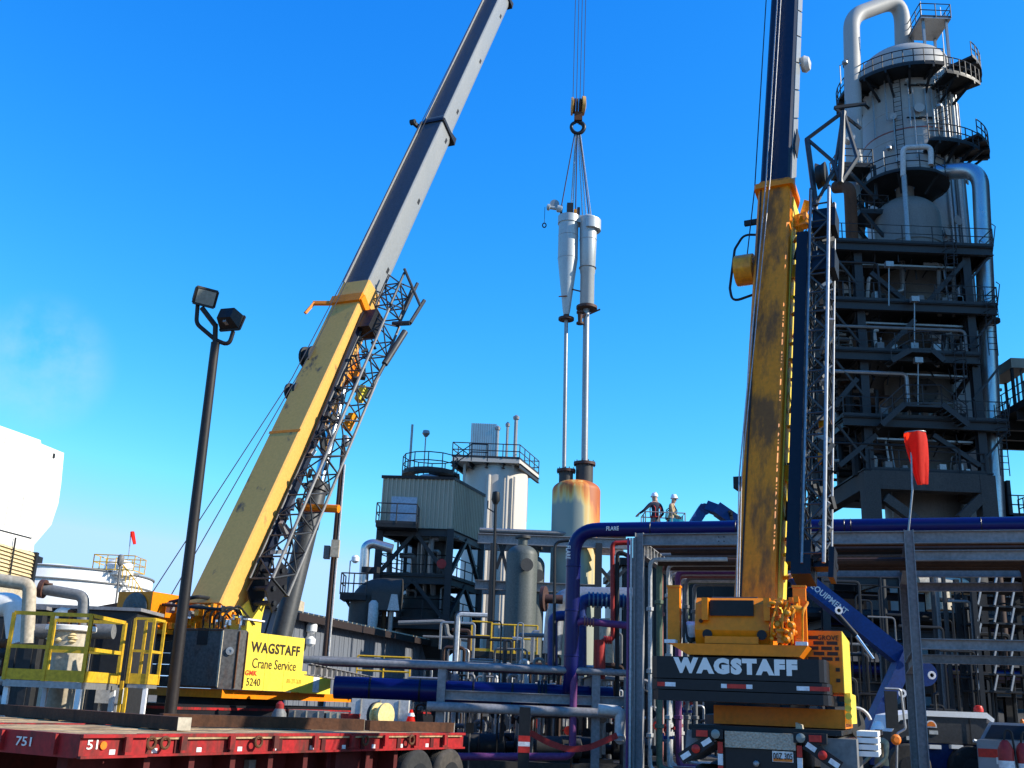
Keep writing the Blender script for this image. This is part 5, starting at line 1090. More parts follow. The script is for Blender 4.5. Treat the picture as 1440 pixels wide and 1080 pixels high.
MB().tube([B1(3.6, .55, -.8), B1(3.6, jx + .75, -.95)], .12, 8).build('jib_stow_arm', 'amber', C1)
# hoist ropes along the boom top to the tip and the tip head
tip = B1(TIP, 0, 0); dn = MB()
MB().bar(B1(TIP - .4, 0, .5), B1(TIP + .6, 0, -.6), .7, .8, d1).build('boom_head', 'navy', C1, False)
for k, (x, px, py) in enumerate(((-.30, 213, 835), (-.12, 240, 838))):
    dn.tube([P(px, py, 28.9), B1(7.3 + 1.5 * k, x, 1.0 - .1 * k), B1(t1_, x, .86), B1(t3_, x, .7), B1(TIP, x, .6)], .016, 5)
dn.build('hoist_rope', 'rope', C1)
for t in (t2_, t3_): MB().bar(B1(t - .2, -.55, .5), B1(t - .2, -.75, .85), .12, .16, d1).lathe(B1(t - .2, -.72, .8), [(.12, -.1), (.12, .1)], 10, wv1).build('rope_guide', 'dark_steel', C1, False)
# carrier under the superstructure
mbk = MB(); lbox(mbk, -1.5, 12, -1.3, 1.3, 1.0, 1.5); mbk.build('carrier', 'navy', C1, False); mbk = MB(); lbox(mbk, -1.52, 12, 1.302, 1.32, 1.38, 1.44); mbk.build('carrier_stripe', 'red', C1, False); mbk = MB(); lbox(mbk, -1.52, -1.502, -1.3, 1.3, 1.38, 1.44); mbk.build('carrier_stripe', 'red', C1, False)
lbox(MB(), .3, 3.3, -.9, .9, 1.5, zpb - .22).build('turntable', 'dark_steel', C1, False)
for a in (-.6, 1.1, 3.4, 5.2, 9.5):
    for s in (-1, 1):
        ww = MB().lathe(LA(a, s * .85, .62), [(.3, 0), (.6, .03), (.62, .1), (.62, .38), (.6, .45), (.3, .48)], 24, w1 * s).build('wheel', 'rubber', C1); MB().lathe(LA(a, s * 1.32, .62), [(.28, 0), (.2, .03), (.08, .02)], 16, w1 * s).build('hub', 'dark_steel', ww)

# ------------------------------------------------------------------ the hanging load: hook block, slings, twin cyclones with dip legs
YH = YR
hk = P(813, 150, YH)
HB = thing('hook_block', 'rust yellow crane hook block hanging on four thin ropes in the sky', 'hook block', hk)
MB().lathe(hk + V((-.42, 0, .0)), [(.2, 0), (.5, .02), (.52, .12), (.35, .16)], 24, V((1, 0, 0))).lathe(hk + V((.16, 0, .06)), [(.35, 0), (.55, .03), (.55, .2), (.25, .26)], 24, V((1, .1, 0))).build('cheek_plate', 'cream', HB)
for k in range(3): MB().lathe(hk + V((-.26 + .15 * k, 0, .02)), [(.2, 0), (.46, .01), (.42, .05), (.46, .1), (.2, .11)], 22, V((1, 0, 0))).build('sheave', 'rusty', HB)
MB().bx(hk.x - .2, hk.x + .24, hk.y - .2, hk.y + .2, hk.z - .95, hk.z - .42).build('swivel', 'rusty', HB, False)
hz_ = hk - Z * 1.35
MB().tube([hz_ + V((.0, 0, .5)), hz_ + V((.02, 0, .34))] , .12, 10).tube([hz_ + V((.36 * math.sin(t) * (1 + .12 * math.cos(t)), 0, .36 * math.cos(t))) for t in [R(10) + R(330) * j / 20 for j in range(21)]], .13, 10, r1=.09).build('hook', 'navy', HB)
fall = MB()
for dx in (-.3, -.1, .1, .3):
    top = tip + V((dx, 0, -.5)); fall.tube([hk + V((dx, 0, .1)), V((hk.x + dx, hk.y, top.z))], .02, 5)
fall.build('fall_rope', 'rope', HB)
# cyclones
cyL = P(797, 320, YH); cyR = P(829, 330, YH); xl, xr_ = VX(796, 560, YH), VX(821, 560, YH)
cyL.x, cyR.x = VX(798, 380, YH), VX(826, 380, YH)
sl0, CY = hz_ - Z * .25, thing('cyclone_pair', 'pair of pale metal cyclones with long dip legs hanging from the hook', 'cyclone', V((cyL.x, YH, NZ[0][1])))
zt1, za1, zb1, zc1 = ZP(798, 305, YH), ZP(798, 365, YH), ZP(797, 445, YH), 0
rL = (VX(813, 340, YH) - VX(785, 340, YH)) / 2
MB().lathe((cyL.x, YH, 0), [(.14, zb1), (.2, zb1 + .3), (rL, za1), (rL, zt1 - .45), (rL + .05, zt1 - .44), (rL + .05, zt1), (rL * .3, zt1 + .02)], 32).build('cyclone_body', 'cyclone', CY)
zt2, za2, zm2, zb2 = ZP(827, 311, YH), ZP(826, 335, YH), ZP(825, 386, YH), ZP(823, 432, YH); rR = rL * .86
MB().lathe((cyR.x, YH - .1, 0), [(.3, zb2), (rR * .82, zb2 + .12), (rR * .82, zm2), (rR * .88, zm2 + .04), (rR, za2 + .0), (rR + .02, zt2 + .1), (rR * .4, zt2 + .3)], 32).build('cyclone_body', 'cyclone', CY)
MB().hexa([V((cyL.x - .2, YH - .3, zt1 - .42)), V((cyR.x + .2, YH - .3, zt1 - .42)), V((cyR.x + .2, YH + .4, zt1 - .42)), V((cyL.x - .2, YH + .4, zt1 - .42)), V((cyL.x - .2, YH - .3, zt1)), V((cyR.x + .2, YH - .3, zt1)), V((cyR.x + .2, YH + .4, zt1)), V((cyL.x - .2, YH + .4, zt1))]).build('crossover_duct', 'cyclone', CY, False)
MB().arc((cyR.x + .04, YH - .1, 0), rR + .0, rR + .18, R(-110), R(75), zt2 - .62, zt2 - .02, 16).build('inlet_volute', 'cyclone', CY)
for x, z in ((cyL.x, za1), (cyL.x, zt1 - 1.2), (cyR.x, zm2 + .3), (cyR.x, za2 - .2)):
    r_ = rL if x == cyL.x else rR; MB().lathe((x, YH - (0 if x == cyL.x else .1), z), [(r_ * .98, 0), (r_ + .012, .02), (r_ * .98, .04)], 32).build('weld_seam', 'galv', CY)
MB().cyl((cyL.x, YH, zb1 - .1), (xl, YH, NZ[0][1] - .9), .105, n=14).build('dip_leg', 'galv', CY)
MB().cyl((cyR.x - .02, YH - .05, zb2 + .1), (NZ[1][0], YH, NZ[1][1] - .9), .17, n=16).build('dip_leg', 'galv', CY)
flange(MB(), (cyL.x, YH, zb1 - .15), Z, .42, .12, 24).lathe((cyL.x, YH, zb1 - .1), [(.16, 0), (.16, .35)], 16).build('leg_flange', 'flange', CY)
flange(MB(), (cyR.x, YH - .05, zb2 - .05), Z, .56, .14, 24).build('leg_flange', 'flange', CY)
vq = V((cyR.x - .35, YH - .2, zb2 - .75)); MB().lathe(vq, [(.2, -.3), (.2, -.2), (.11, -.19), (.14, .3), (.2, .31), (.2, .42)], 14).bar(vq, vq + V((.3, 0, .3)), .12).build('counterweight_valve', 'flange', CY)
MB().bar(vq + V((.5, 0, .3)), vq + V((1.05, -.1, .55)), .07).build('valve_arm', 'rusty', CY, False)
MB().bar((cyL.x - .45, YH - .3, zb1 + 1.0), (cyL.x, YH - .3, zb1 + 1.05), .05).bar((cyL.x + .2, YH - .2, zb1 + 1.5), (cyR.x - .2, YH - .2, zb1 + 1.35), .06).build('stay_bar', 'rusty', CY, False)
vz = zt1 + .02
ac_ = MB().bx(cyL.x - .12, cyL.x + .22, YH - .2, YH + .2, vz, vz + .75).bx(cyL.x + .45, cyL.x + .6, YH - .1, YH + .1, vz, vz + .55).bar((cyL.x - .42, YH, vz), (cyL.x - .42, YH, vz + .65), .12)
ac_.build('top_bracket', 'dark_steel', CY, False)
q = V((cyL.x - .35, YH, vz + .42)); MB().lathe(q, [(.12, 0), (.2, .05), (.2, .3), (.1, .35), (.1, .7), (.18, .72), (.18, .85), (.05, .9)], 12, V((-1, 0, .12))).build('valve', 'cyclone', CY)
MB().lathe(q + V((-.45, 0, .3)), [(.26, 0), (.26, .04)], 16, V((0, -1, 0))).build('handwheel', 'galv', CY)
MB().tube([q + V((-.98, 0, .1)), q + V((-.98, 0, -.85))], .015, 5).tube([q + V((-.98 + .1 * math.cos(t), 0, -1.0 + .13 * math.sin(t))) for t in [j * .524 for j in range(13)]], .035, 6).build('chain', 'navy', CY)
MB().bx(cyL.x + .25, cyL.x + .42, YH - .35, YH - .15, vz + .1, vz + .3).build('shackle', 'hydraulic', CY, False)
SG = thing('sling_set', 'bundle of twisted wire slings running from the hook to the cyclone tops', 'sling', sl0)
for k, (x, z) in enumerate(((cyL.x - .42, vz + .6), (cyL.x + .08, vz), (cyL.x + .2, vz), (cyL.x + .36, vz), (cyR.x - .32, vz), (cyR.x - .1, vz), (cyR.x + .04, vz), (cyR.x + .16, vz))):
    MB().tube([sl0 + V((-.14 + .04 * k, 0, .0)), V((x, YH + .1 * (k % 3) - .1, z))], .03, 6).build('sling', 'rope_light' if k % 3 else 'brown_pipe', SG)

import os
if os.environ.get('DBG'): print('TIP', TIP, tip, hk, math.degrees(EL1), t1_, t2_, t3_, proj(tip))
# ------------------------------------------------------------------ right crane on its truck
u2 = V((.342, .940, 0)); w2 = V((.940, -.342, 0)); O2 = V((VX(1045, 960, 15.6), 15.6, 0)); 
def RA(a, b, z): return O2 + u2 * a + w2 * b + Z * z
def rbox(mb, a0, a1, b0, b1, z0, z1): return mb.hexa([RA(a0, b0, z0), RA(a0, b1, z0), RA(a1, b1, z0), RA(a1, b0, z0), RA(a0, b0, z1), RA(a0, b1, z1), RA(a1, b1, z1), RA(a1, b0, z1)])
def zr2(py): return ZP(1045, py, 15.6)
def bpx(px, a=0):   # lateral offset for a picture column at depth a behind the rear face
    k = VX(px, 960, 1.0); return (k * (O2.y + u2.y * a) - O2.x - u2.x * a) / (w2.x - k * w2.y)
C2 = thing('truck_crane', 'amber yellow truck crane seen from behind with navy counterweight and upright boom', 'crane', O2)
# counterweight, three slabs with rounded ends
def slab(z0, z1, b0, b1, nm='counterweight_slab'):
    ch = .09; pl = [RA(ch, b0, z0), RA(0, b0 + ch, z0), RA(0, b1 - ch, z0), RA(ch * .4, b1 - ch * .3, z0), RA(ch * 1.4, b1, z0), RA(.95, b1, z0), RA(.95, b0, z0)]
    return MB().prism(pl, Z * (z1 - z0)).build(nm, 'navy', C2, False)
bL, bR = bpx(915), bpx(1171, .95)
z3, z2, z1, z0 = zr2(925), zr2(957), zr2(973), zr2(988)
s1 = slab(z2 + .006, z3, bL, bR - .03); s2 = slab(z1 + .006, z2 - .006, bL, bR); s3 = slab(z0, z1 - .006, bL + .02, bR + .01)
lettering('WAGSTAFF', 'ink_white', s1, RA(-.006, bpx(1033), (zr2(926) + zr2(949)) / 2), w2, Z, zr2(926) - zr2(949), bpx(1121) - bpx(946), .075)
zt0_, zt1_ = zr2(968.5), zr2(962.5)
for a, b, c in ((915, 935, 'tape_red'), (935.3, 950, 'tape_white'), (1014, 1022, 'tape_white'), (1022.3, 1049, 'tape_red'), (1049.3, 1058, 'tape_white'), (1120, 1138, 'tape_white'), (1138.3, 1166, 'tape_red')):
    mbk = MB(); rbox(mbk, -.008, .02, bpx(a) + (.1 if a == 915 else 0), bpx(b), zt0_, zt1_); mbk.build('reflector', c, s2, False)
# winch deck and winch housing
zd0, zd1 = zr2(922), zr2(906)
c0, c1 = bpx(940), bpx(1138)
MB().prism([RA(.02, c0 + .28, zd0), RA(.02, c1 - .12, zd0), RA(.02, c1, zd1), RA(.02, c0, zd1)], u2 * .9).build('winch_deck', 'amber', C2, False)
for b in (bpx(944), bpx(1131)):
    mbk = MB(); rbox(mbk, -.0, .18, b - .1, b + .06, zd1, zd1 + .05); mbk.build('rubbing_block', 'tape_white', C2, False)
hw0, hw1, ht = bpx(981, .3), bpx(1086, .3), zr2(838)
prw = [(.18, zd1 + .005), (.1, zd1 + .2), (.16, zr2(866)), (.2, ht - .1), (.32, ht), (1.05, ht - .02), (1.2, zd1 + .3), (1.2, zd1 + .005)]
wh2 = MB().prism([RA(a, hw0, z) for a, z in prw], w2 * (hw1 - hw0)).build('winch_housing', 'amber', C2, False)
mbk = MB(); rbox(mbk, .12, .3, bpx(1001, .2), bpx(1063, .2), zr2(865), zr2(843)); mbk.build('winch_opening', 'black', wh2, False)
for px in (987, 1076):
    mbk = MB(); rbox(mbk, .05, .3, bpx(px), bpx(px + 9), zr2(872), zr2(840)); mbk.build('housing_rib', 'amber', wh2, False)
MB().bar(RA(.1, hw0 + .15, zd1 + .06), RA(.1, hw1 - .15, zd1 + .06), .08, .1).build('housing_foot', 'amber', wh2, False)
for px in (994, 1072): MB().lathe(RA(.11, bpx(px), zd1 + .14), [(.07, 0), (.07, .02)], 14, -u2).build('pin', 'dark_steel', wh2)
MB().lathe(RA(.12, bpx(985), zr2(873)), [(.03, 0), (.03, .03)], 10, -u2).build('plug', 'rusty', wh2)
wd2 = MB().lathe(RA(.55, hw0 + .2, (ht + zd1) / 2 + .1), [(.28, 0), (.28, hw1 - hw0 - .4)], 20, w2).build('rope_drum', 'dark_steel', wh2)
for px, pp in ((949, 823), (1129, 823)):
    b = bpx(px, .35); mbk = MB(); rbox(mbk, .28, .42, b - .09, b + .09, zd1, zr2(823)); mbk.build('deck_post', 'amber', C2, False)
    mbk = MB(); rbox(mbk, .26, .44, b - .1, b + .1, zr2(823), zr2(823) + .03); mbk.build('post_cap', 'amber', C2, False)
MB().tube([RA(.1, bpx(960), zd1), RA(.1, bpx(961), zr2(856))], .02, 6).build('stick', 'dark_steel', C2)
for k in range(64):
    b = bpx(1080) + (bpx(1122) - bpx(1082)) * rnd.random(); z = zd1 + (zr2(842) - zd1) * rnd.random() ** 1.1; s = rnd.uniform(.03, .1); a = rnd.uniform(-.04, .3)
    if k % 2: MB().lathe(RA(a, b, z), [(s * .5, 0), (s * .6, .03), (s * .6, s * 1.6), (s * .3, s * 2)], 10, rnd.choice((w2, -u2, Z))).build('valve_body', rnd.choice(('hydraulic', 'hydraulic', 'amber')), C2)
    else:
        mbk = MB(); rbox(mbk, a, a + s * 1.4, b, b + s, z, z + s * 1.3); mbk.build('valve_block', rnd.choice(('hydraulic', 'amber', 'hydraulic')), C2, False)
hm = MB()
for k in range(4):
    b = bpx(1086) + .14 * k; hm.tube([RA(.1, b, zd1), RA(-.08, b + .03, zd1 + .3 + .05 * (k % 4)), RA(.1, b + .1, zr2(846)), RA(.6, b, zr2(838))], .018, 6, bend=.15)
hm.build('hydraulic_hose', 'hydraulic', C2)['kind'] = 'stuff'
hl = MB()
for k in range(4): hl.tube([RA(.3, bpx(958), zr2(878) + .03 * k), RA(.1, bpx(966), zr2(900) - .02 * k), RA(.3, bpx(978), zd1 + .1)], .018, 6, bend=.1)
hl.build('hose', 'hose', C2); MB().lathe(RA(.4, bpx(966), zr2(890)), [(.1, -.12), (.14, -.05), (.14, .12), (.06, .18)], 12).build('filter', 'tape_white', C2)
# engine grille cabinet on the right
g0, g1 = bpx(1136, .8), bpx(1186, .8); gz1, gz0 = ZP(1160, 888, 16.1), ZP(1160, 974, 16.1)
GC = MB(); rbox(GC, .8, 3.2, g0, g1, gz0, gz1); GC = GC.build('engine_cabinet', 'amber', C2, False)
mbk = MB(); rbox(mbk, .8, 3.2, g1, g1 + .012, gz0, gz1); mbk.build('side_panel', 'yellow', C2, False)  # right face in yellow: sunlight on the amber put into the colour
for r in range(10):
    z = gz1 - .1 - r * (gz1 - gz0 - .16) / 9.5
    for j in range(3):
        if r == 0 and j > 0: continue
        bb = g0 + .02 + j * .19 + (.08 if r % 2 else 0); ln = .15
        if bb + ln > g1 - .03: ln = g1 - .04 - bb
        if ln < .02: continue
        if r > 4 and j < 2: continue
        MB().bar(RA(.795, bb, z), RA(.795, bb + ln, z), .012, .05, Z).build('grille_slot', 'ink', GC, False)
lettering('GROVE', 'ink', GC, RA(.792, (g0 + g1) / 2 + .06, gz1 - .1), w2, Z, .07, .3, .01)
mbk = MB(); rbox(mbk, 1.0, 3.4, bpx(1003, 1), bpx(1186, 1), zr2(1020), z0 - .04); mbk.build('superstructure', 'amber', C2, False)
mbk = MB(); rbox(mbk, 1.1, 3.0, bpx(1186, 1.1) + .004, bpx(1195, 1.1), ZP(1190, 1018, 16), ZP(1190, 974, 16)); mbk.build('side_box', 'yellow', C2, False)
for k in range(3): MB().lathe(RA(1.05, bpx(1191, 1), ZP(1190, 985 + 11 * k, 16)), [(.05, 0), (.05, .06)], 10, -u2).build('fitting', 'yellow', C2)
# boom
pv = P(1067, 868, 16.9); AZ2 = R(63)
lo, hi = R(60), R(89)
for _ in range(40):       # elevation that lays the boom on its line in the survey
    EL2 = (lo + hi) / 2; d2, wv2, n2 = boom_frame(AZ2, EL2)
    k = 1
    while proj(pv + d2 * k)[1] > 100: k += .5
    if proj(pv + d2 * k)[0] > 1103: lo = EL2
    else: hi = EL2
TK2 = 5
while proj(pv + d2 * TK2 + n2 * .4)[1] > 258: TK2 += .05
KS = TK2 / 15.6
if os.environ.get('DBG'): print('boom2', math.degrees(EL2), TK2)
def B2(t, x, y): return pv + d2 * t * KS + wv2 * x + n2 * y
secs2 = [(-.3, 15.6, .63, .74, 'amber_boom'), (15.6, 27, .58, .68, 'boom_navy'), (27, 40, .56, .64, 'boom_navy')]
for i, (a, b, w_, h_, mm) in enumerate(secs2):
    bs = section(MB(), pv, d2, wv2, n2, a * KS, (b + .2) * KS, w_, h_).build('boom_section', mm, C2)
    if i == 0:
        section(MB(), pv, d2, wv2, n2, 15.4 * KS, 15.62 * KS, w_ + .14, h_ + .12).build('collar', 'amber', C2)
        for x in (-.25,): MB().bar(B2(0, x * .8, h_ / 2 + .004), B2(15.4, x, h_ / 2 + .004), .03, .012, n2).build('seam', 'ink', bs, False)
        MB().bar(B2(.2, w_ / 2 + .012, -.1), B2(15.2, w_ / 2 + .012, -.1), .02, .5, n2).build('side_plate', 'yellow', bs, False)  # yellow strip over the amber side, sunlit tone put into its colour
    else:
        pn = MB(); k = int((b - a) / 1.5)
        for j in range(k):
            t = a + .3 + j * 1.5
            MB().prism([B2(t, w_ / 2 + .002, h_ * .38), B2(t + 1.42, w_ / 2 + .002, h_ * .38), B2(t + 2.1, w_ / 2 + .002, -h_ * .18), B2(t + .68, w_ / 2 + .002, -h_ * .18)], wv2 * .02).build('side_plate', 'boom_grey', bs, False)
mbk = MB(); mbk.bar(B2(17.2, .36, .2), B2(18.4, .36, .05), .02, .26, n2).build('side_opening', 'black', C2, False)
MB().lathe(B2(22.6, .3, -.2), [(.04, 0), (.16, .02), (.19, .1), (.14, .19), (.03, .22)], 16, wv2).build('anti_block_weight', 'pipe_white', C2)
rp_ = MB()
for x, r_ in ((-.2, .012), (-.12, .008)): rp_.tube([RA(.55, bpx(1046, .55) + x * .4, ht - .05), B2(4, -.30 + (x + .2) * .5, .5), B2(15.6, x + .08, .52), B2(40, x + .12, .42)], r_, 6)
rp_.build('hoist_rope', 'rope_light', C2)
MB().tube([B2(12.6, -.5, .2), B2(16.0, -.46, .1), B2(40, -.42, .3)], .012, 5).build('limit_cable', 'rope', C2)
# left side hose reel with its loop guards
q = B2(12.3, -.54, .1)
MB().lathe(q, [(.1, -.18), (.3, -.17), (.3, .17), (.1, .18)], 16, wv2).build('cable_reel', 'hydraulic', C2)
MB().tube([B2(11.2, -.36, .1), B2(11.0, -.75, .1), B2(11.6, -.82, .1), B2(13.3, -.78, .1), B2(13.9, -.62, .1), B2(13.8, -.36, .1)], .025, 6, bend=.25).tube([B2(12.7, -.8, .1), B2(12.7, -.6, .1)], .018, 5).build('reel_guard', 'dark_steel', C2)
MB().bar(B2(14.4, -.36, .1), B2(14.4, -.62, .1), .08, .1).bar(B2(4.2, -.36, .0), B2(4.2, -.5, .0), .3, .2).build('side_bracket', 'dark_steel', C2, False)
# side brackets on the right of the boom
for t in (14.2, 12.0, 4.4): MB().bar(B2(t, .36, 0), B2(t, .6, .05), .3, .16, n2).bar(B2(t + .2, .4, -.2), B2(t + .8, .6, .1), .1).build('jib_bracket', 'hydraulic', C2, False)
for k in range(22):
    t = 1.2 + k * .6; MB().bar(B2(t, .38, rnd.uniform(-.3, .2)), B2(t + rnd.uniform(.1, .5), .42 + rnd.uniform(0, .1), rnd.uniform(-.3, .25)), rnd.uniform(.04, .1), .06).build('boom_fitting', rnd.choice(('hydraulic', 'amber', 'ink', 'amber_lit')), C2, False)
# stowed jib
J2 = lattice(MB(), B2(1.6, .88, .1), d2, 13.5 * KS, wv2, n2, .34, .5, .42, .032, .018).build('jib_lattice', 'lattice', C2)
MB().bar(B2(1.4, .56, .1), B2(13.3, .56, .1), .2, .42, n2).build('jib_box', 'navy', J2, False)
for x, y, r_, mm in ((1.05, .36, .03, 'galv'), (1.07, -.12, .024, 'galv'), (.72, .36, .022, 'galv')): MB().tube([B2(1.3, x, y), B2(15.0, x, y)], r_, 8).build('jib_chord', mm, J2)
MB().bar(B2(1.0, .7, .1), B2(2.0, .7, .1), .3, .5, n2).bar(B2(1.4, .86, .1), B2(1.4, 1.2, .1), .1, .2, n2).bar(B2(.9, 1.15, .2), B2(1.8, 1.16, .2), .08, .25, n2).build('jib_foot', 'navy', J2, False)
for t in (13.4, 11.6): MB().bar(B2(t, .95, .1), B2(t + .8, .95, .1), .42, .4, n2).build('jib_gusset', 'navy', J2, False)
A_, Bq = B2(14.4, .8, .3), B2(15.2, 1.25, .3); T_ = B2(18.6, 1.3, .3); U_ = B2(17.6, .6, .3)
MB().tube([A_, U_], .055, 7).tube([U_, T_], .04, 6).tube([Bq, T_], .06, 7).tube([T_, B2(16.4, 1.55, .2), Bq], .045, 6).tube([A_, B2(16, 1.15, .3), T_], .035, 6).tube([U_, B2(16.3, 1.1, .3), Bq], .04, 6).build('jib_head', 'lattice', J2)
MB().lathe(B2(15.7, .9, .3), [(.1, -.1), (.26, -.09), (.21, 0), (.26, .09), (.1, .1)], 20, wv2).build('jib_sheave', 'dark_steel', J2)
for k in range(46): MB().bar(B2(1.5 + k * .25, .98 + rnd.uniform(-.14, .14), rnd.uniform(-.1, .3)), B2(1.8 + k * .25, .98 + rnd.uniform(-.14, .14), rnd.uniform(-.1, .35)), rnd.uniform(.04, .1), .08).build('jib_fitting', rnd.choice(('galv', 'dark_steel', 'dark_steel', 'lattice', 'dark_steel')), J2, False)
for t, m_ in ((6.2, 'hydraulic'), (5.0, 'hydraulic')): MB().bar(B2(t, .85, -.1), B2(t, 1.0, -.1), .16, .12, n2).build('jib_lug', m_, J2, False)
# carrier
zk = zr2(1024); CAR = MB(); rbox(CAR, .35, 9.0, bpx(1003), bpx(1122), .75, zk - .05); CAR.build('carrier_frame', 'navy', C2, False)
mbk = MB(); rbox(mbk, .3, 8.0, bpx(962), bpx(1180, .3), zk - .05, zk + .02); mbk.build('carrier_deck', 'dark_steel', C2, False)
MB().lathe(RA(2.2, bpx(1075, 2.2), zk + .02), [(.95, 0), (.95, .14), (.8, .16), (.8, .22)], 32).build('slew_ring', 'dark_steel', C2)
mbk = MB(); rbox(mbk, .05, .3, bpx(1017), bpx(1115), zr2(1052), zr2(1029)); rp2 = mbk.build('rear_plate', 'chequer', C2, False)
mbk = MB(); rbox(mbk, .1, .3, bpx(1017), bpx(1115), .55, zr2(1053)); bump = mbk.build('rear_bumper', 'navy', C2, False)
mbk = MB(); rbox(mbk, .085, .1, bpx(1082), bpx(1111), zr2(1069), zr2(1054)); lp_ = mbk.build('licence_plate', 'tape_white', bump, False)
mbk = MB(); rbox(mbk, .0825, .085, bpx(1083), bpx(1110), zr2(1068.5), zr2(1064)); mbk.build('plate_band', 'orange_light', bump, False)
lettering('00Z 305', 'ink', bump, RA(.081, bpx(1096.5), zr2(1061)), w2, Z, .085, .26, .01)
MB().lathe(RA(.09, bpx(1060), zr2(1073)), [(.04, 0), (.04, .08), (.02, .1)], 10, -u2).build('tow_pin', 'galv', bump)
for px, sgn in ((1005, -1), (1123, 1)):
    mbk = MB(); rbox(mbk, .02, .3, bpx(px) - .34 * (sgn < 0) - .1 * (sgn > 0), bpx(px) + .34 * (sgn > 0) + .1 * (sgn < 0), zr2(1041), zr2(1027)); hb2 = mbk.build('lamp_bar', 'dark_steel', C2, False)
    MB().lathe(RA(.02, bpx(px), zr2(1034)), [(.062, 0), (.062, .03), (.03, .05)], 18, -u2).build('reversing_lamp', 'lamp_glass', hb2)
    b = bpx(px) + sgn * .19; mbk = MB(); rbox(mbk, -.02, .018, b - .08, b + .08, zr2(1038.5), zr2(1029.5)); mbk.build('tail_lamp', 'tape_red', hb2, False)
    # outrigger beam with striped guard
    b0, b1_ = bpx(px) + sgn * .06, bpx(px) + sgn * .5
    za_, zb_ = zr2(1041), zr2(1072)
    cc = ('tape_white', 'tape_red', 'tape_white')
    MB().bar(RA(.06, b0, za_), RA(.06, b1_, zb_), .06, .16).build('guard_arm', 'navy', C2, False)
    for k in range(3):
        p, q = RA(.02, b0 + (b1_ - b0) * (k / 3 + .03), za_ + (zb_ - za_) * (k / 3 + .03)), RA(.02, b0 + (b1_ - b0) * (k / 3 + .3), za_ + (zb_ - za_) * (k / 3 + .3))
        if k == 1: MB().lathe((p + q) / 2, [(.06, 0), (.06, .03), (.03, .05)], 14, -u2).build('marker_lamp', 'tape_red', C2)
        else: MB().bar(p, q, .012, .07).build('reflector', cc[k], C2, False)
    b2_ = bpx(1010 if sgn < 0 else 1120)
    for k in range(3): 
        mbk = MB(); rbox(mbk, .08, .1, b2_ - .035, b2_ + .035, zr2(1045 + 17 * (k + 1)) + .008, zr2(1045 + 17 * k)); mbk.build('reflector', ('tape_red', 'tape_white', 'tape_red')[k], C2, False)
# mudguards and outrigger boxes
mg = MB().prism([RA(.25, bpx(961), zr2(1030)), RA(.25, bpx(986), zr2(1030)), RA(.25, bpx(1003), zr2(1044)), RA(.25, bpx(983), zr2(1060)), RA(.25, bpx(957), zr2(1078))], u2 * 1.6).build('mudguard', 'rack', C2, False)
mbk = MB(); rbox(mbk, .2, 2.2, bpx(1149, .2), bpx(1200, .2), .5, zr2(1033)); mbk.build('mudguard', 'pipe_grey', C2, False)
for k in range(4):
    mbk = MB(); rbox(mbk, .9, 2.6, bpx(1201, .9), bpx(1230, .9), zr2(1058) + .09 * k, zr2(1058) + .09 * k + .07); mbk.build('outrigger_slat', 'white', C2, False)
MB().prism([RA(.4, bpx(1113), zr2(1029)), RA(.4, bpx(1124), zr2(1029)), RA(.4, bpx(1122), zr2(1016)), RA(.4, bpx(1113), zr2(1013))], u2 * .2).build('wheel_chock', 'bone', C2, False)
for a in (1.2, 2.55, 6.5):
    for b in (bpx(985), bpx(1140)):
        s = -1 if b < bpx(1060) else 1
        ww = MB().lathe(RA(a, b - s * .3, .53), [(.3, 0), (.5, .03), (.53, .1), (.53, .5), (.5, .57), (.3, .6)], 24, w2 * s).build('wheel', 'rubber', C2); MB().lathe(RA(a, b + s * .3, .53), [(.25, 0), (.15, .03)], 14, w2 * s).build('hub', 'galv', ww)
q = P(1203, 1020, 18.6); MB().lathe(q, [(.09, -.06), (.2, -.05), (.21, 0), (.2, .05), (.09, .06)], 24, V((.6, -.8, 0))).build('spare_wheel', 'rubber', C2)
MB().tube([q + V((.25 * math.cos(t_), -.06, .28 * math.sin(t_))) for t_ in [R(20) + j * R(14) for j in range(9)]], .03, 6).build('fender', 'pipe_white', C2)

# ------------------------------------------------------------------ trailers
TZ = 1.24; TO = PZ(114, 1034, TZ); ta = (PZ(632, 1031, TZ) - PZ(187, 1032.5, TZ)); ta = V((ta.x, ta.y, 0)).normalized(); tb = V((-ta.y, ta.x, 0)); TO.z = 0
if os.environ.get('DBG'): print('trailer', TO, ta, (PZ(640, 1031, TZ) - TO).length)
def TR(a, b, z): return TO + ta * a + tb * b + Z * z
def tbox(mb, a0, a1, b0, b1, z0, z1): return mb.hexa([TR(a0, b0, z0), TR(a0, b1, z0), TR(a1, b1, z0), TR(a1, b0, z0), TR(a0, b0, z1), TR(a0, b1, z1), TR(a1, b1, z1), TR(a1, b0, z1)])
TL = thing('flatbed_trailer', 'red flatbed trailer with worn plank deck in the left foreground', 'trailer', TO)
TLn, TW = 8.7, 3.2
npl = 11
for i in range(npl):
    mbk = MB(); o_ = rnd.uniform(0, .012); tbox(mbk, .06 + rnd.uniform(0, .05), TLn - .1, .08 + i * (TW - .16) / npl, .08 + (i + .955) * (TW - .16) / npl, TZ - .06, TZ - .008 + o_); mbk.build('deck_plank', 'deck', TL, False)
for a0, a1, off in ((0, 1.02, -.0), (1.02, TLn, .12)):
    mbk = MB(); tbox(mbk, a0, a1, off, off + .08, TZ - .26, TZ + .01); tbox(mbk, a0, a1, off - .05, off + .02, TZ - .03, TZ + .012); tbox(mbk, a0, a1, off - .05, off + .02, TZ - .27, TZ - .24); mbk.build('side_rail', 'red', TL, False)
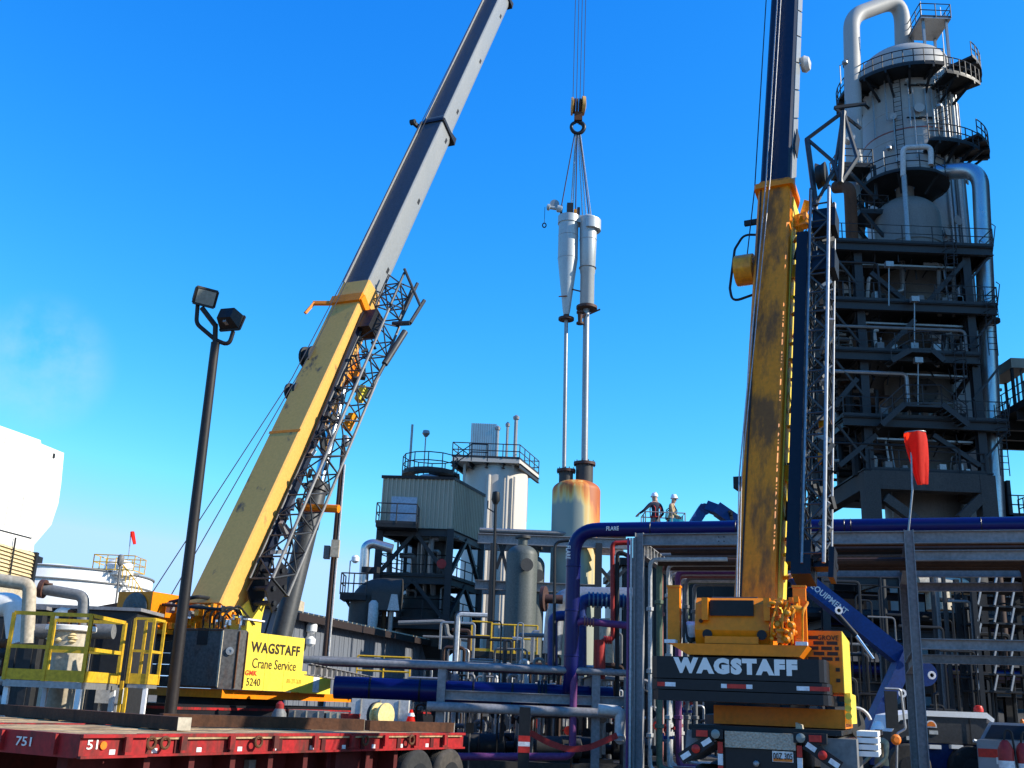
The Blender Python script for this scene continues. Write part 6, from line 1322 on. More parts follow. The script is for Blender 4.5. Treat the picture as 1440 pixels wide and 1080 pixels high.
mbk = MB(); tbox(mbk, -.0, .08, .08, TW, TZ - .27, TZ + .008); er = mbk.build('end_rail', 'red', TL, False)
lettering('751', 'ink_white', er, TR(-.006, 1.05, TZ - .12), -tb, Z, .11, .3, .01)
lettering('51', 'ink_white', TL, TR(.18, -.004, TZ - .11), ta, Z, .11, .16, .01)
MB().lathe(TR(.34, -.002, TZ - .12), [(.05, 0), (.05, .02)], 14, -tb).build('marker_lamp', 'orange_light', TL)
for b in (.4, 1.45, 2.1, 2.8): mbk = MB(); tbox(mbk, -.05, .0, b, b + .06, TZ - .24, TZ - .0); mbk.build('stake_pocket', 'red', TL, False)
for k in range(9):
    a = .75 + k * .9 if k else .62; mbk = MB(); tbox(mbk, a, a + .1, (-.09 if a < 1 else .03), (-.05 if a < 1 else .07), TZ - .2, TZ - .02); mbk.build('stake_pocket', 'red', TL, False)
for a in (1.12, 1.35, 3.1, 5.6, 6.9):
    c = TR(a, .02, TZ - .1); MB().tube([c + ta * .07 * math.cos(t) + Z * .07 * math.sin(t) for t in [j * .5236 for j in range(13)]], .022, 6).build('lashing_ring', 'rusty', TL)
for k in range(10):
    a = .45 + k * .78; mbk = MB(); off = -.005 if a < 1.02 else .115; tbox(mbk, a, a + .09, off, off + .004, TZ - .23, TZ - .17); mbk.build('reflector', 'tape_white', TL, False)
for b in (.55, TW - .75): mbk = MB(); tbox(mbk, .3, TLn - .2, b, b + .2, TZ - .75, TZ - .28); mbk.build('main_beam', 'red_shaded', TL, False)
for k in range(9): mbk = MB(); tbox(mbk, 1.2 + k * .78, 1.3 + k * .78, .2, .56, TZ - .7, TZ - .28); mbk.build('gusset', 'red_shaded', TL, False)
for k in range(8): mbk = MB(); tbox(mbk, .6 + k, .7 + k, .1, TW - .1, TZ - .26, TZ - .07); mbk.build('cross_member', 'red_shaded', TL, False)
mbk = MB(); tbox(mbk, 5.0, 6.2, .3, .34, .6, 1.0); mbk.build('mudflap_plate', 'red_shaded', TL, False)
mbk = MB(); tbox(mbk, 3.4, 3.9, .44, .54, .62, .86); mbk.build('tool_box', 'pipe_grey', TL, False)
for a in (7.2, 8.2):
    for b in (.02, .38, TW - .72, TW - .36):
        ww = MB().lathe(TR(a, b, .5), [(.26, 0), (.43, .01), (.475, .05), (.485, .1), (.47, .105), (.47, .115), (.485, .12), (.485, .19), (.47, .195), (.47, .205), (.485, .21), (.475, .27), (.43, .31), (.26, .32)], 32, tb).build('wheel', 'rubber', TL)
        MB().lathe(TR(a, b - .01, .5), [(.25, 0), (.2, .08), (.1, .06), (.08, -.02)], 20, tb).build('rim', 'dark_steel', ww)
    mbk = MB(); tbox(mbk, a - .07, a + .07, .1, TW - .1, .43, .57); mbk.build('axle', 'dark_steel', TL, False)
dup(TL, tb * (TW + .12), 'second red flatbed trailer parked close behind the numbered one')
def beam_(nm, lab, a, b, hgt, wdt): 
    t = thing(nm, lab, 'timber', (a + b) / 2, 'long timbers lying across the trailers'); MB().bar(a + Z * hgt / 2, b + Z * hgt / 2, wdt, hgt).build('timber', 'timber', t, False)
    dd = (b - a).normalized(); MB().bar(b + Z * hgt / 2, b + dd * .006 + Z * hgt / 2, wdt * .98, hgt * .98).build('sawn_end', 'bone', t, False)
a = PZ(-40, 1001.5, TZ + .012); b = PZ(258, 1027.5, TZ + .012)
beam_('timber_beam', 'long dark brown timber crossing the trailers at the left edge', a, b, .185, .22)
a = PZ(225, 1020.5, TZ + .012); b = PZ(508, 1027, TZ + .012)
beam_('timber_beam', 'dark brown timber lying behind the long one under the yellow crane sign', a, b, .19, .22)
a = PZ(516, 1027, TZ + .012); b = PZ(634, 1029.5, TZ + .012)
beam_('timber_beam', 'short dark timber at the far right end of the red trailer', a, b, .17, .2)
# things beyond the trailer
Yg = 24.2
q = P(540, 1006, Yg); cr_ = thing('cable_drum', 'round yellow wooden cable drum end standing behind the red trailer', 'cable drum', q)
MB().lathe(q + V((-.14, 0, 0)), [(.05, 0), (.26, 0), (.26, .04), (.17, .042), (.17, .2), (.26, .202), (.26, .26), (.02, .262)], 32, V((1, -.75, 0))).build('drum', 'wood_end', cr_)
MB().lathe(q + V((-.2, .06, 0)), [(.27, 0), (.27, .06)], 32, V((1, -.75, 0))).build('tyre_band', 'rubber', cr_)
MB().bx(q.x - .5, q.x + .4, Yg - .1, Yg + .3, 0, q.z - .26).build('cradle', 'timber', cr_, False)
for px0, px1, py0, py1, cn, lab in ((492, 575, 985, 1020, 'pipe_white', 'grey green plywood box behind the round cable drum'), (405, 456, 1000, 1016, 'pipe_grey', 'low pale grey box behind the red trailer under the crane sign'), (458, 490, 1002, 1016, 'bone', 'small pale box left of the red bucket behind the trailer')):
    a, b = P(px0, py1, 25.2), P(px1, py0, 25.2); t = thing('crate', lab, 'crate', (a.x, 25.2, 0)); MB().bx(a.x, b.x, 25.2, 26.0, 0, b.z).build('box', cn, t, False)
    for k in range(3): x = a.x + (b.x - a.x) * (k + .5) / 3; MB().bx(x - .012, x + .012, 25.18, 25.2, 0, b.z - .01).build('batten', 'bone', t, False)
a = P(492, 1015, 24.5); solo(MB().lathe((a.x, 24.5, .0), [(.2, 0), (.2, 1.0), (.17, 1.0), (.22, a.z + .17), (.2, a.z + .17), (.1, a.z)], 16), 'red_bucket', 'red bucket shaped cap on a post behind the trailer', 'bucket', 'pipe_red', (a.x, 24.5, 0))
for px, lab in ((577, 'small orange and white traffic cone right of the round cable drum'),):
    a = P(px, 1022, 24.5); cz = a.z; t = thing('traffic_cone', lab, 'traffic cone', V((a.x, 24.5, 0)))
    MB().bx(a.x - .25, a.x + .25, 24.3, 24.7, 0, cz).build('stand', 'dark_steel', t, False)
    MB().lathe((a.x, 24.5, cz), [(.18, 0), (.18, .03), (.12, .04), (.03, .36)], 14).build('cone', 'windsock', t); MB().lathe((a.x, 24.5, cz + .22), [(.083, 0), (.06, .07)], 14).build('collar', 'tape_white', t)
a = P(393, 1000, 24.5); t = thing('gas_bottle', 'small grey bottle with a red cap standing behind the trailer below the crane', 'gas bottle', V((a.x, 24.5, 0)))
MB().lathe((a.x, 24.5, 0), [(.19, 0), (.16, a.z - .05), (.1, a.z + .05)], 16).build('body', 'pipe_grey', t); MB().lathe((a.x, 24.5, a.z + .05), [(.09, 0), (.09, .1), (.03, .16)], 12).build('cap', 'pipe_red', t)

# ------------------------------------------------------------------ yellow railed platform and vessel at left
Yp = 21.0; xa, xb = VX(14, 900, Yp), VX(124, 900, Yp); zpd = ZP(70, 958, Yp); zrl = 1.24
PF = thing('access_platform', 'yellow railed access platform with white legs at the lower left', 'platform', (xb, Yp, 0))
MB().bx(xa, xb, Yp, Yp + 2.0, zpd - .12, zpd).build('deck', 'galv', PF, False)
def yrail(pts, nm='railing'):
    m_ = MB(); 
    for h_, s_ in ((zrl, .08), (.62, .08)): 
        for a, b in zip(pts, pts[1:]): m_.bar(a + Z * h_, b + Z * h_, .03, .07)
    for a, b in zip(pts, pts[1:]):
        k = 2 if abs(b.x - a.x) > .5 else 1
        for i in range(k + 1): e = a + (b - a) * i / k; m_.bar(e, e + Z * zrl, .065, .055)
        m_.bar(a + Z * .11, b + Z * .11, .02, .2)
    return m_.build(nm, 'yellow_rail', PF, False)
yrail([V((xa, Yp, zpd)), V((xb, Yp, zpd))]); yrail([V((xb, Yp + .02, zpd)), V((xb, Yp + 1.9, zpd))]); yrail([V((xa, Yp + 1.95, zpd)), V((xb, Yp + 1.95, zpd))])
for x, y in ((xb - .05, Yp + .05), (xb - .05, Yp + 1.9), (xa + .05, Yp + .1), (xa + .05, Yp + 1.9)): MB().bar((x, y, 0), (x, y, zpd - .12), .09).build('leg', 'white', PF, False)
Y3 = 22.3; x3, x4 = VX(187, 900, Y3), VX(214, 900, Y3); z3_ = ZP(200, 962, Y3)
L3 = thing('gate_cage', 'small yellow railed landing between the access platform and the lamp pole', 'platform', (x3, Y3, 0))
mm_ = MB()
for x in (x3, x4):
    for y in (Y3, Y3 + .7): mm_.bar((x, y, z3_), (x, y, z3_ + 1.28), .055)
for h_ in (1.28, .64):
    for a, b in (((x3, Y3), (x4, Y3)), ((x4, Y3), (x4, Y3 + .7)), ((x3, Y3 + .7), (x4, Y3 + .7))): mm_.bar((*a, z3_ + h_), (*b, z3_ + h_), .03, .05)
mm_.bar((x3, Y3, z3_ + .1), (x4, Y3, z3_ + .1), .02, .2).bar((x4, Y3, z3_ + .1), (x4, Y3 + .7, z3_ + .1), .02, .2).build('railing', 'yellow_rail', L3, False)
MB().bx(x3, x4, Y3, Y3 + .7, z3_ - .08, z3_ - .01).build('deck', 'galv', L3, False)
MB().bar((x3, Y3, 0), (x3, Y3, z3_ - .08), .06).bar((x3 - .2, Y3 + .3, 0), (x3 - .2, Y3 + .3, z3_ + .05), .06).build('yellow_leg', 'yellow_rail', L3, False); MB().bar((x4 - .02, Y3 + .05, 0), (x4 - .02, Y3 + .05, z3_ - .08), .08).build('leg', 'white', L3, False)
Y4 = 23.6; x5 = VX(98, 900, Y4); zf4 = ZP(98, 884, Y4)
FV = thing('filter_vessel', 'rust stained pale vessel with a bolted lid behind the yellow railing', 'process vessel', (x5, Y4, 0))
MB().lathe((x5, Y4, 0), [(.46, 0), (.46, zf4 - .5), (.42, zf4 - .45), (.42, zf4 - .06)], 24).build('shell', 'bone', FV)
MB().lathe((x5, Y4, zf4 - .06), [(.5, 0), (.52, .02), (.52, .1), (.5, .12)], 28).build('lid', 'whitewash', FV)
for k in range(14): t_ = k * .4488; MB().cyl((x5 + .47 * math.cos(t_), Y4 + .47 * math.sin(t_), zf4 + .05), (x5 + .47 * math.cos(t_), Y4 + .47 * math.sin(t_), zf4 + .11), .028, n=6).build('bolt', 'rusty', FV)
for k in range(12): t_ = rnd.uniform(3.3, 6); MB().lathe((x5 + .4 * math.cos(t_), Y4 + .4 * math.sin(t_), zf4 - .22 + rnd.uniform(-.1, .08)), [(.02, -.06), (.09, 0), (.02, .06)], 7).build('peeling_lagging', 'louvre', FV)
q = lambda px, py, Y=Y4: P(px, py, Y)
solo(MB().tube([q(76, 905), q(78, 858), q(103, 861)], .075, 10, bend=.15), 'hook_pipe', 'pale pipe bent like a hook over the bolted vessel lid', 'pipe', 'whitewash', q(76, 905))
MB().lathe(q(98, 880) , [(.05, 0), (.05, .25), (.1, .26), (.1, .32), (.04, .36)], 10).build('vent', 'rusty', FV)
pa = solo(MB().tube([q(-30, 812, 23), q(42, 822, 23), q(38, 905, 23)], .14, 14, bend=.2), 'cream_pipe', 'cream painted pipe turning down at the left picture edge', 'pipe', 'bone', q(38, 905, 23))
pb_ = solo(MB().tube([q(58, 828, 23.5), q(118, 838, 23.5), q(116, 882, 23.5)], .12, 14, bend=.2), 'grey_pipe', 'grey pipe with a downward elbow in front of the white tank', 'pipe', 'pipe_grey', q(116, 882, 23.5))
flange(MB(), q(60, 828, 23.5), V((1, 0, -.1)), .2, .1).lathe(q(66, 822, 23.5), [(.12, 0), (.12, .03)], 14).build('valve', 'flange', pb_)
solo(MB().tube([q(-30, 850, 24), q(22, 850, 24), q(28, 905, 24)], .26, 16, bend=.3), 'fat_pipe', 'fat pale pipe end at the left edge below the cream pipe', 'pipe', 'whitewash', q(28, 905, 24))
solo(MB().tube([q(42, 888, 24.8), q(160, 888, 24.8)], .17, 14), 'level_pipe', 'horizontal pale pipe behind the yellow railing', 'pipe', 'pipe_grey', q(42, 888, 24.8))
for k, (px, py, w_, h_, Y, cn, lab) in enumerate(((90, 905, 3.2, 1.2, 25.5, 'steel_blue', 'dark grey blue metal enclosure behind the yellow railed platform'), (10, 890, 1.5, 2.0, 25.2, 'steel_blue', 'dark metal enclosure at the left edge behind the cream pipe'))):
    a = P(px, py, Y); z_ = P(px, 856, Y).z
    t = thing('equipment_enclosure', lab, 'enclosure', (a.x, Y, 0)); MB().bx(a.x - w_ / 2, a.x + w_ / 2, Y, Y + 1.6, 0, z_).build('casing', cn, t, False)
    for j in range(4): MB().bx(a.x - w_ / 2 + .1 + j * w_ / 4, a.x - w_ / 2 + (j + 1) * w_ / 4 - .1, Y - .03, Y, .3, z_ - .2).build('panel', cn, t, False)
    MB().bx(a.x - w_ / 2 - .1, a.x + w_ / 2 + .1, Y - .1, Y + 1.7, z_ + .004, z_ + .08).build('lid', 'rack', t, False)
MBs = thing('valve_stand', 'dark stand of small valves at the left picture edge beside the yellow railing', 'valves', q(4, 960, 21.8))
for k in range(7):
    e = q(2 + rnd.uniform(-8, 8), 905 + 13 * k, 21.8); MB().lathe(e, [(.04, -.08), (.1, -.05), (.1, .05), (.04, .08)], 10, rnd.choice((V((1, 0, 0)), Z, V((0, 1, 0))))).tube([e, e + V((0, .1, 0)), V((e.x, e.y + .1, .2))], .03, 6).build('valve', rnd.choice(('dark_steel', 'galv', 'rusty')), MBs)
a = P(133, 985, 24); solo(MB().bx(a.x, a.x + .5, 24, 24.4, a.z - .05, a.z + .28).bx(a.x + .05, a.x + .1, 24.1, 24.2, 0, a.z).bx(a.x + .4, a.x + .45, 24.1, 24.2, 0, a.z), 'white_cabinet', 'small white cabinet on legs under the yellow railed platform', 'cabinet', 'pipe_white', (a.x, 24, 0))
# ------------------------------------------------------------------ lamp pole with two floodlights
YL_ = 23.2; base = V((VX(240, 1000, YL_), YL_, 0)); top = P(303, 482, YL_)
LP = thing('lamp_pole', 'tall dark lamp pole with two square floodlights in front of the left crane', 'lamp post', base)
MB().tube([base, V((base.x + (top.x - base.x) * 1.0, YL_, top.z))], .135, 14, r1=.1).build('pole', 'pole', LP)
MB().lathe(base, [(.2, 0), (.2, .05)], 12).build('base_plate', 'pole', LP)
MB().tube([top - Z * .1, P(303, 456, YL_)], .06, 10).build('spigot', 'pole', LP)
arm = MB().tube([P(278, 428, YL_), P(276, 455, YL_), P(303, 478, YL_), P(322, 486, YL_), P(328, 466, YL_)], .05, 10, bend=.26)
arm.build('cross_arm', 'pole', LP)
def flood(c, aim, up, w_, h_, dp, nm='floodlight'):
    aim = aim.normalized(); s, u_ = frame(aim, up); mb = MB()
    f0 = [c - s * w_ / 2 - u_ * h_ / 2, c + s * w_ / 2 - u_ * h_ / 2, c + s * w_ / 2 + u_ * h_ / 2, c - s * w_ / 2 + u_ * h_ / 2]; cb = c - aim * dp
    k = .72; b0 = [cb + (p - c) * k for p in f0]; mb.hexa(b0 + f0); h = mb.build(nm, 'pole', LP, False)
    rim = MB()
    for i in range(4): rim.bar(f0[i], f0[(i + 1) % 4], .05)
    rim.build('bezel', 'pole', h, False); k = .86; g_ = [c + aim * .012 + (p - c) * k for p in f0]; MB().prism(g_, aim * .01).build('lens', 'lamp_glass', h, False)
    kn = c - aim * dp - Z * .18; MB().bar(c - aim * dp * .6 - Z * h_ * .4, kn, .08).build('yoke', 'galv', h, False); return h
flood(P(289, 418, YL_ - .1), V((.55, -.75, -.42)), Z, .5, .38, .36); flood(P(327, 455, YL_ + .05), V((.25, .75, -.35)), Z, .5, .4, .36)
MB().tube([P(284, 433, YL_), P(303, 458, YL_)], .06, 8).build('bracket', 'pole', LP)

# ------------------------------------------------------------------ people
def person(name, label, foot, face_az, h=1.78, top='cloth_navy', legs='cloth_jean', arms=None, lean=0, helmet='helmet', vest=None, twist=0):
    t = thing('person', label, 'person', foot)
    f = V((math.cos(face_az), math.sin(face_az), 0)); s = V((f.y, -f.x, 0)); foot = V(foot); k = h / 1.78
    def p(x, y, z): return foot + s * x * k + f * (y + max(0, z - .95) * lean) * k + Z * z * k
    J = {}; vs = []; es = []; rs = []
    def v(nm, co, r, par=None):
        J[nm] = len(vs); vs.append(co); rs.append(r * k)
        if par: es.append((J[par], J[nm]))
    v('pel', p(0, 0, .98), (.155)); v('wai', p(0, 0, 1.13), .14, 'pel'); v('che', p(0, 0, 1.33), .165, 'wai'); v('sho', p(0, 0, 1.46), .12, 'che'); v('nec', p(0, .01, 1.53), .06, 'sho')
    v('hd0', p(0, .03, 1.6), .082, 'nec'); v('hd1', p(0, .035, 1.68), .095, 'hd0'); v('hd2', p(0, .02, 1.74), .07, 'hd1')
    arms = arms or ((.27, .1, 1.12, .25, .3, .98), (-.27, .1, 1.12, -.25, .3, .98))
    hands = []
    for n_, (ex, ey, ez, hx, hy, hz) in zip('RL', arms):
        sg = 1 if n_ == 'R' else -1
        v('s' + n_, p(.2 * sg, 0, 1.43), .075, 'sho'); v('e' + n_, p(ex, ey, ez), .052, 's' + n_); v('w' + n_, p(hx, hy, hz), .036, 'e' + n_)
        v('c' + n_, p(hx, hy + .05, hz - .03), .038, 'w' + n_); hands.append(('c' + n_, p(hx, hy + .06, hz - .035), f, s * sg))
    for n_ in 'RL':
        sg = 1 if n_ == 'R' else -1
        v('h' + n_, p(.1 * sg, 0, .92), .1, 'pel'); v('k' + n_, p(.12 * sg, .03, .5), .068, 'h' + n_); v('a' + n_, p(.12 * sg, -.02, .1), .05, 'k' + n_); v('t' + n_, p(.13 * sg, .16, .05), .045, 'a' + n_)
    for par, c, ff, ss in hands:
        for i in range(4):
            o = ss * (i - 1.5) * .021; a1 = 'f%s%d' % (par, i); v(a1, c + o + ff * .05 * k - Z * .01, .0095, par); v(a1 + 'b', c + o + ff * (.075 - .006 * abs(i - 1.4)) * k - Z * .045, .0085, a1)
        v('th' + par, c - ss * .045 + ff * .01 - Z * .02, .011, par); v('tb' + par, c - ss * .05 + ff * .04 - Z * .04, .0095, 'th' + par)
    me = bpy.data.meshes.new('body'); me.from_pydata([x - foot for x in vs], es, []); ob = bpy.data.objects.new('body', me); col.objects.link(ob)
    md = ob.modifiers.new('skin', 'SKIN'); md.use_smooth_shade = True
    for i, r in enumerate(rs): me.skin_vertices[0].data[i].radius = (r, r * (.75 if i in (J['pel'], J['wai'], J['che']) else 1))
    me.skin_vertices[0].data[0].use_root = True
    sb = ob.modifiers.new('sub', 'SUBSURF'); sb.levels = 1; sb.render_levels = 1
    bpy.context.view_layer.update(); m2 = bpy.data.meshes.new_from_object(ob.evaluated_get(bpy.context.evaluated_depsgraph_get()))
    bpy.data.objects.remove(ob); m2.name = 'body'; m2.materials.clear()
    for nm in ('skin', top, legs, 'rubber'): m2.materials.append(MAT[nm])
    wr = [(vs[J['wR']] - foot), (vs[J['wL']] - foot)]
    for pl_ in m2.polygons:
        c = pl_.center; z = c.z / k
        if any((c - w_).length < .06 for w_ in wr) or any((c - (vs[J['c' + n_]] - foot)).length < .13 for n_ in 'RL'): i = 0
        elif z < .12: i = 3
        elif z < .97: i = 2
        elif z < 1.5: i = 1
        else: i = 0
        pl_.material_index = i; pl_.use_smooth = True
    b_ = bpy.data.objects.new('body', m2); col.objects.link(b_); b_.parent = t; b_['_o'] = tuple(foot)
    hc = vs[J['hd1']] + Z * .035 * k
    MB().lathe(hc, [(.125, 0), (.12, .03), (.112, .07), (.085, .12), (.04, .148), (.01, .152)], 20, (Z + f * (lean * .6))).lathe(hc + f * .03, [(.132, -.006), (.136, .0), (.115, .012)], 20, (Z + f * (lean * .6))).bar(hc - f * .08 + Z * .14, hc + f * .08 + Z * .14, .03, .03).build('helmet', helmet, t)
    fc = vs[J['hd0']] + f * .085 * k
    MB().lathe(fc + Z * .045, [(.004, -.02), (.016, -.015), (.012, .015), (.004, .03)], 8, Z).build('nose', 'skin', t)
    MB().bar(fc - s * .045 + Z * .065 - f * .0, fc + s * .045 + Z * .065, .03, .028).build('safety_glasses', 'glass', t, False)
    MB().bar(fc - s * .022 - Z * .0, fc + s * .022 - Z * .0, .014, .01).build('mouth', 'harness', t, False)
    for sg in (-1, 1): MB().lathe(vs[J['hd0']] + s * .09 * sg + Z * .04, [(.012, -.03), (.02, 0), (.012, .03)], 8).build('ear', 'skin', t)
    if vest:
        st = MB()
        for sg in (-1, 1):
            st.tube([p(.1 * sg, .15, 1.0), p(.1 * sg, .175, 1.3), p(.11 * sg, .06, 1.5), p(.1 * sg, -.16, 1.3), p(.1 * sg, -.15, 1.0)], .018, 6)
            st.tube([p(.03 * sg, .1, .9), p(.19 * sg, .02, .78), p(.12 * sg, -.12, .85)], .02, 6)
        st.tube([p(.16 * math.cos(a_), .16 * math.sin(a_), 1.0) for a_ in [j * .524 for j in range(13)]], .02, 6)
        st.build('harness', vest, t)
    return t
# ------------------------------------------------------------------ boom lift with its basket
BL = V((VX(1300, 1040, 31.5), 31.5, 0))
LF = thing('boom_lift', 'blue articulated boom lift with a grey and white engine housing behind the right rack post', 'boom lift', BL)
q = lambda px, py, Y: P(px, py, Y)
j0, j1, j2 = q(1222, 1035, 33.0), q(1271, 928, 33.3), q(1290, 950, 33.3)
MB().bar(j0, j1 + (j1 - j0).normalized() * .2, .42, .62, V((0, 1, 0))).build('lower_arm', 'lift_blue', LF, False)
ua0, ua1 = q(1296, 948, 33.2), q(1105, 797, 34.6); uu = (ua1 - ua0).normalized()
UA = MB().bar(ua0, ua1, .5, .52, V((0, -1, 0)).cross(uu)).build('upper_arm', 'lift_blue', LF, False)
nrm = uu.cross(Z).normalized() * -1
if nrm.y > 0: nrm = -nrm
upv = -uu.cross(nrm); upv = upv if upv.z > 0 else -upv
rt = -uu
mid = ua0 + uu * ((q(1152, 832, 34.2).x - ua0.x) / uu.x)
lettering('STATE EQUIPMENT', 'ink_white', UA, mid + nrm * .262 + upv * .04, rt, upv, .22, 2.1, .02)
MB().cyl(ua0 + V((0, -.3, 0)), ua0 + V((0, .3, 0)), .36, n=20).build('elbow_joint', 'lift_blue', LF)
for p_ in (j1, q(1262, 975, 32.9), q(1174, 860, 33.6), q(1303, 950, 33.0)): MB().lathe(p_ + V((0, -.38, 0)), [(.12, 0), (.12, .04), (.06, .041), (.06, .0)], 16, V((0, -1, 0))).build('pivot_pin', 'tape_white', LF)
MB().cyl(q(1176, 862, 33.5), q(1204, 894, 33.3), .085, n=10).build('ram_barrel', 'dark_steel', LF); MB().cyl(q(1204, 894, 33.3), q(1228, 927, 33.1), .06, n=10).build('ram_rod', 'chrome', LF)
MB().bar(ua1, q(1040, 738, 35.3), .44, .56, V((0, 1, 0))).bar(q(1044, 741, 35.3), q(1008, 716, 35.6), .4, .5, V((0, 1, 0))).bar(q(1018, 721, 35.5), q(994, 712, 35.7), .32, .38, V((0, 1, 0))).build('upper_arm', 'lift_blue', LF, False)
k0, k1 = q(990, 714, 35.8), q(966, 752, 35.6)
MB().cyl(q(991, 716, 35.55), q(991, 716, 36.1), .2, n=16).bar(k0, k1, .34, .36, V((0, 1, 0))).build('jib_arm', 'lift_blue', LF, False)
MB().bar(q(1029, 731, 35.2), q(1026, 718, 35.2), .1).bar(q(1027, 722, 35.1), q(1030, 722, 35.1), .12).build('limit_switch', 'dark_steel', LF, False)
zb_ = ZP(930, 737, 36) - .5; xa, xb = VX(905, 720, 36), VX(960, 720, 36); bz = ZP(905, 723, 36) - 1.1
BK = MB().bx(xa, xb, 35.5, 36.6, bz - .06, bz).build('basket', 'galv', LF, False)
MB().rail([(xa, 35.5, bz), (xb, 35.5, bz), (xb, 36.6, bz), (xa, 36.6, bz)], h=1.1, closed=True, sp=.45, r=.02, toe=.12).build('basket_rail', 'rack', LF)
MB().bar((xb - .1, 36, bz - .05), k1, .3, .3).build('basket_bracket', 'lift_blue', LF, False)
e = q(951, 728, 35.7); MB().bar(e + V((-.22, 0, -.14)), e + V((.2, 0, -.2)), .3, .22).build('control_box', 'teal', LF, False)
fz = bz
person('p', 'worker in a dark navy jacket and white helmet leaning on the basket rail', V((VX(922, 720, 36), 36.05, fz)), R(115), 1.8, 'cloth_navy', 'cloth_grey', ((.3, -.02, 1.16, .26, .14, 1.04), (-.42, .05, 1.2, -.55, .2, 1.08)), .02, vest='harness')
person('p', 'worker in a tan shirt and dark harness looking down beside the basket controls', V((VX(943, 720, 36), 36.1, fz)), R(-20), 1.75, 'cloth_tan', 'cloth_jean', ((.26, .12, 1.14, .2, .32, 1.05), (-.26, .1, 1.14, -.2, .3, 1.02)), .14, vest='dark_steel' if False else 'cloth_navy')
# housing
hx0, hx1 = VX(1252, 1010, 30.5), VX(1387, 1010, 30.5); hz1, hzm, hz0 = ZP(1320, 1004, 30.5), ZP(1320, 1008, 30.5), ZP(1320, 1045, 30.5)
pr_ = [(hx0, hz0), (hx1, hz0), (hx1, hzm), (hx0 + .9, hzm), (hx0 + .25, hzm - .14), (hx0, hzm - .45)]
HS = MB().prism([V((x, 30.5, z)) for x, z in pr_], V((0, 1.7, 0))).build('engine_housing', 'grey_van', LF, False)
pr2 = [(hx0, hzm - .44), (hx0 + .25, hzm - .13), (hx0 + .9, hzm + .005), (hx1 + .0, hzm + .005), (hx1 + .18, hzm - .12), (hx1 + .2, hzm + .0), (hx1, hzm + .16), (hx0 + .9, hzm + .15), (hx0 + .2, hzm + .0)]
MB().prism([V((x, 30.45, z)) for x, z in pr2], V((0, 1.8, 0))).build('housing_top', 'white', LF, False)
MB().bar((hx0 + 2.17, 30.47, hz0 + .02), (hx0 + 2.17, 30.47, hzm - .02), .02).build('door_gap', 'black', HS, False)
lg = V((VX(1311, 1018, 30.4), 30.485, ZP(1311, 1020, 30.4)))
MB().prism([lg + V((.16 * math.cos(a_), 0, .2 * math.sin(a_) - .06)) for a_ in [j * math.pi / 10 for j in range(11)]], V((0, .01, 0))).build('emblem', 'tape_white', HS, False)
MB().prism([lg + V((.12 * math.cos(a_), -.008, .13 * math.sin(a_) - .03)) for a_ in [j * math.pi / 10 for j in range(11)]], V((0, .01, 0))).build('emblem_sun', 'orange_light', HS, False)
for px, py in ((1313, 1030), (1281, 1038)): e = P(px, py, 30.47); MB().bx(e.x - .12, e.x + .12, 30.47, 30.495, e.z - .05, e.z + .05).build('decal', 'pipe_white', HS, False)
MB().bx(hx0 - .1, hx1 + .1, 30.6, 32.2, .55, hz0 - .01).build('chassis', 'lift_blue', LF, False)
for px in (1316, 1347): e = P(px, 1051, 30.4); MB().bx(e.x - .16, e.x + .16, 30.42, 30.6, e.z - .04, e.z + .06).build('step_plate', 'white', LF, False)
for x in (hx0 + .4, hx1 - .55):
    for y in (30.3, 32.1): ww = MB().lathe((x, y, .6), [(.3, 0), (.55, .03), (.6, .1), (.6, .3), (.55, .37), (.3, .4)], 26, V((0, 1, 0))).build('wheel', 'rubber', LF); MB().lathe((x, y - .01, .6), [(.28, 0), (.2, .06), (.08, .03)], 18, V((0, 1, 0))).build('hub', 'grey_van', ww)
MB().tube([V((hx1 - .05 + .75 * math.cos(a_) - .55, 30.28, .6 + .75 * math.sin(a_))) for a_ in [R(10) + j * R(12) for j in range(7)]], .05, 6).build('fender', 'white', LF)
e = P(1376, 998, 31); MB().lathe(e, [(.13, -.06), (.13, .02), (.1, .1), (.03, .12)], 14).build('beacon', 'tape_red', LF)
e = P(1316, 1003, 31); MB().tube([e, e + Z * .5, e + Z * .55 + V((.1, 0, 0))], .05, 8).build('exhaust', 'dark_steel', LF)
# ------------------------------------------------------------------ small white truck at the right edge
YT_ = 26.0; tx0, tx1 = VX(1378, 1040, YT_), VX(1378, 1040, YT_) + 2.0
VT = thing('white_truck', 'white pickup truck with a dark rear window at the lower right edge', 'truck', (tx0 + 1, YT_, 0))
zt_ = ZP(1410, 1016, YT_); zw = ZP(1410, 1044, YT_)
MB().prism([V((tx0, YT_, .45)), V((tx1, YT_, .45)), V((tx1, YT_, zw)), V((tx1 - .03, YT_, zw + .04)), V((tx0 + .03, YT_, zw + .04)), V((tx0, YT_, zw))], V((0, 4.8, 0))).build('body', 'van_white', VT, False)
cab = [V((tx0 + .06, YT_ + .35, zw + .04)), V((tx1 - .06, YT_ + .35, zw + .04)), V((tx1 - .06, YT_ + 2.4, zw + .04)), V((tx0 + .06, YT_ + 2.4, zw + .04)), V((tx0 + .28, YT_ + .6, zt_)), V((tx1 - .28, YT_ + .6, zt_)), V((tx1 - .28, YT_ + 2.1, zt_)), V((tx0 + .28, YT_ + 2.1, zt_))]
MB().hexa(cab).build('cab', 'van_white', VT, False)
wv_ = [V((tx0 + .16, YT_ + .345, zw + .07)), V((tx1 - .16, YT_ + .345, zw + .07)), V((tx1 - .33, YT_ + .56, zt_ - .06)), V((tx0 + .33, YT_ + .56, zt_ - .06))]
MB().prism(wv_, V((0, -.02, 0))).build('rear_window', 'glass', VT, False)
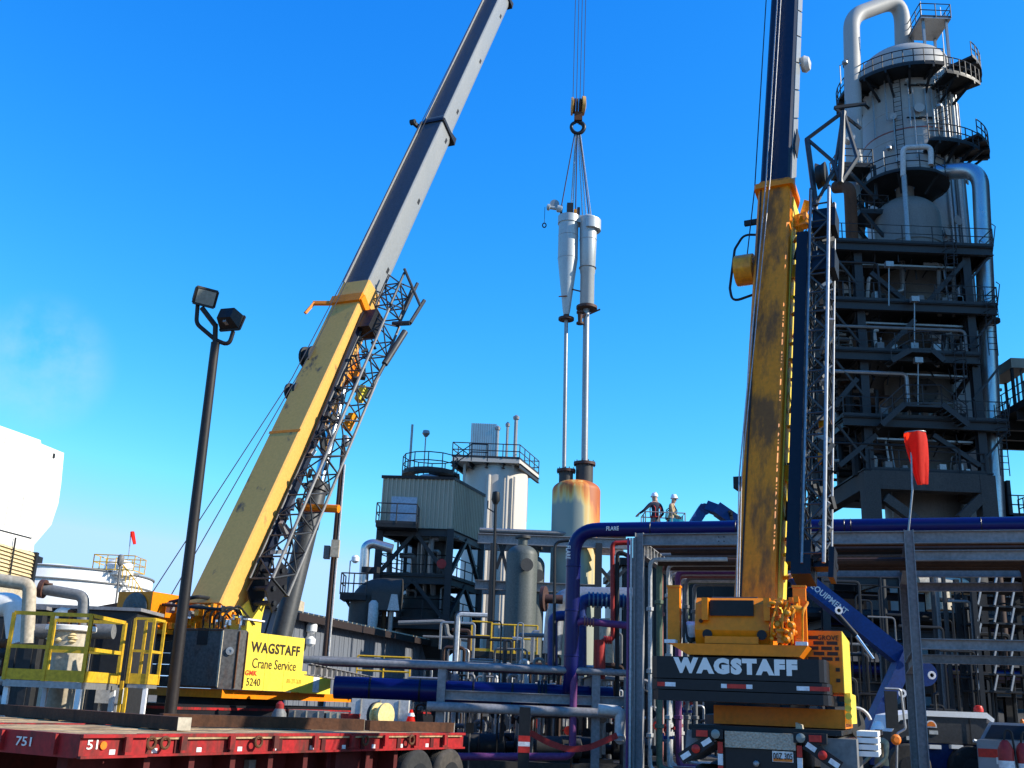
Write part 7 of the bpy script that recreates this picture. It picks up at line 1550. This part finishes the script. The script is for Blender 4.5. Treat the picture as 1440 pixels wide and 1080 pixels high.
MB().bx(tx0 + .02, tx1 - .02, YT_ - .02, YT_, .75, zw - .1).build('tailgate', 'van_white', VT, False); MB().bx(tx0 + .4, tx0 + .78, YT_ - .035, YT_ - .02, .9, 1.05).build('number_plate', 'tape_white', VT, False)
MB().bx(tx0 + .02, tx0 + .45, YT_ - .034, YT_ - .021, zw - .35, zw - .16).build('tail_lamp', 'tape_red', VT, False); MB().bx(tx1 - .24, tx1 - .02, YT_ - .034, YT_ - .021, zw - .35, zw - .16).build('tail_lamp', 'tape_red', VT, False)
MB().bx(tx0 - .02, tx1 + .02, YT_ - .15, YT_ - .01, .42, .6).build('bumper', 'chrome', VT, False)
MB().lathe((tx0 + 1.0, YT_ + .7, zt_), [(.05, 0), (.05, .06), (.02, .1)], 10).build('roof_lamp', 'orange_light', VT)
VT.rotation_euler.z = -R(27)
for x in (tx0 + .1, tx1 - .35):
    for y in (YT_ + .9, YT_ + 3.8): MB().lathe((x, y, .38), [(.2, 0), (.36, .02), (.38, .06), (.38, .2), (.36, .25), (.2, .26)], 20, V((1, 0, 0))).build('wheel', 'rubber', VT)
YM = 22.5
for px, py, hh, lab in ((1413, 1043, .30, 'red fire extinguisher trolley bottle in front of the white pickup'), (1437, 1047, .22, 'second red extinguisher bottle at the right picture edge')):
    e = P(px, py, YM); t = thing('fire_extinguisher', lab, 'fire extinguisher', V((e.x, YM, 0)), 'red extinguishers at the right edge')
    MB().lathe((e.x, YM, .25), [(.13, 0), (.15, .04), (.15, e.z - .4), (.1, e.z - .28), (.05, e.z - .22)], 18).build('bottle', 'pipe_red', t)
    MB().tube([V((e.x - .02, YM, e.z + .02)), V((e.x + .02, YM - .02, e.z + .25)), V((e.x + .14, YM - .02, e.z + .2)), V((e.x + .18, YM - .1, .8))], .022, 7, bend=.08).build('hose', 'hose', t); MB().bx(e.x - .2, e.x + .2, YM - .1, YM + .25, 0, .25).build('stand', 'dark_steel', t, False)
    MB().lathe((e.x, YM, e.z - .5), [(.152, 0), (.152, .14)], 18).build('label_band', 'tape_white', t)
person('p', 'worker in a white helmet and tan jacket standing behind the truck crane outrigger', V((VX(1238, 1040, 23.0), 23.0, 0)), R(200), 1.66, 'cloth_tan', 'cloth_jean')
# mirror on a post beside him
e = P(1257, 999, 19.2); t = thing('mirror_post', 'black rectangular mirror on a thin post beside the worker at the truck crane', 'mirror', V((P(1254, 1060, 19.2).x, 19.2, 0)))
MB().bx(e.x - .14, e.x + .07, 19.2, 19.24, e.z - .3, e.z + .32).build('mirror', 'black', t, False); MB().tube([e + V((-.12, .05, .36)), e + V((.16, .05, .36)), e + V((.2, .05, -.3)), e + V((.05, .05, -.38)), V((P(1254, 1060, 19.2).x, 19.25, 0))], .022, 7, bend=.06).build('frame', 'galv', t)
MB().lathe(e + V((.0, 0, -.48)), [(.08, -.02), (.09, .02), (.05, .06)], 14, V((0, -1, 0))).build('amber_lamp', 'orange_light', t)
for o in bpy.data.objects:
    if '_o' in o: del o['_o']
